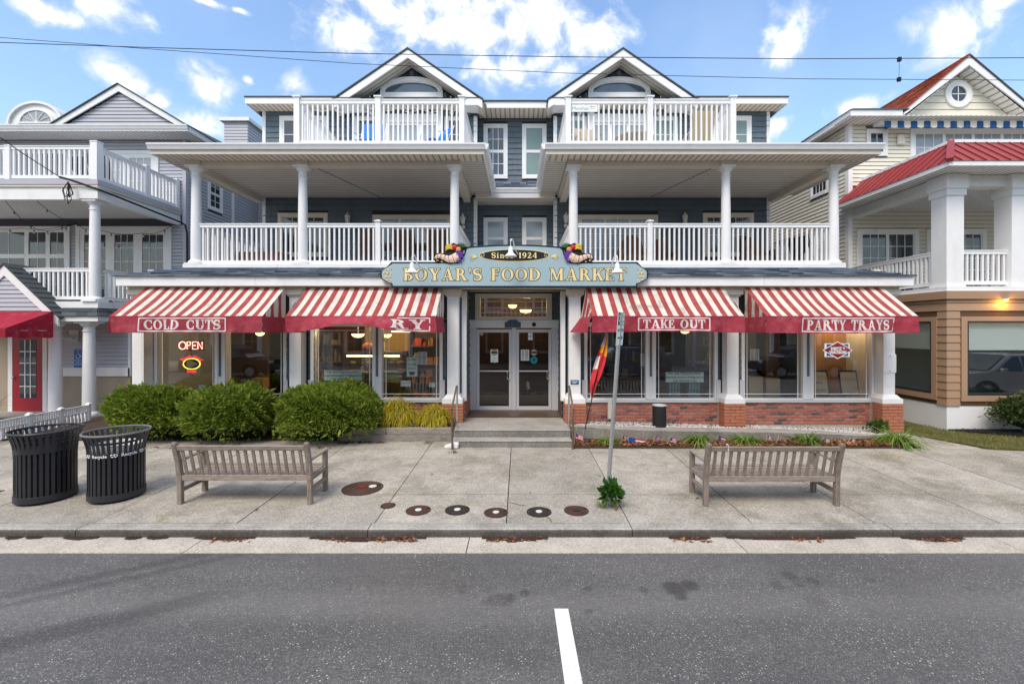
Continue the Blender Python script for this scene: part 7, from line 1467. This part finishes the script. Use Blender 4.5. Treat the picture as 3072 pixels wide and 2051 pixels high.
pendant(1538, 918, 13.6, .13, 'left amber bowl seen through the transom', 16); pendant(1577, 933, 12.9, .17, 'right amber bowl seen through the transom', 16); pendant(2055, 993, 12.6, .13, 'amber bowl under the TAKE OUT awning', 12); pendant(2530, 965, 11.3, .12, 'amber bowl lighting the wood panel of the last window', 34); pendant(780, 1000, 12.8, .12, 'amber bowl glimpsed by the first awning corner', 5)
def aboard(px, Y, w, h, label, lines, z0=.98):
    x = wx(px, Y); t = thing('menu_board', label, 'board', (x, Y, z0)); m_ = MB(); m_.hexa([(x-w/2,Y,z0),(x+w/2,Y,z0),(x+w/2,Y+.02,z0),(x-w/2,Y+.02,z0),(x-w/2,Y+.12,z0+h),(x+w/2,Y+.12,z0+h),(x+w/2,Y+.14,z0+h),(x-w/2,Y+.14,z0+h)]); m_.build('frame', M['blackm'], t); f = w*.43
    m_ = MB(); m_.hexa([(x-f,Y-.004+.006,z0+.03),(x+f,Y-.004+.006,z0+.03),(x+f,Y+.005,z0+.03),(x-f,Y+.005,z0+.03),(x-f,Y+.105,z0+h-.04),(x+f,Y+.105,z0+h-.04),(x+f,Y+.115,z0+h-.04),(x-f,Y+.115,z0+h-.04)]); m_.build('sheet', M['kraft'], t); m_ = MB()
    for tx, s, dz in lines: sans(m_, tx, s, lambda a, b, c, dz=dz: (x+a, Y-.006+.12*(dz+b)/h, z0+dz+b), bold=.001)
    m_.build('print', M['ink'], t)
aboard(2463, 11.15, .46, .62, 'kraft board reading FRESH GROUND BEEF leaning in the last window', [('FRESH', .085, .49), ('GROUND', .085, .39), ('BEEF', .085, .29), ('Extra Lean', .06, .12)]); aboard(2552, 11.15, .46, .62, "kraft board headed BOYAR'S MARKET leaning in the last window", [('BOYAR\'S MARKET', .045, .47), ('-- -- -- -- --', .05, .36), ('-- -- -- --', .05, .28), ('-- -- -- -- --', .05, .2)])
for k, (px, lab) in enumerate(((2023, 'shrink wrapped blue water pack on the window floor'), (2082, 'second shrink wrapped water pack beside the mullion'))):
    x = wx(px, 11.1); t = thing('water_pack', lab, 'water pack', (x, 11.1, .5), 'bottled water packs under the job notice'); m_ = MB()
    for q in range(2):
        for i in range(4): m_.lathe([(.034, 0), (.034, .15), (.015, .20), (.015, .23)], x-.105+.07*i, 11.08, .9+.24*q, 10)
    m_.build('bottles', dglass('water_bottle', (.18, .32, .36), .15), t, kind='stuff'); MB().box(x-.15, x+.15, 11.12, 11.3, .5, 1.36).build('wrap', dglass('blue_wrap', (.04, .16, .22), .25), t); MB().box(x-.15, x+.15, 11.04, 11.12, .5, .9).build('pallet', M['wood_dark'], t)
for (px, Y, w, h, z0, mt, nm, lab) in ((505, 11.3, .5, .75, .5, 'kraft', 'carton', 'brown carton low in the neon sign window'), (770, 11.2, .3, .9, .5, 'panel', 'chair_back', 'wooden chair back behind the second shrub'), (2268, 11.2, .36, .95, .5, 'kraft', 'carton', 'tall carton under the hours sheet'), (2320, 11.25, .36, .9, .5, 'kraft', 'carton', 'tall carton beside the window mullion')):
    x = wx(px, Y); tag(MB().box(x-w/2, x+w/2, Y, Y+.3, z0, z0+h).build(nm, M[mt], bevel=.01), lab, 'carton' if nm == 'carton' else 'chair')
# ---------------------------------------------------------------- balcony furniture
def chair(x, y, z, rz, fab, frame, label, name='patio_chair', s=1.0):
    t = thing(name, label, 'chair', (0, 0, 0), 'balcony chairs'); B_ = .26*s
    m_ = MB(); m_.hexa([(-B_,-.22,.36),(B_,-.22,.36),(B_,-.20,.36),(-B_,-.20,.36),(-B_,.24,.30),(B_,.24,.30),(B_,.24,.33),(-B_,.24,.33)]); m_.build('seat', M[fab], t); m_ = MB(); m_.hexa([(-B_,.22,.32),(B_,.22,.32),(B_,.24,.32),(-B_,.24,.32),(-B_,.46,.95*s),(B_,.46,.95*s),(B_,.48,.95*s),(-B_,.48,.95*s)]); m_.build('backrest', M[fab], t)
    for q in (-1, 1): m_ = MB(); m_.tube([(q*(B_+.02), -.24, 0), (q*(B_+.02), -.20, .56), (q*(B_+.02), .33, .58)], .014, 6); m_.tube([(q*(B_+.02), -.1, .34), (q*(B_+.02), .34, 0)], .014, 6); m_.tube([(q*(B_+.02), .2, .3), (q*(B_+.02), .48, .98*s)], .014, 6); m_.build('side_frame', M[frame], t, smooth=True)
    t.location = (x, y, z); t.rotation_euler.z = rz; return t
chair(wx(1107, 11.5), 11.5, ZB, R(0), 'blue', 'white', 'blue beach chair on the balcony facing out, beside the balcony post', s=1.12); chair(wx(1300, 11.45), 11.45, ZB, R(-40), 'blue', 'white', 'blue and white chair tipped sideways on the balcony', s=.9)
chair(wx(1765, 11.55), 11.55, ZB, R(10), 'beige', 'beige', 'beige wicker chair under the real estate sign'); chair(wx(2090, 11.6), 11.6, ZB, R(180), 'cream_w', 'white', 'pale cushioned chair on the right balcony', s=1.05)
t = thing('round_table', 'round grey patio table on the right balcony', 'table', (wx(1900, 11.9), 11.9, ZB)); x = wx(1900, 11.9); MB().lathe([(.55, .58), (.56, .60), (.55, .62)], x, 11.9, ZB, 24).build('table_top', M['beige'], t, smooth=True); MB().lathe([(.25, 0), (.04, .03), (.03, .58)], x, 11.9, ZB, 14).build('pedestal', M['black'], t)
t = thing('storage_box', 'white topped deck box on the right balcony', 'box', (wx(2150, 12), 12, ZB)); x = wx(2150, 12.0); MB().box(x-.45, x+.45, 11.8, 12.3, ZB, ZB+.5).build('box_body', M['beige'], t, bevel=.01); MB().box(x-.48, x+.48, 11.77, 12.33, ZB+.5, ZB+.56).build('lid', M['white'], t, bevel=.01)
t = thing('balcony_banner', 'pale real estate sign reading Monihan hung on the balcony railing', 'sign', (wx(1754, 11), 11.02, 8.0)); x, z = wx(1754, YB-.06), wz(326, YB-.06); MB().box(x-.315, x+.315, YB-.075, YB-.06, z-.085, z+.085).build('sign_panel', M['paper'], t); m_ = MB(); sans(m_, 'Monihan', .125, lambda a, b, c: (x-.10+a, YB-.077, z-.045+b)); m_.build('lettering', M['teal'], t); m_ = MB(); sans(m_, 'RENTS', .05, lambda a, b, c: (x+.20+a, YB-.077, z+.02+b)); sans(m_, '609 399', .035, lambda a, b, c: (x+.20+a, YB-.077, z-.03+b)); m_.build('small_print', M['ink'], t)
m_ = MB(); P = []
for k in range(60):
    u = k/59; x = -5.35+u*3.85; P.append((x, YB+.045, 8.12+.045*math.sin(u*44)*(1 if .03 < u < .97 else 0)-.05*math.sin(u*6.28)**2))
m_.tube(P, .011, 5); tag(m_.build('rope_light', M['cream_trim'], smooth=True), 'pale rope light strung along the left balcony railing', 'rope light')
t = thing('dining_table', 'long dark table on the second floor porch behind the shop sign', 'table', (-2.9, 12.6, ZD)); MB().box(-4.2, -1.8, 12.2, 13.1, ZD+.70, ZD+.76).build('table_top', M['wood_dark'], t); [MB().box(x-.05, x+.05, y-.05, y+.05, ZD, ZD+.70).build('leg', M['wood_dark'], t) for x in (-4.0, -2.0) for y in (12.35, 12.95)]
for x, lab in ((-3.9, 'dark chair at the porch table, on the newel post side'), (-3.0, 'dark chair at the porch table, middle'), (-2.1, 'dark chair at the porch table by the porch column')): chair(x, 11.95, ZD, R(180), 'wood_dark', 'blackm', lab, 'porch_chair')
def papasan(x, y, r, label):
    t = thing('wicker_chair', label, 'chair', (x, y, ZD), 'brown wicker porch chairs'); m_ = MB(); n = 20; P = [(-r, 0), (-r, .55), (-r*.8, .85), (-r*.4, 1.02), (0, 1.06), (r*.4, 1.02), (r*.8, .85), (r, .55), (r, 0)]; m_.prism([(x+a, ZD+b) for a, b in P][::-1], y+.2, y+.26, 'y'); m_.build('backrest', mat('brown_wicker', (.14, .06, .03), .7, .3, 25), t); MB().box(x-r, x+r, y-.35, y+.2, ZD+.30, ZD+.42).build('seat', M['wood_dark'], t); [MB().box(x+q*r-.04, x+q*r+.04, y-.35, y+.2, ZD, ZD+.6).build('arm', M['wood_dark'], t) for q in (-1, 1)]
papasan(wx(1900, 12.4), 12.4, .36, 'tall round backed brown wicker chair on the right porch'); papasan(wx(1985, 12.9), 12.9, .3, 'lower brown wicker chair beside the newel post'); papasan(wx(2270, 12.6), 12.6, .34, 'dark wicker chair under the porch window')
chair(wx(2420, 12.6), 12.6, ZD, R(120), 'blackm', 'black', 'dark green folding chair at the end of the right porch', 'porch_chair'); t = thing('firewood_box', 'brown slatted box on the left porch floor', 'box', (-7.2, 12.6, ZD)); MB().box(-7.9, -6.6, 12.4, 12.9, ZD, ZD+.55).build('box_body', mat('box_brown', (.16, .07, .05), .7, .3), t)
chair(-13.0, 13.6, 6.74, R(180), 'blackm', 'white', 'black sling chair on the balcony of the lavender house', 'sling_chair'); chair(-12.4, 13.4, 6.74, R(200), 'blackm', 'white', 'second black sling chair near the balcony corner post', 'sling_chair'); chair(13.2, 12.4, 3.66, R(180), 'blackm', 'black', 'black chair on the porch of the cream house', 'porch_chair')
# ---------------------------------------------------------------- wires
def cable(name, label, P, r=.009, n=40, extra=None):
    m_ = MB(); V_ = [Vector(p) for p in P]; m_.tube(V_, r, 5); return tag(m_.build(name, M['blackm'], smooth=True), label, 'cable')
def pxline(pts, Y): return [W_(x, y, Y) for x, y in pts]
def W_(x, y, Y): return (wx(x, Y), Y, wz(y, Y))
cable('overhead_wire', 'upper overhead utility wire crossing the sky', pxline([(-900, 95), (0, 128), (440, 143), (1060, 161), (1700, 171), (2400, 177), (3072, 174), (4000, 165)], 8.0), .0065); cable('overhead_wire', 'lower overhead utility wire dipping across the gables', pxline([(-900, 60), (0, 113), (440, 147), (1060, 191), (1700, 220), (2400, 237), (3072, 241), (4000, 242)], 8.2), .005)
t = thing('wire_spacer', 'black spacer clamps joining the two overhead wires', 'wire clamp', W_(2698, 236, 8.1)); [MB().box(p[0]-.028, p[0]+.028, p[1]-.02, p[1]+.02, p[2]-.04, p[2]+.03).build('clamp', M['blackm'], t) for p in (W_(2698, 178, 8.0), W_(2697, 238, 8.2))]; MB().tube([W_(2698, 180, 8.0), W_(2697, 236, 8.2)], .003, 4).build('link', M['blackm'], t)
cable('service_drop', 'black service cable sagging from the street to the lavender house', [W_(-300, 180, 7), W_(0, 412, 10.5), W_(60, 455, 11), W_(180, 532, 12.0)], .011)
cable('cable_bundle', 'thick black cable bundle running along the porch edge of the lavender house', [W_(178, 531, 12.0), W_(215, 541, 12.08), W_(298, 570, 12.2), W_(330, 582, 12.5), W_(430, 622, 13.62), W_(545, 668, 15.15), W_(556, 676, 15.24), W_(562, 700, 15.25), W_(562, 800, 15.25)], .03)
m_ = MB()
for k in range(7):
    a = random.uniform(-.1, .1); d = random.uniform(.35, .62); p = Vector(W_(205, 545, 12.05)); m_.tube([p, p+Vector((a*1.3-.05, .0, -d*.5)), p+Vector((a-.02, .01, -d)), p+Vector((a+.08, 0, -d*.8)), p+Vector((.03, 0, -.05))], .010, 5)
tag(m_.build('cable_loops', M['blackm'], smooth=True, kind='stuff'), 'dangling loops of black cable at the porch corner', 'cable')
def string_light(P, bulbs, label):
    t = thing('string_light', label, 'string light', P[0], 'bulb strings under the lavender porch'); m_ = MB(); V_ = []
    for a, b_ in zip(P, P[1:]):
        for k in range(8): s = k/8; q = Vector(a).lerp(Vector(b_), s); q.z -= .12*math.sin(math.pi*s); V_.append(q)
    V_.append(Vector(P[-1])); m_.tube(V_, .008, 5); m_.build('wire', M['blackm'], t)
    for k in range(bulbs):
        q = V_[int((k+.5)/bulbs*len(V_))]; b_ = MB(); b_.lathe([(.016, -.02), (.018, -.07)], q.x, q.y, q.z, 8); o = b_.build('socket', M['blackm'], t); MB().sphere((q.x, q.y, q.z-.10), .03, 8, 6, (1, 1, 1.25)).build('bulb', M['lampglass'], o, smooth=True)
string_light([W_(15, 601, 12.5), W_(115, 690, 14.2), W_(225, 668, 14.6)], 4, 'bulb string hanging from the beam to the window head'); string_light([W_(108, 601, 12.5), W_(228, 668, 14.6), W_(275, 682, 14.8), W_(430, 700, 15.0), W_(515, 676, 15.1)], 6, 'bulb string running past the porch column'); string_light([W_(-60, 668, 14.4), W_(60, 684, 14.5), W_(228, 668, 14.6)], 4, 'bulb string along the triple window of the lavender house')
# ---------------------------------------------------------------- the other side of the street, seen mirrored in the shop windows
def suv(x, y, rz, col, label):
    t = thing('parked_suv', label, 'car', (0, 0, 0), 'cars mirrored in the shop windows'); pm = NT('car_paint'); pm.fin(col, .25, spec=.6); pm.b.inputs['Coat Weight'].default_value = .6; pm = pm.m
    P = [(-2.35,.42),(-2.38,.75),(-2.32,.98),(-1.2,1.06),(1.9,1.08),(2.30,1.02),(2.36,.80),(2.34,.42),(1.85,.34),(1.80,.62),(1.55,.76),(1.25,.76),(1.0,.62),(.95,.32),(-.95,.32),(-1.0,.62),(-1.25,.76),(-1.55,.76),(-1.80,.62),(-1.85,.34)]
    m_ = MB(); n = len(P); ys = [(-.94, .93), (-.96, 1.0), (.96, 1.0), (.94, .93)]
    for yy, k in ys: m_.v += [(a*(1 if abs(yy) < .95 else .995), yy, b) for a, b in P]
    for r in range(3): m_.f += [(r*n+i, r*n+(i+1) % n, (r+1)*n+(i+1) % n, (r+1)*n+i) for i in range(n)]
    m_.f += [tuple(range(n)), tuple(range(3*n, 4*n))[::-1]]; m_.m = [0]*len(m_.f); bo = m_.build('body', pm, t, bevel=.03)
    m_ = MB(); m_.hexa([(-1.25,-.88,1.05),(2.25,-.88,1.05),(2.25,.88,1.05),(-1.25,.88,1.05),(-.35,-.70,1.70),(1.95,-.70,1.70),(1.95,.70,1.70),(-.35,.70,1.70)]); ca = m_.build('cabin', pm, t, bevel=.05)
    for s in (-1, 1):
        for (a, b_, c, d) in ((-.95, -.02, -.25, -.02), (.06, 1.0, .06, 1.0), (1.08, 1.95, 1.08, 1.72)):
            f = lambda u, w: (u, s*(.885-.175*w+.012), 1.10+.52*w); m_ = MB(); m_.add([f(a, 0), f(b_, 0), f(d, 1), f(c, 1)], [(0, 1, 2, 3) if s < 0 else (3, 2, 1, 0)]); m_.build('side_window', M['pane'], ca)
        MB().tube([(-.3, s*.62, 1.735), (1.8, s*.62, 1.735)], .02, 6).build('roof_rail', M['black'], ca); MB().box(-.95, -.78, min(s*.95, s*1.1), max(s*.95, s*1.1), 1.06, 1.2).build('mirror', pm, t, bevel=.02)
        for wx_ in (-1.4, 1.4):
            m_ = MB(); m_.T = Matrix.Translation((wx_, s*.84, .36)) @ Matrix.Rotation(R(90), 4, 'X'); m_.lathe([(.24, -.11), (.34, -.11), (.36, -.08), (.36, .08), (.34, .11), (.24, .11)], 0, 0, 0, 24); w_ = m_.build('wheel', M['blackm'], t, smooth=True); m_ = MB(); m_.T = Matrix.Translation((wx_, s*.84, .36)) @ Matrix.Rotation(R(90), 4, 'X'); m_.lathe([(.05, -.116), (.24, -.112), (.24, .112), (.05, .116)], 0, 0, 0, 10); m_.build('rim', M['alu_post'], w_)
        MB().box(-2.37, -2.15, s*.62-.2, s*.62+.2, .80, .95).build('headlight', M['lampglass'], t, bevel=.02); MB().box(2.22, 2.36, s*.75-.12, s*.75+.12, .80, 1.0).build('tail_light', M['red'], t)
    m_ = MB(); m_.add([(-1.22,-.80,1.10),(-1.22,.80,1.10),(-.42,.66,1.65),(-.42,-.66,1.65)], [(0, 3, 2, 1)]); m_.v = [(v[0]-.03, v[1], v[2]+.02) for v in m_.v]; m_.build('windscreen', M['pane'], ca)
    t.location = (x, y, .02); t.rotation_euler.z = rz
suv(18.4, 4.3, 0, (.50, .51, .53), 'silver car mirrored in the tan shopfront window'); suv(5.6, -2.6, 0, (.16, .17, .19), 'grey car mirrored in the TAKE OUT window'); suv(-15.6, -2.8, R(180), (.01, .01, .014), 'black car mirrored in the neon sign window'); suv(15.2, -2.8, 0, (.04, .045, .06), 'dark car mirrored in the PARTY TRAYS windows')
def far_house(x0, x1, y, zt, col, label, bays):
    t = thing('facing_house', label, 'house', ((x0+x1)/2, y, 0), 'houses mirrored in the shop windows'); cm = mat('facing_wall', col, .7, .06, 1); T = Matrix.Translation((0, y, 0)) @ Matrix.Rotation(R(180), 4, 'Z')
    MB().box(x0, x1, y-8, y, 0, zt).build('wall', cm, t); xm = (x0+x1)/2; m_ = MB(); m_.prism([(x0-.4, zt), (x1+.4, zt), (xm, zt+2.6)], y-8, y+.4, 'y'); m_.build('roof', M['roof_dark'], t)
    n = bays
    for k in range(n):
        for z in (1.0, 4.0, 6.8):
            if z+1.6 < zt: u = -(x0+(x1-x0)*(k+.5)/n); window(t, T, u-.55, u+.55, z, z+1.6, 2, 2, .12)
    MB().box(x0, x1, y, y+1.8, 3.0, 3.2).build('porch_floor', M['white2'], t); railing(t, (x0+.1, y+1.75, 0), (x1-.1, y+1.75, 0), 3.25, 4.2, .3, .06); [MB().box(x-.1, x+.1, y+1.6, y+1.8, 0, 3.0).build('porch_post', M['white2'], t) for x in (x0+.15, xm, x1-.15)]
far_house(-23.5, -17, -9.5, 8.4, (.55, .42, .24), 'tan house mirrored in the neon sign windows', 2); far_house(-13, -7, -9.5, 8.4, (.30, .26, .2), 'brown house mirrored in the bakery windows', 2); far_house(-3.6, 3.4, -9.5, 8.8, (.10, .09, .08), 'dark house mirrored in the glass doors', 2); far_house(5.6, 11.6, -9.5, 8.4, (.34, .33, .32), 'grey house mirrored in the TAKE OUT windows', 2); far_house(16.5, 23, -9.5, 8.4, (.60, .54, .42), 'cream house mirrored in the PARTY TRAYS windows', 2)
MB_ = MB(); MB_.box(-60, 60, -14, -5.2, -.05, .12); struct('far_sidewalk', MB_, M['slab'])
